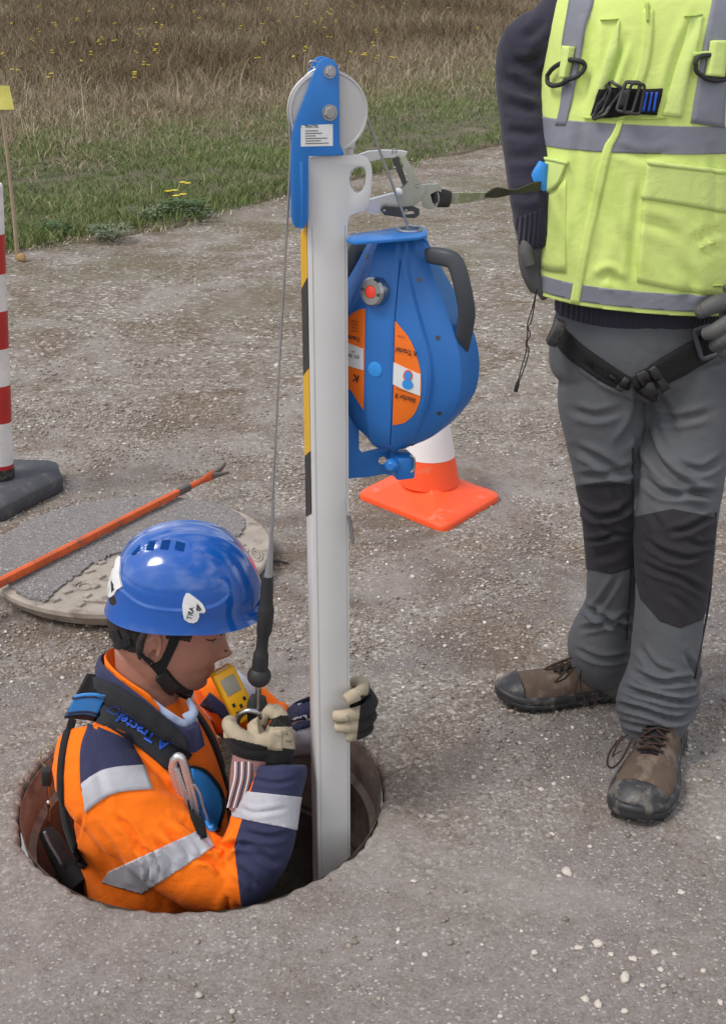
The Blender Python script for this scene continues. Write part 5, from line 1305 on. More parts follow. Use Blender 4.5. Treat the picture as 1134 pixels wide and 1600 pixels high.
# reflective band on the forearm and cuff edge
b = shell(jw, cutter([(362, 1234), (380, 1236), (470, 1244), (462, 1296), (420, 1292), (366, 1276)][0:1] + [(478, 1246), (470, 1298), (364, 1276)]), .0026, nearf, .002); obj('reflective_band', b, 'silver', jk, None)
# reflective band round the upper arm
uarm = lambda c, n: c.y < 2.09 and c.z < .13
b = shell(jw, cutter([(160, 1378), (170, 1362), (318, 1294), (335, 1322), (222, 1396)]), .0026, uarm, .002); obj('reflective_band', b, 'silver', jk, None)
# navy yoke over the shoulder, with its reflective strip
P_(([(139, 1130), (127, 1165), (125, 1200), (127, 1235)], [(206, 1158), (213, 1172), (219, 1185), (226, 1198)]), 'navy', 'shoulder_panel', .0014)
P_(([(127, 1226), (150, 1208), (180, 1199), (224, 1196)], [(134, 1270), (156, 1252), (185, 1238), (238, 1233)]), 'silver', 'reflective_band', .0030, 24, 6)
P_(([(372, 1046), (385, 1058), (397, 1075), (398, 1090)], [(352, 1058), (368, 1075), (380, 1092), (386, 1105)]), 'silver', 'reflective_band', .003, 12, 5)
# far cuff: grey and navy bands with a dab of orange lining
P_(([(446, 1108), (462, 1096), (480, 1090), (500, 1088)], [(450, 1186), (464, 1184), (480, 1182), (500, 1180)]), 'silver', 'reflective_band', .0028, 14, 10)
P_(([(444, 1112), (460, 1098), (478, 1090), (492, 1086)], [(450, 1132), (463, 1124), (478, 1122), (494, 1116)]), 'navy', 'navy_cuff', .005, 14, 5)
P_(([(446, 1126), (462, 1132), (480, 1128), (494, 1124)], [(449, 1134), (463, 1140), (480, 1135), (494, 1132)]), 'navy', 'seam', .0045, 12, 3)
P_(([(433, 1100), (444, 1099), (453, 1104)], [(437, 1122), (444, 1130), (448, 1122)]), 'orange', 'orange_cuff_lining', .010, 8, 5)
# front: black zip with navy placket edges
P_(([(306, 1108), (322, 1130), (338, 1160), (352, 1205), (362, 1240), (364, 1262)], [(300, 1112), (315, 1134), (331, 1166), (346, 1208), (356, 1244), (357, 1266)]), 'black_web', 'zip', .003, 30, 2)
# collar: standing ring of navy cloth with an orange inner side, and the pale shirt collar under it
def collar(name, P, h, flare, mat, th=.0035):
    """P: top edge (px, py, Y); the cloth falls h from it into the garment, flaring outward"""
    S = catmull(P, 6); pts = [at(*s_) for s_ in S]; c = sum(pts, Vector()) / len(pts); b = BM(); rings = []
    for i, p in enumerate(pts):
        d = (p - c); d.z = 0; d.normalize(); wv = .0022 * math.sin(i * 1.1)
        a = [p, p + d * (th + flare * .25) - MZ * .004, p + d * (th + flare * .7 + wv) - MZ * h * .5, p + d * (th + flare) - MZ * h, p + d * (flare * .7) - MZ * h, p + d * (flare * .35 + wv) - MZ * h * .5]
        rings.append(a)
    loft(b, rings); obj(name, b, mat, jk)
collar('navy_collar', [(306, 1126, 2.085), (288, 1136, 2.07), (262, 1122, 2.068), (236, 1100, 2.07), (208, 1078, 2.078), (182, 1058, 2.095), (163, 1040, 2.13), (158, 1026, 2.19), (172, 1018, 2.25), (215, 1016, 2.29), (262, 1040, 2.28)], .050, .014, 'navy', .004)
collar('orange_collar', [(246, 1100, 2.082), (232, 1084, 2.084), (208, 1068, 2.09), (186, 1052, 2.105), (169, 1034, 2.14), (166, 1021, 2.19), (178, 1012, 2.24), (215, 1011, 2.275)], .05, .004, 'orange', .003)
collar('shirt_collar', [(306, 1120, 2.098), (288, 1124, 2.082), (264, 1110, 2.08), (240, 1092, 2.084), (222, 1080, 2.09)], .035, .002, 'shirt_blue', .003)
b = BM(); sweep(b, [(*at(296, 1096, 2.12), .006, .012), (*at(303, 1112, 2.10), .009, .008), (*at(292, 1124, 2.095), .013, .006)], (1, 0, 0), 10, 3); obj('shirt_collar', b, 'shirt_blue', jk)
tr = BM(); sweep(tr, [(tc_.x + .025, tc_.y, -.48, .11, .165), (tc_.x + .03, tc_.y, -.66, .105, .16)], (1, 0, 0), 24, 2)
for s in (-1, 1): sweep(tr, [(tc_.x + .03, tc_.y + s * .085, -.6, .085, .085), (tc_.x + .06, tc_.y + s * .095, -.95, .068, .068), (tc_.x + .02, tc_.y + s * .095, -1.40, .06, .06)], (1, 0, 0), 18, 3)
obj_me('trousers', fuse(tr, .009, 3), 'navy', wk, None)
for s in (-1, 1): b = BM(); sweep(b, [(tc_.x - .06, tc_.y + s * .095, -1.40, .04, .05), (tc_.x + .05, tc_.y + s * .095, -1.41, .035, .052), (tc_.x + .16, tc_.y + s * .095, -1.425, .025, .045)], (0, 0, 1), 14, 3); obj('boot', b, 'boot_black', wk)
# ladder step under the boots is part of the shaft
# ---------------------------------------------------------------- harness
cl_ = []
for o_ in jk.children:
    if 'collar' in o_.name: m0 = o_.data.copy(); m0.transform(Matrix.Translation(wk.location)); cl_.append(m0)
BV_JC = bvh_of(jw, *cl_)
hs = BM(); patch(hs, BV_JC, [(136, 1052), (158, 1060), (185, 1072), (215, 1090), (245, 1112), (272, 1134), (290, 1152), (298, 1180)], [(100, 1122), (122, 1124), (150, 1128), (180, 1142), (212, 1164), (240, 1186), (262, 1204), (280, 1206)], off=.006, thick=.007, nu=44, nv=10); har = obj('harness', hs, 'strap_grey', wk, None)
hb_me = har.data.copy(); hb_me.transform(Matrix.Translation(wk.location)); BV_S = bvh_of(jw, hb_me)
def onS(name, A, B, mat, off=.001, nu=16, nv=8, parent=har): b = BM(); patch(b, BV_S, A, B, off=off, thick=.0012, nu=nu, nv=nv); return obj(name, b, mat, parent, None)
onS('blue_patch', [(118, 1086), (133, 1083), (150, 1083), (166, 1087)], [(104, 1118), (122, 1116), (138, 1116), (152, 1120)], 'blue_bright', .0018)
for A, B in (([(114, 1090), (132, 1087), (150, 1087), (165, 1091)], [(112, 1092.5), (131, 1089.5), (149, 1089.5), (164, 1093.5)]), ([(107, 1112), (124, 1110), (140, 1110), (154, 1114)], [(106, 1115), (123, 1113), (139, 1113), (153, 1117)])): onS('stitching', A, B, 'navy', .003, 14, 2)
b = BM(); text_on(b, 'Tractel', on_case(214, 1136, 213, 24, .0026, BV_S, .95), .02); text_on(b, 'A', on_case(254, 1163, 213, 22, .0026, BV_S), .02)
kind(obj('lettering', b, 'print_blue', har, None), 'stuff')
b = BM()
for q in (((168, 1110), (176, 1104), (186, 1104)), ((168, 1110), (178, 1116), (186, 1116), (188, 1106))):
    tube(b, [hit(BV_S, x, y, .0014)[0] for x, y in q], .0006, 5)
obj('printed_outline', b, 'print_blue', har)
hs = BM(); ribbon(hs, BV_J, [(268, 1160, 9), (282, 1190, 9), (292, 1230, 8), (305, 1275, 7), (318, 1310, 6)], off=.006, thick=.003, nu=24, nv=4); obj('chest_web', hs, 'black_web', har, None)
hs = BM(); patch(hs, BV_J, [(296, 1196), (314, 1204), (332, 1222), (343, 1244), (343, 1262)], [(300, 1240), (308, 1262), (318, 1285), (328, 1298), (338, 1300)], off=.006, thick=.004, nu=20, nv=8); obj('blue_pad', hs, 'blue_bright', har, None)
hs = BM(); ribbon(hs, BV_J, [(296, 1198, 2), (316, 1205, 2), (334, 1224, 2), (345, 1248, 2), (343, 1275, 2), (336, 1300, 2)], off=.008, thick=.004, nu=24, nv=2); obj('pad_piping', hs, 'black_web', har, None)
hs = BM(); ribbon(hs, BV_J, [(322, 1092, 9), (344, 1108, 9), (362, 1128, 9), (372, 1150, 8)], off=.008, thick=.004, nu=20, nv=4); obj('chest_web', hs, 'navy', har, None)
hs = BM(); ribbon(hs, BV_J, [(112, 1122, 4), (101, 1165, 4), (96, 1210, 4), (98, 1270, 4), (112, 1320, 4), (134, 1354, 5)], off=.004, thick=.003, nu=40, nv=3); obj('back_web', hs, 'black_web', har, None)
# back buckle, clip and pouch hanging into the shaft behind him
b = BM(); box(b, at(74, 1213, 2.12), (.018, .02, .036), Matrix.Rotation(R(4), 3, 'Y'), .003); obj('back_buckle', b, 'black', har)
b = BM(); tube(b, [at(x, y, 2.12) for x, y in ((72, 1198), (64, 1188), (66, 1172), (78, 1164), (88, 1168))], .0016, 6, 3); obj('cord_loop', b, 'strap_pale', har)
b = BM(); tube(b, [at(x, y, 2.12) for x, y in ((74, 1228), (77, 1250), (76, 1282))], .0028, 6, 2); ellipsoid(b, at(77, 1256, 2.118), (.006, .006, .009)); obj('cord_lock', b, 'steel', har)
b = BM(); sweep(b, PB([(72, 1300, 2.12, .014, .014), (84, 1316, 2.10, .020, .018), (98, 1342, 2.08, .022, .022), (125, 1385, 2.04, .02, .03)]), (0, 1, 0), 16, 3, 2.6); obj('back_pouch', b, 'black_web', har)
b = BM(); tube(b, [at(x, y, 2.045) for x, y in ((70, 1300), (78, 1318), (90, 1338), (96, 1350))], .003, 6, 3); obj('pouch_piping', b, 'silver2', har)
# large steel carabiner on the chest
def at_jk(px, py, off=.012): h_ = hit(BV_J, px, py, off); return h_[0] if h_ else at(px, py, 2.0)
b = BM(); cp_ = [(272, 1188), (278, 1182), (285, 1187), (292, 1210), (300, 1240), (306, 1268), (305, 1276), (296, 1270), (286, 1250), (275, 1222), (270, 1202)]
yy = at_jk(285, 1230, .016).y
S = catmull([(float(x), float(y), yy + .0008 * (y - 1230) * .1) for x, y in cp_ + [cp_[0]]], 4)[:-1]
tube(b, [at(*s) for s in S], .0080, 12, closed=True); obj('carabiner', b, 'chrome', har)
b = BM(); tube(b, [at(x, y, yy - .004) for x, y in ((275, 1200), (288, 1240), (300, 1272))], .0062, 8, 2); obj('carabiner_gate', b, 'chrome', har)
b = BM(); tube(b, [at(x, y, yy - .002) for x, y in ((304, 1226), (312, 1240), (318, 1262), (324, 1280), (322, 1296), (326, 1316))], .0026, 6, 3); tube(b, [at(x, y, yy - .002) for x, y in ((298, 1250), (308, 1272), (318, 1290), (322, 1312))], .0024, 6, 3); obj('wire_clip', b, 'chrome', har)
# yellow gas detector clipped high on the chest
def detector():
    c = at(362, 1080, 2.13); ax = (at(386, 1120, 2.125) - at(348, 1044, 2.14)).normalized(); n = Vector((.35, -1, .42)); n = (n - ax * n.dot(ax)).normalized(); sx = ax.cross(n)
    mt = Matrix((sx, ax, n)).transposed(); cc_ = (at(386, 1120, 2.125) + at(344, 1048, 2.14)) / 2
    b = BM(); box(b, cc_, (.046, .112, .040), mt, .007, 3); d_ = obj('gas_detector', b, 'det_yellow', har)
    loc = lambda x, y, z: cc_ + sx * x + ax * y + n * z
    b = BM(); box(b, loc(0, -.024, .0198), (.030, .036, .003), mt, .0014); obj('screen', b, 'det_grey', d_)
    b = BM(); box(b, loc(0, -.0505, .008), (.034, .012, .014), mt, .004); obj('alarm_window', b, 'white', d_)
    b = BM()
    for x, y in ((-.012, .012), (.012, .014), (-.012, .030), (.012, .032), (0, .022)): box(b, loc(x, y, .0200), (.006, .008, .0016), mt, .0006)
    kind(obj('sensor_grille', b, 'black', d_), 'stuff')
detector()

# ---------------------------------------------------------------- gloves
def glove(name, chunks, mat):
    b = BM()
    for P, side in chunks: sweep(b, PB(P), side, 14, 3)
    return fuse(b, .0019, 2, .5)
# far hand: comes from behind the mast, thumb above, four fingers wrapping its right edge
GL = [
    ([(520, 1112, 2.145, .034, .020), (548, 1100, 2.135, .036, .020), (568, 1096, 2.11, .034, .020), (572, 1104, 2.085, .028, .017)], (0, 0, 1)),       # palm and knuckles
    ([(556, 1066, 2.125, .013, .013), (568, 1070, 2.09, .0125, .0125), (563, 1082, 2.045, .0120, .0120), (550, 1088, 2.018, .0118, .0115), (540, 1094, 2.010, .0105, .0100)], (0, 0, 1)),  # index
    ([(572, 1082, 2.12, .0125, .0125), (581, 1098, 2.08, .0125, .0120), (566, 1112, 2.035, .0120, .0115), (540, 1118, 2.008, .0110, .0105), (521, 1119, 2.008, .0098, .0095)], (0, 0, 1)),     # middle
    ([(570, 1104, 2.12, .0120, .0120), (580, 1118, 2.08, .0120, .0115), (566, 1131, 2.035, .0115, .0108), (542, 1136, 2.008, .0103, .0100), (524, 1136, 2.008, .0092, .0090)], (0, 0, 1)),    # ring
    ([(564, 1122, 2.12, .0110, .0110), (576, 1136, 2.08, .0110, .0105), (563, 1146, 2.045, .0105, .0100), (549, 1150, 2.016, .0095, .0092), (540, 1152, 2.012, .0085, .0085)], (0, 0, 1)),    # little
    ([(520, 1090, 2.14, .014, .013), (502, 1078, 2.125, .0125, .012), (492, 1074, 2.10, .0115, .011)], (0, 0, 1)),                                            # thumb, behind the mast
]
me = glove('glove', GL, 'glove_black'); gv = obj_me('glove', me, 'glove_black', wk, None, 'black and tan glove gripping the mast')
gw = me.copy(); gw.transform(Matrix.Translation(wk.location))
def tanpart(src, pred, parent, off=.0009, mat='glove_tan', name='leather_palm'):
    q = shell(src, [], off, pred, .001)
    if q.faces: obj(name, q, mat, parent, None)
    else: q.free()
def pxp(c): return px_of(c)
tanpart(gw, lambda c, n: (lambda q: (q[0] < 563 - max(0, q[1] - 1100) * .12 and q[1] > 1078 and c.y < 2.06) or (q[1] < 1086 and q[0] < 578 - (q[1] - 1052) * .1))(pxp(c)), gv)
# near hand: holds the snap hook, thumb up on the right, fingers curled below the ring
GR = [
    ([(424, 1196, 2.035, .036, .028), (425, 1168, 2.03, .043, .026), (414, 1148, 2.03, .040, .022), (396, 1152, 2.03, .028, .020)], (1, 0, 0)),      # back of the hand
    ([(445, 1160, 2.05, .017, .017), (440, 1128, 2.055, .0165, .016), (428, 1110, 2.06, .0145, .0145), (416, 1116, 2.065, .0125, .0125), (411, 1130, 2.065, .010, .010)], (1, 0, 0)),     # thumb
    ([(424, 1156, 2.02, .017, .016), (396, 1160, 2.01, .0158, .015), (370, 1148, 2.01, .0150, .0145), (358, 1132, 2.025, .0135, .0130), (361, 1127, 2.045, .0115, .0115)], (0, 0, 1)),       # index
    ([(420, 1170, 2.02, .016, .016), (388, 1172, 2.01, .0150, .015), (366, 1160, 2.015, .0140, .0135), (360, 1146, 2.04, .0125, .0125), (366, 1142, 2.062, .0105, .0105)], (0, 0, 1)),       # middle
    ([(416, 1182, 2.025, .015, .015), (390, 1182, 2.015, .0145, .014), (372, 1172, 2.02, .0132, .0130), (366, 1160, 2.045, .0120, .0120), (374, 1156, 2.062, .010, .010)], (0, 0, 1)),       # ring
    ([(414, 1190, 2.035, .0135, .0135), (396, 1190, 2.025, .0130, .013), (382, 1180, 2.03, .0120, .0115), (378, 1170, 2.05, .0105, .0105)], (0, 0, 1)),                                  # little
]
me = glove('glove', GR, 'glove_black'); gv2 = obj_me('glove', me, 'glove_black', wk, None, 'black and tan glove holding the snap hook')
gw2 = me.copy(); gw2.transform(Matrix.Translation(wk.location))
tanpart(gw2, lambda c, n: (lambda q: (q[0] < 420 and q[1] < 1153 + max(0, (q[0] - 360)) * .24) or (420 <= q[0] and q[1] > 1136 and q[1] < 1166 + (q[0] - 420) * .12) or (q[1] < 1118 + max(0, 440 - q[0]) * .35 and q[0] > 405))(pxp(c)) and n.z > -.45, gv2)
BV_G = bvh_of(gw2)
b = BM(); patch(b, BV_G, [(418, 1143), (430, 1140), (440, 1140)], [(418, 1170), (430, 1172), (441, 1172)], off=.0022, thick=.001, nu=8, nv=6); obj('cuff_tab', b, 'glove_tan', gv2, None)
b = BM()
text_on(b, 'LL', on_case(446, 1146, 8, 7, .0028, BV_G)); text_on(b, 'IIIIIII', on_case(449, 1158, 8, 5, .0028, BV_G)); kind(obj('printing', b, 'black_tape', gv2, None), 'stuff')
# knitted striped wrist of the near glove
b = BM(); sweep(b, PB([(392, 1182, 2.02, .034, .028), (384, 1215, 2.01, .030, .030), (374, 1262, 2.0, .020, .026)]), (1, 0, 0), 20, 4); cf = obj('knitted_cuff', b, 'stripe_knit', gv2)
cw = cf.data.copy(); cw.transform(Matrix.Translation(wk.location)); BV_C = bvh_of(cw)
for k in range(6):
    x = 367 + k * 5.2; b = BM(); ribbon(b, BV_C, [(x + 1, 1190, 1), (x, 1215, 1), (x - 6, 1240, 1), (x - 12, 1262, .9)], off=.0008, thick=.0008, nu=14, nv=1); obj('stripe', b, 'white' if k % 2 == 0 else 'navy', gv2 if False else cf)
# ================================================================== STANDING WORKER (cut off by the top of the picture)
st = thing('person', 'standing worker in a fluorescent yellow vest, grey trousers and brown boots, hands at the hips', 'person', (.56, 2.42, 0))
# ---------------------------------------------------------------- body
HM2 = head_matrix(Vector((.515, 2.43, 1.665)), R(-100), R(22), 0, 1.04)
b = head_bm(HM2)
sweep(b, [(.52, 2.44, 1.62, .055, .055), (.52, 2.455, 1.53, .062, .06), (.525, 2.46, 1.48, .13, .08), (.53, 2.46, 1.40, .155, .095), (.53, 2.46, 1.2, .145, .10), (.53, 2.46, 1.0, .14, .10), (.53, 2.46, .86, .14, .10), (.53, 2.46, .78, .11, .09)], (1, 0, 0), 28, 4)
sweep(b, [(.37, 2.47, 1.44, .05, .05), *PB([(822, 150, 2.50, .042, .042), (828, 300, 2.42, .034, .034), (840, 400, 2.43, .026, .026)])], (1, 0, 0), 16, 3)
sweep(b, [(.69, 2.47, 1.44, .05, .05), (.82, 2.47, 1.2, .04, .04), (.80, 2.36, 1.0, .034, .034), *PB([(1150, 480, 2.28, .028, .028)])], (1, 0, 0), 16, 3)
LL = [(945, 600, 2.47, .062, .065), (950, 700, 2.46, .05, .052), (952, 850, 2.46, .040, .042), (950, 960, 2.48, .038, .040), (952, 1060, 2.50, .035, .038)]
LR = [(1068, 600, 2.47, .065, .065), (1062, 720, 2.43, .055, .055), (1052, 860, 2.37, .042, .042), (1045, 980, 2.31, .048, .05), (1030, 1130, 2.30, .037, .04)]
sweep(b, PB(LL), (1, 0, 0), 18, 3); sweep(b, PB(LR), (1, 0, 0), 18, 3)
me = fuse(b, .0055, 3); body2 = obj_me('body', me, 'skin', st, None)
b2w = me.copy(); b2w.transform(Matrix.Translation(st.location)); eyes(st, HM2)
HI2 = HM2.inverted()
def hairy2(c, n):
    q = HI2 @ c
    if q.length > .16 or q.z < -.05 or abs(q.y) > .09: return False
    return q.z > .045 if q.x > .03 else (q.z > .01 if q.x > -.03 else q.z > -.05)
q = shell(b2w, [], .004, hairy2, .001)
if q.faces: obj('hair', q, 'hair', st, None)

# ---------------------------------------------------------------- trousers
b = BM()
sweep(b, [(.545, 2.465, .96, .155, .118), (.545, 2.465, .90, .165, .125), (.545, 2.462, .84, .176, .130), (.545, 2.462, .78, .170, .125), (.545, 2.46, .745, .13, .10)], (1, 0, 0), 36, 4)
sweep(b, PB([(942, 560, 2.455, .078, .105), (938, 620, 2.455, .084, .105), (942, 680, 2.45, .075, .095), (948, 740, 2.445, .066, .085), (955, 800, 2.44, .060, .078), (958, 860, 2.445, .056, .074), (956, 910, 2.455, .052, .070), (953, 950, 2.47, .055, .068), (944, 985, 2.48, .068, .074), (938, 1010, 2.485, .072, .078), (944, 1030, 2.49, .068, .074), (960, 1052, 2.49, .052, .060)]), (1, 0, 0), 32, 4)
sweep(b, PB([(1065, 560, 2.455, .095, .11), (1070, 620, 2.45, .094, .112), (1068, 690, 2.425, .089, .104), (1060, 760, 2.39, .084, .098), (1056, 810, 2.36, .080, .090), (1053, 870, 2.345, .076, .085), (1048, 930, 2.335, .070, .080), (1042, 990, 2.325, .069, .078), (1038, 1040, 2.315, .071, .077), (1030, 1080, 2.305, .079, .080), (1022, 1105, 2.30, .080, .078), (1018, 1130, 2.295, .068, .068), (1014, 1150, 2.29, .058, .060)]), (1, 0, 0), 32, 4)
me = fuse(b, .0045, 4)
rumple(me, .0030, 6.5, (1, 1, .8), 9.3)
creases(me, [
    ([(898, 700), (930, 715), (965, 735), (995, 728)], 6.5, 0.0081, .8), ([(905, 745), (940, 742), (985, 740)], 5.8, 0.0068, .8), ([(1000, 610), (990, 660), (965, 700)], 7.2, 0.0108, .6), ([(890, 640), (930, 650), (970, 640)], 6.5, 0.0054, .7),
    ([(905, 790), (935, 806), (965, 800), (985, 786)], 5, .010, 1), ([(918, 846), (940, 842), (962, 834), (985, 838)], 4, .008, 1), ([(938, 815), (950, 826), (970, 830)], 5, .005, .8), ([(925, 872), (950, 866), (975, 852)], 7, .004, .8), ([(955, 760), (962, 780), (975, 792)], 5, .004, .8),
    ([(915, 950), (945, 965), (985, 985)], 5.0, 0.0108, .9), ([(905, 985), (940, 975), (985, 960)], 4.3, 0.0081, .9), ([(900, 1015), (940, 1030), (985, 1025)], 4.3, 0.0081, .8), ([(965, 900), (940, 940), (925, 955)], 5.0, 0.0068, .7),
    ([(1005, 670), (1030, 725), (1080, 765), (1115, 778)], 7.2, 0.0121, .8), ([(1005, 745), (1035, 770), (1075, 772), (1122, 770)], 5.8, 0.0095, .8), ([(1020, 650), (1060, 655), (1110, 645)], 6.5, 0.0068, .7), ([(1060, 725), (1095, 735), (1130, 715)], 5.8, 0.0081, .7), ([(1015, 610), (1040, 640), (1055, 690)], 7.2, 0.0054, .5),
    ([(1008, 842), (1030, 858), (1058, 868), (1082, 870)], 5, .008, .9), ([(1000, 878), (1030, 892), (1066, 905), (1104, 930)], 5, .007, .9), ([(1045, 832), (1072, 826), (1098, 812), (1116, 806)], 5, .008, .9), ([(1030, 866), (1064, 874), (1104, 862)], 4, .006, .9), ([(1068, 842), (1094, 852), (1116, 846)], 5, .005, .9), ([(1040, 925), (1068, 945), (1080, 962)], 6, .004, .8), ([(1015, 800), (1030, 822), (1036, 842)], 6, .004, .7), ([(1000, 905), (1012, 930), (1018, 955)], 6, .003, .7),
    ([(975, 1075), (1010, 1085), (1060, 1095), (1095, 1088)], 4.3, 0.0135, 1), ([(960, 1100), (1000, 1108), (1050, 1122), (1085, 1112)], 4.3, 0.0135, 1), ([(990, 1050), (1030, 1065), (1090, 1060)], 5.0, 0.0108, .9), ([(970, 1128), (1010, 1135), (1060, 1140)], 3.6, 0.0095, .9), ([(1000, 1010), (1020, 1040), (1060, 1058)], 5.0, 0.0068, .8), ([(1070, 1020), (1085, 1050), (1092, 1080)], 4.3, 0.0081, .8),
    ([(940, 590), (975, 605), (1000, 612)], 5.8, 0.0081, .7), ([(905, 560), (930, 580), (960, 600)], 5.8, 0.0081, .7), ([(1030, 590), (1005, 600), (990, 625)], 5.8, 0.0081, .7), ([(992, 640), (994, 720), (992, 800)], 5.8, 0.0054, .5)])
tr2 = obj_me('trousers', me, 'grey_trouser', st, None); tw = me.copy(); tw.transform(Matrix.Translation(st.location)); BV_T = bvh_of(tw)
legR = lambda c, n: c.y < 2.37
b = shell(tw, cutter([(987, 782), (1050, 795), (1122, 780), (1118, 820), (1113, 930), (1096, 968), (1062, 981), (1030, 970), (1000, 935), (987, 880)]), .0016, faces_cam, .002); obj('knee_patch', b, 'knee', tr2, None)
b = shell(tw, cutter([(896, 742), (950, 751), (989, 745), (989, 886), (955, 897), (915, 888)]), .0016, lambda c, n: faces_cam(c, n) and c.y > 2.3, .002); obj('knee_patch', b, 'knee', tr2, None)
for P in ([(1118, 800, 1), (1112, 880, 1), (1108, 940, 1), (1085, 1060, 1)], [(988, 700, .8), (986, 790, .8), (985, 880, .8), (978, 1000, .8)]): b = BM(); ribbon(b, BV_T, P, off=.0012, thick=.001, nu=30, nv=1); obj('seam', b, 'knee', tr2, None)

# ---------------------------------------------------------------- sweater
b = BM()
sweep(b, [(.535, 2.46, 1.52, .07, .07), (.53, 2.46, 1.47, .145, .09), (.53, 2.46, 1.38, .165, .108), (.53, 2.46, 1.2, .160, .112), (.538, 2.462, 1.0, .160, .118), (.545, 2.464, .93, .168, .126), (.545, 2.464, .895, .166, .124)], (1, 0, 0), 36, 4)
sweep(b, [(.39, 2.475, 1.455, .06, .06), (.345, 2.49, 1.40, .062, .062), *PB([(826, 75, 2.50, .056, .060), (822, 115, 2.51, .056, .060), (825, 180, 2.48, .053, .056), (830, 250, 2.44, .049, .052), (834, 310, 2.42, .045, .048), (838, 350, 2.415, .040, .043), (840, 376, 2.42, .037, .040)])], (1, 0, 0), 28, 4)
sweep(b, [(.68, 2.475, 1.455, .06, .06), (.75, 2.49, 1.36, .06, .06), (.82, 2.50, 1.22, .055, .058), (.835, 2.46, 1.12, .05, .052), (.79, 2.38, 1.0, .045, .046), (.76, 2.34, .955, .041, .041)], (1, 0, 0), 24, 4)
me = fuse(b, .0045, 3); rumple(me, .0026, 8, (1, 1, 1.4), 2.2)
creases(me, [([(783, 120), (810, 135), (840, 150)], 9, .008, .8), ([(784, 160), (810, 168), (842, 176)], 8, .006, .8), ([(786, 205), (812, 208), (842, 212)], 8, .006, .8), ([(790, 245), (812, 246), (842, 244)], 8, .004, .8), ([(800, 95), (825, 100), (845, 85)], 8, .006, .7), ([(798, 300), (820, 305), (840, 300)], 8, .004, .8), ([(815, 60), (835, 50), (850, 30)], 8, .005, .7)])
sw = obj_me('sweater', me, 'knit', st, None); sww = me.copy(); sww.transform(Matrix.Translation(st.location)); BV_SW = bvh_of(sww)
b = shell(sww, [(Vector((0, 0, .945)), Vector((0, 0, 1)))], .003, lambda c, n: abs(c.x - .545) < .19, .003); obj('rib_hem', b, 'knit_rib', sw, None)
b = shell(sww, cutter([(795, 345), (850, 325), (856, 392), (800, 382)]), .002, lambda c, n: c.x < .36, .003); obj('rib_cuff', b, 'knit_rib', sw, None)

# ---------------------------------------------------------------- vest
b = BM()
sweep(b, [(.53, 2.455, 1.555, .062, .062), (.53, 2.458, 1.515, .105, .082), (.526, 2.458, 1.48, .160, .108), (.520, 2.455, 1.43, .184, .128), (.516, 2.452, 1.33, .191, .136), (.516, 2.452, 1.2, .194, .140), (.519, 2.452, 1.08, .200, .140), (.530, 2.452, .98, .204, .138), (.536, 2.452, .90, .204, .137), (.536, 2.452, .80, .19, .13)], (1, 0, 0), 48, 5, 2.2)
me = fuse(b, .0045, 4); rumple(me, .0028, 5, (1, 1, .7), 5.5)
creases(me, [
    ([(925, 20), (920, 90), (905, 170)], 9, .006, .7), ([(975, 60), (955, 120), (940, 165)], 7, .007, .8), ([(1090, 20), (1060, 90), (1040, 170)], 9, .006, .6), ([(905, 190), (900, 260), (893, 330)], 9, .004, .6),
    ([(1000, 345), (1030, 352), (1060, 368)], 9, .006, .7), ([(975, 360), (985, 400), (1000, 440)], 9, .005, .6), ([(1080, 380), (1105, 365), (1132, 360)], 7, .006, .7), ([(1090, 400), (1110, 390), (1130, 388)], 6, .005, .7), ([(935, 440), (950, 430), (968, 445)], 8, .006, .8), ([(870, 300), (875, 340), (872, 400)], 8, .005, .6),
    ([(1000, 280), (992, 350), (985, 440)], 7, .005, .6), ([(960, 230), (1000, 245), (1050, 240)], 8, .003, .5), ([(1110, 230), (1115, 300), (1105, 370)], 7, .004, .5), ([(925, 290), (940, 350), (930, 420)], 12, .004, .5), ([(1060, 410), (1080, 440), (1070, 470)], 10, .006, .7)])
vb = bmesh.new(); vb.from_mesh(me)
hem = (ray(850, 473), ray(1132, 503)); hn_ = hem[0].cross(hem[1]).normalized(); hn_ = -hn_ if hn_.z > 0 else hn_
# cut the hem level through the front edge, tilted as measured left to right only
hp = at(880, 480, 2.315); slope = (at(1120, 497, 2.32).z - hp.z) / (at(1120, 497, 2.32).x - hp.x); hn_ = Vector((slope, 0, -1)).normalized()
bmesh.ops.bisect_plane(vb, geom=vb.verts[:] + vb.edges[:] + vb.faces[:], plane_co=hp, plane_no=hn_, clear_outer=True)
bmesh.ops.bisect_plane(vb, geom=vb.verts[:] + vb.edges[:] + vb.faces[:], plane_co=Vector((0, 0, 1.525)), plane_no=Vector((0, 0, 1)), clear_outer=True)
be = [e for e in vb.edges if len(e.link_faces) == 1]; vb.normal_update(); nmv = {v: v.normal.copy() for v in vb.verts}
ex = bmesh.ops.extrude_edge_only(vb, edges=be)
for v in [g for g in ex['geom'] if isinstance(g, bmesh.types.BMVert)]:
    s0 = [e.other_vert(v) for e in v.link_edges if e.other_vert(v) in nmv]
    if s0: v.co -= nmv[s0[0]] * .006
vest = obj('vest', vb, 'vest', st, None); vw = vest.data.copy(); vw.transform(Matrix.Translation(st.location)); BV_V = bvh_of(vw)
def V_(name, A, B, mat, off=.0015, nu=22, nv=8, sub=4, thick=.0015, parent=vest, bv=None): b = BM(); patch(b, bv or BV_V, A, B, off=off, thick=thick, nu=nu, nv=nv, sub=sub); return obj(name, b, mat, parent, None)
frontcut = lambda c, n: True
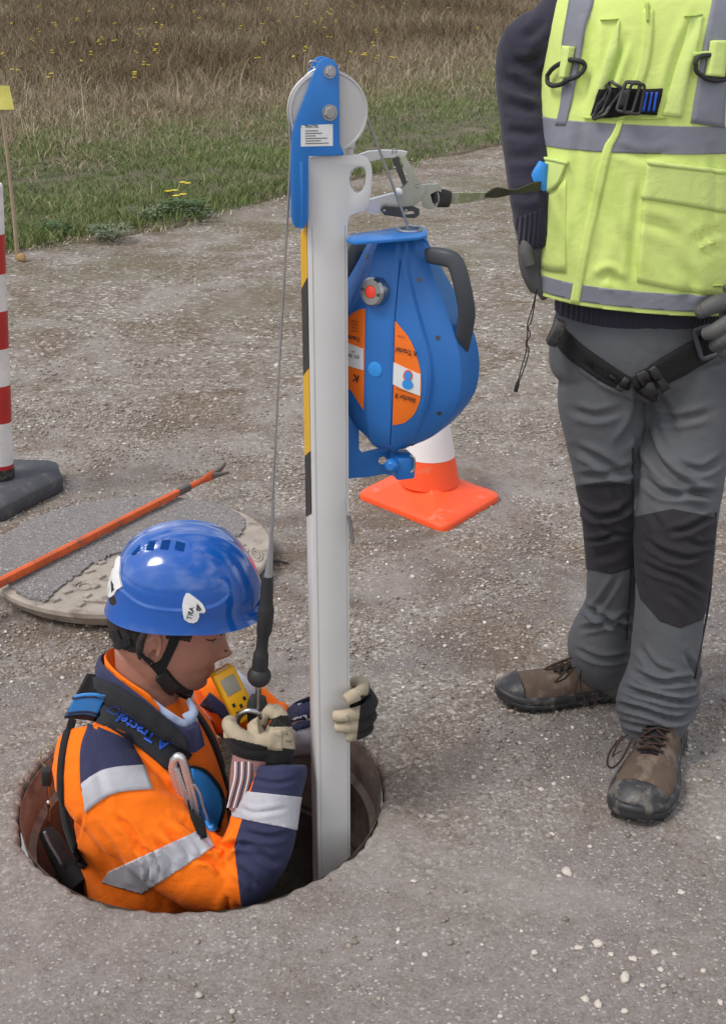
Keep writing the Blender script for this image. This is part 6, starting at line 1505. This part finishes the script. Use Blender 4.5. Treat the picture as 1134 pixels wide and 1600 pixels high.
def vband(y0a, y1a, y0b, y1b, name, xa=845, xb=1134):
    """reflective band right round the vest between two sloping planes, open at the zip"""
    p0, p1 = at(xa, y0a, 2.32), at(xb, y0b, 2.32); q0, q1 = at(xa, y1a, 2.32), at(xb, y1b, 2.32)
    n0 = Vector((-(p1.z - p0.z), 0, p1.x - p0.x)).normalized(); n1 = Vector(((q1.z - q0.z), 0, -(q1.x - q0.x))).normalized()
    b = shell(vw, [(p0, n0), (q0, n1)], .0016, None, .002); return obj(name, b, 'silver2', vest, None)
vband(196, 232, 188, 250, 'reflective_band') if False else None
b = shell(vw, [(at(845, 190, 2.32), Vector((.03, 0, 1)).normalized()), (at(845, 236, 2.32), Vector((-.02, 0, -1)).normalized())], .0016, lambda c, n: True, .002); obj('reflective_band', b, 'silver2', vest, None)
b = shell(vw, [(at(885, 446, 2.32), -hn_), (hp - hn_ * .0085, hn_)], .0016, lambda c, n: True, .002); obj('reflective_band', b, 'silver2', vest, None)
V_('reflective_brace', [(896, -40), (886, 20), (878, 70), (880, 110), (876, 160), (868, 196)], [(935, -40), (925, 10), (914, 45), (908, 85), (898, 135), (884, 196)], 'silver2', .0022, 30, 6)
V_('reflective_brace', [(1120, -40), (1108, 20), (1096, 80), (1088, 130), (1078, 192)], [(1165, -40), (1152, 20), (1142, 80), (1134, 130), (1130, 200)], 'silver2', .0022, 26, 6)
# zip flap from the neck to the hem, over the bands
V_('zip_flap', [(1004, 14), (1002, 60), (994, 110), (978, 150), (966, 185), (954, 212), (942, 232), (925, 300), (910, 370), (898, 430), (890, 474)], [(1020, 14), (1019, 60), (1010, 112), (990, 160), (974, 188), (966, 212), (955, 234), (940, 300), (924, 370), (912, 430), (904, 476)], 'vest', .0024, 60, 3)
V_('zip', [(1007, 5), (1008, 20), (1009, 34)], [(1013, 5), (1013, 20), (1013, 34)], 'vest_dark', .005, 8, 2)
# yellow covers of the harness braces, chest opening
V_('brace_cover', [(966, 30), (952, 70), (938, 115), (926, 150), (922, 180)], [(968, 34), (962, 80), (948, 125), (940, 160), (934, 182)], 'vest_light', .004, 24, 4)
V_('brace_cover', [(1078, 26), (1066, 70), (1050, 120), (1034, 180)], [(1098, 24), (1090, 70), (1076, 120), (1064, 184)], 'vest_light', .003, 20, 4)
for P in ([(938, 32, .8), (955, 31, .8), (966, 30, .8)], [(1068, 26, .8), (1082, 25, .8), (1096, 23, .8)], [(912, 184, .8), (960, 186, .8), (1010, 185, .8), (1040, 184, .8)], [(1112, 446, .7), (1127, 446, .7)]): b = BM(); ribbon(b, BV_V, P, off=.0045, thick=.001, nu=8, nv=1); obj('bar_tack', b, 'vest_dark', vest, None)
# pockets
V_('pocket_flap', [(842, 246), (860, 249), (886, 254)], [(836, 302), (852, 304), (872, 288), (880, 270)], 'vest_light', .006, 18, 8)
V_('pocket', [(846, 292), (866, 296), (884, 280)], [(846, 420), (864, 424), (884, 426)], 'vest', .0022, 14, 10)
V_('pocket_welt', [(842, 243), (866, 247), (888, 252)], [(842, 248), (866, 252), (887, 257)], 'vest_light', .007, 12, 2)
V_('pocket', [(1004, 306), (1060, 318), (1134, 332), (1160, 336)], [(994, 440), (1050, 452), (1120, 462), (1160, 466)], 'vest', .0020, 26, 14)
V_('pocket_flap', [(1010, 256), (1060, 262), (1110, 268), (1160, 276)], [(1002, 310), (1055, 318), (1110, 328), (1160, 336)], 'vest_light', .0042, 26, 8)
V_('pocket_welt', [(1010, 250), (1060, 256), (1110, 262), (1160, 269)], [(1010, 257), (1060, 263), (1110, 269), (1160, 277)], 'vest_light', .0055, 26, 2)
# hem piping
V_('hem_piping', [(856, 475), (890, 481)], [(856, 478), (890, 484)], 'vest', .003, 10, 2)
# D rings in their fabric loops
def dring(pts, Yoff, loop, name):
    b = BM(); S = catmull(pts + [pts[0]], 4)[:-1]; tube(b, [hit(BV_V, s[0], s[1], Yoff)[0] for s in S], .0042, 10, closed=True); obj('d_ring', b, 'black', vest)
    V_('ring_loop', loop[0], loop[1], 'vest_light', Yoff + .004, 14, 4)
dring([(862., 118.), (870., 107.), (886., 97.), (900., 94.), (909., 98.), (910., 106.), (902., 118.), (888., 129.), (872., 134.), (863., 130.)], .010, ([(885, 72), (883, 95), (880, 122)], [(899, 73), (895, 95), (889, 122)]), '')
V_('ring_loop', [(880, 97), (890, 93), (905, 92), (910, 97)], [(880, 100), (890, 97), (905, 96), (909, 101)], 'vest_light', .006, 8, 2)
dring([(1080., 98.), (1084., 90.), (1098., 87.), (1120., 87.), (1140., 88.), (1146., 96.), (1142., 110.), (1130., 122.), (1112., 126.), (1094., 120.), (1083., 110.)], .010, ([(1108, 64), (1104, 95), (1099, 118)], [(1130, 64), (1127, 95), (1124, 120)]), '')
V_('ring_loop', [(1082, 82), (1100, 80), (1130, 82)], [(1082, 88), (1100, 86), (1130, 88)], 'vest_light', .006, 8, 2)

# ---------------------------------------------------------------- chest strap with buckle
V_('chest_strap', [(934, 139), (960, 137), (1000, 139), (1034, 138)], [(923, 180), (950, 184), (990, 179), (1025, 180)], 'black_web', .005, 18, 4, thick=.003)
cs = [o for o in vest.children if o.name.startswith('chest_strap')][0]; cs.name = 'chest_strap'
def bline(P, r, mat, name, off=.010, parent=vest): b = BM(); tube(b, [hit(BV_V, x, y, off)[0] for x, y in P], r, 8, closed=True); return obj(name, b, mat, parent)
def rounded(pts, n=3): return [tuple(map(float, p)) for p in round_poly(pts, 5, n)]
bline(rounded([(975, 128), (1000, 129), (986, 176), (962, 172)]), .0034, 'dark_steel', 'buckle_frame', .012)
bline(rounded([(986, 130), (1006, 132), (998, 178), (974, 176)]), .0026, 'black', 'buckle_frame', .016)
for P in ([(962, 127), (966, 140), (948, 176), (930, 186), (928, 182), (942, 150)], [(954, 132), (960, 142), (944, 172), (930, 184), (934, 160)]): bline(rounded(P), .0030, 'boot_black', 'strap_keeper', .010)
V_('buckle_bar', [(972, 140), (984, 140)], [(966, 168), (976, 168)], 'black', .014, 6, 4, thick=.004)
for x in (1008, 1016, 1024): V_('blue_thread', [(x, 144), (x - 3, 158), (x - 6, 174)], [(x + 3.5, 144), (x + .5, 158), (x - 2.5, 174)], 'print_blue', .0062, 8, 2)

# ---------------------------------------------------------------- leg straps of the harness
b = BM(); ribbon(b, BV_T, [(872, 518, 11), (895, 545, 14), (930, 572, 15), (962, 592, 14), (985, 600, 10)], off=.006, thick=.003, nu=34, nv=5); hs2 = obj('leg_strap', b, 'black_web', st, None)
b = BM(); ribbon(b, BV_T, [(990, 602, 12), (1020, 588, 17), (1050, 572, 20), (1080, 555, 20), (1110, 538, 19)], off=.006, thick=.003, nu=34, nv=5); obj('leg_strap', b, 'black_web', st, None)
b = BM(); ribbon(b, BV_T, [(1000, 580, 9), (1010, 602, 10), (1020, 622, 7)], off=.010, thick=.004, nu=10, nv=4); obj('strap_keeper', b, 'black_tape', st, None)
b = BM(); ribbon(b, BV_T, [(1016, 574, 7), (1028, 590, 7), (1038, 606, 7)], off=.010, thick=.004, nu=10, nv=4); obj('strap_keeper', b, 'black_tape', st, None)
b = BM(); ribbon(b, BV_T, [(978, 592, 5), (970, 602, 5), (964, 609, 4)], off=.010, thick=.003, nu=8, nv=3); obj('strap_keeper', b, 'boot_black', st, None)
b = BM(); box(b, at(868, 520, 2.37), (.020, .03, .050), Matrix.Rotation(R(22), 3, 'Y'), .004); obj('hip_buckle', b, 'boot_black', st)
b = BM()
S = round_poly([(1082, 516), (1110, 508), (1124, 552), (1096, 562)], 6, 3); h0 = hit(BV_T, 1100, 535, .02)[0].y
tube(b, [at(x, y, h0) for x, y in S], .0048, 10, closed=True); obj('hip_buckle', b, 'grey_handle', st)
# cord hanging from the near pocket
b = BM()
for s in (-1, 1):
    P = [(838, 452, 0), (833, 478, 1), (827, 502, 2.5), (824, 512, .6), (826, 522, 2.2), (822, 536, .5), (824, 548, 2), (818, 570, 2.4), (811, 592, 1.2), (808, 600, .5)]
    tube(b, [at(x + s * w_, y, 2.37) for x, y, w_ in P], .0012, 6, 3)
tube(b, [at(809, 596, 2.37), at(807, 604, 2.37), at(805, 612, 2.37)], [.003, .0045, .004], 8, 2); kind(obj('hanging_cord', b, 'black', st), 'thing')
# blue fitting of the lanyard at the waist
b = BM(); sweep(b, PB([(850, 254, 2.385, .010, .008), (842, 275, 2.385, .017, .010), (844, 294, 2.385, .015, .010), (850, 310, 2.385, .008, .008)]), (1, 0, 0), 14, 4); obj('lanyard_fitting', b, 'blue_bright', st)

# ---------------------------------------------------------------- grey gloves
GA = [([(842, 356, 2.42, .034, .038), (838, 385, 2.43, .036, .040), (840, 420, 2.44, .034, .036), (846, 448, 2.45, .026, .028)], (1, 0, 0)),
      ([(826, 388, 2.42, .016, .018), (824, 412, 2.41, .014, .015), (832, 436, 2.41, .0125, .0125), (842, 452, 2.41, .010, .010)], (1, 0, 0)),
      ([(834, 424, 2.41, .013, .014), (842, 446, 2.405, .0120, .012), (852, 464, 2.41, .0105, .0105)], (1, 0, 0)),
      ([(850, 424, 2.42, .013, .013), (858, 446, 2.42, .012, .012), (866, 462, 2.42, .010, .010)], (1, 0, 0)),
      ([(862, 420, 2.43, .012, .012), (868, 440, 2.43, .011, .011), (874, 452, 2.43, .009, .009)], (1, 0, 0)),
      ([(826, 372, 2.40, .014, .014), (822, 396, 2.39, .013, .013), (828, 416, 2.385, .011, .011)], (1, 0, 0))]
me = glove('glove', GA, None); obj_me('glove', me, 'grey_glove', st, None)
GB = [([(1180, 470, 2.33, .042, .030), (1160, 485, 2.30, .044, .028), (1138, 500, 2.275, .040, .024)], (0, 0, 1)),
      ([(1150, 470, 2.275, .017, .016), (1122, 474, 2.262, .0165, .0155), (1100, 484, 2.262, .0145, .014), (1092, 490, 2.272, .011, .011)], (0, 0, 1)),
      ([(1156, 492, 2.265, .016, .016), (1134, 506, 2.25, .0155, .015), (1114, 518, 2.25, .014, .0135), (1100, 522, 2.262, .0115, .0115)], (0, 0, 1)),
      ([(1160, 512, 2.265, .015, .015), (1140, 522, 2.25, .0148, .0145), (1124, 534, 2.25, .0135, .013), (1114, 542, 2.265, .011, .011)], (0, 0, 1)),
      ([(1166, 530, 2.27, .0145, .0145), (1148, 540, 2.255, .0138, .0135), (1134, 548, 2.255, .0125, .012), (1126, 552, 2.268, .0105, .0105)], (0, 0, 1)),
      ([(1170, 452, 2.29, .016, .016), (1150, 450, 2.27, .0145, .0145), (1132, 456, 2.265, .012, .012)], (0, 0, 1))]
me = glove('glove', GB, None); obj_me('glove', me, 'grey_glove', st, None)

# ---------------------------------------------------------------- boots
def boot(toe, heel, name, label, seedk, stone=False):
    d = Vector((toe.x - heel.x, toe.y - heel.y, 0)); Lb = d.length; d.normalize(); s = Vector((-d.y, d.x, 0))
    def W(x, y, z): return Vector((heel.x, heel.y, 0)) + d * (x * Lb) + s * (y * Lb) + MZ * (z * Lb)
    ft = [(0.0, .075, 0), (.05, .118, 0), (.15, .135, 0), (.30, .128, .006), (.45, .140, .012), (.60, .165, .016), (.72, .175, .014), (.84, .165, .006), (.93, .125, -.006), (.985, .065, -.014), (1.0, .02, -.016)]
    F_ = np.array(catmull(ft, 6)); wid = lambda x: float(np.interp(x, F_[:, 0], F_[:, 1])); off_ = lambda x: float(np.interp(x, F_[:, 0], F_[:, 2]))
    xs = [float(v) for v in F_[:, 0]]
    # upper
    top = [(0, .20), (.05, .30), (.12, .36), (.22, .37), (.32, .36), (.42, .30), (.52, .255), (.62, .235), (.72, .225), (.82, .215), (.9, .185), (.96, .14), (1, .08)]
    TP = np.array(catmull(top, 4)); hz = lambda x: float(np.interp(x, TP[:, 0], TP[:, 1])); b = BM(); rings = []
    for x in np.linspace(.015, .985, 46):
        w_ = wid(x) * .93; h = hz(x) ; o_ = off_(x); ring = []
        for k in range(28):
            th = 2 * math.pi * k / 28; c, sn = math.cos(th), math.sin(th); e = .82 if sn > 0 else .6
            yy_ = math.copysign(abs(c) ** .85, c) * w_ * (1 - .30 * max(0, sn) * (1 if x < .5 else .55)); zz = .10 + math.copysign(abs(sn) ** e, sn) * (h - .10 if sn > 0 else .06)
            ring.append(W(x, o_ + yy_, zz))
        rings.append(ring)
    loft(b, rings)
    sweep(b, [(*W(.17, 0, .12), .11 * Lb, .125 * Lb), (*W(.17, 0, .30), .108 * Lb, .135 * Lb), (*W(.165, 0, .42), .112 * Lb, .14 * Lb), (*W(.16, 0, .47), .112 * Lb, .14 * Lb)], s, 26, 3)
    me = fuse(b, .0028, 3); rumple(me, .0014, 24, (1, 1, 1), seedk)
    bt = obj_me('boot', me, 'boot_brown', st, None, label); w2 = me.copy(); w2.transform(Matrix.Translation(st.location)); bv = bvh_of(w2)
    inv = lambda c: (((c - heel).dot(d)) / Lb, ((c - heel).dot(s)) / Lb, c.z / Lb)
    q = shell(w2, [(W(.80, 0, 0), -d)], .0034, lambda c, n: (lambda t: t[0] > .845 - .05 * (1 - abs(t[1]) * 6) * 0 + .25 * max(0, t[2] - .16) and t[2] > .05)(inv(c)), .003); obj('toe_cap', q, 'boot_black', bt, None)
    q = shell(w2, [(W(.30, 0, 0), d)], .0016, lambda c, n: (lambda t: t[0] < .26 - .15 * max(0, t[2] - .2) * 0 and t[2] < .5)(inv(c)), .003); obj('heel_counter', q, 'boot_black', bt, None)
    # rubber rand and treaded outsole
    def outline(sc, grow=0): return [(x, off_(x) + wid(x) * sc + grow) for x in xs], [(x, off_(x) - wid(x) * sc - grow) for x in xs]
    def sole_ring(sc, z, gx=0):
        a, c = outline(sc, 0); P = a + c[::-1]; out = []
        for x, y in P:
            tz_ = z + (.035 * max(0, (x - .78) / .22) ** 2 if z < .09 else .02 * max(0, (x - .78) / .22) ** 2)
            out.append(W(.5 + (x - .5) * (1 + gx), y, tz_))
        return out
    b = BM(); loft(b, [sole_ring(.96, .030), sole_ring(1.04, .036, .03), sole_ring(1.06, .060, .035), sole_ring(1.03, .066, .03), sole_ring(1.05, .072, .032), sole_ring(1.04, .102, .03), sole_ring(.96, .118, .015), sole_ring(.90, .12, 0)]); obj('midsole', b, 'boot_black', bt, 50)
    b = BM()
    for k in range(13):
        x = .05 + k * .074
        for sg in (-1, 1):
            w_ = wid(min(x, .97)) * .98; zc = .017 + .035 * max(0, (x - .78) / .22) ** 2
            c_ = W(x, off_(x) + sg * w_ * .62, zc); box(b, c_, (.048 * Lb, w_ * .72 * Lb, .036 * Lb), Matrix((d, s, MZ)).transposed(), .0016, 1)
    kind(obj('tread_lugs', b, 'boot_black', bt), 'stuff')
    # tongue, eyelets, laces
    def on(x, y, off=.004):
        h = bv.ray_cast(W(x, y, .9), -MZ); return (h[0] + h[1] * off) if h[0] else W(x, y, .3)
    b = BM(); g = []
    for i in range(9):
        for j in range(5): x = .40 + .22 * i / 8; y = (-.055 + .11 * j / 4) * (1 - .15 * i / 8); g.append(b.verts.new(on(x, y, .0028)))
    for i in range(8):
        for j in range(4): b.faces.new((g[i * 5 + j], g[(i + 1) * 5 + j], g[(i + 1) * 5 + j + 1], g[i * 5 + j + 1]))
    r_ = bmesh.ops.solidify(b, geom=b.faces[:], thickness=.002); obj('tongue', b, 'boot_black', bt, None)
    for k in range(4):
        x = .42 + k * .055
        for sg in (-1, 1):
            p = on(x, sg * .062, .004); b = BM(); lathe(b, [(.0018, -.002), (.0042, -.001), (.0042, .001), (.0018, .001), (.0018, -.002)], p, MZ, 12); obj('eyelet', b, 'dark_steel', bt)
    for k in range(4):
        x = .42 + k * .055
        for sg in (-1, 1):
            x2 = x + .055 if k < 3 else x; b = BM(); tube(b, [on(x, sg * .062, .006), on((x + x2) / 2, 0, .0085 + .002 * sg), on(x2, -sg * .062, .006)], .0022, 7, 3); obj('lace', b, 'lace', bt)
    return bt, W, on
bootR, WR, onR = boot(gr(985, 1293), gr(1040, 1148), 'boot', 'brown safety boot pointing at the camera', 1.1)
bootL, WL, onL = boot(gr(777, 1098), gr(992, 1082), 'boot', 'brown safety boot pointing left', 5.2)
def lace_loop(pts, bt): b = BM(); tube(b, [at(*p) for p in pts], .0023, 7, 3); obj('lace', b, 'lace', bt)
lace_loop([(972, 1150, 2.20), (955, 1170, 2.175), (948, 1190, 2.165), (954, 1200, 2.16), (968, 1190, 2.165), (982, 1165, 2.18), (988, 1152, 2.19)], bootR)
lace_loop([(980, 1148, 2.19), (966, 1160, 2.17), (956, 1182, 2.16), (960, 1178, 2.16)], bootR)
lace_loop([(1012, 1190, 2.15), (1016, 1205, 2.13), (1012, 1214, 2.125)], bootR)
lace_loop([(892, 1028, 2.44), (870, 1036, 2.42), (850, 1046, 2.41), (868, 1044, 2.41), (890, 1034, 2.42)], bootL)
lace_loop([(890, 1034, 2.42), (880, 1052, 2.40), (866, 1066, 2.395), (882, 1060, 2.40), (898, 1042, 2.42)], bootL)
lace_loop([(908, 1046, 2.41), (900, 1068, 2.39), (897, 1092, 2.385)], bootL)
lace_loop([(906, 1050, 2.41), (908, 1080, 2.39), (922, 1106, 2.385), (930, 1098, 2.39), (926, 1084, 2.39)], bootL)
print('tris', sum(len(o.data.polygons) for o in scene.objects if o.type == 'MESH'))
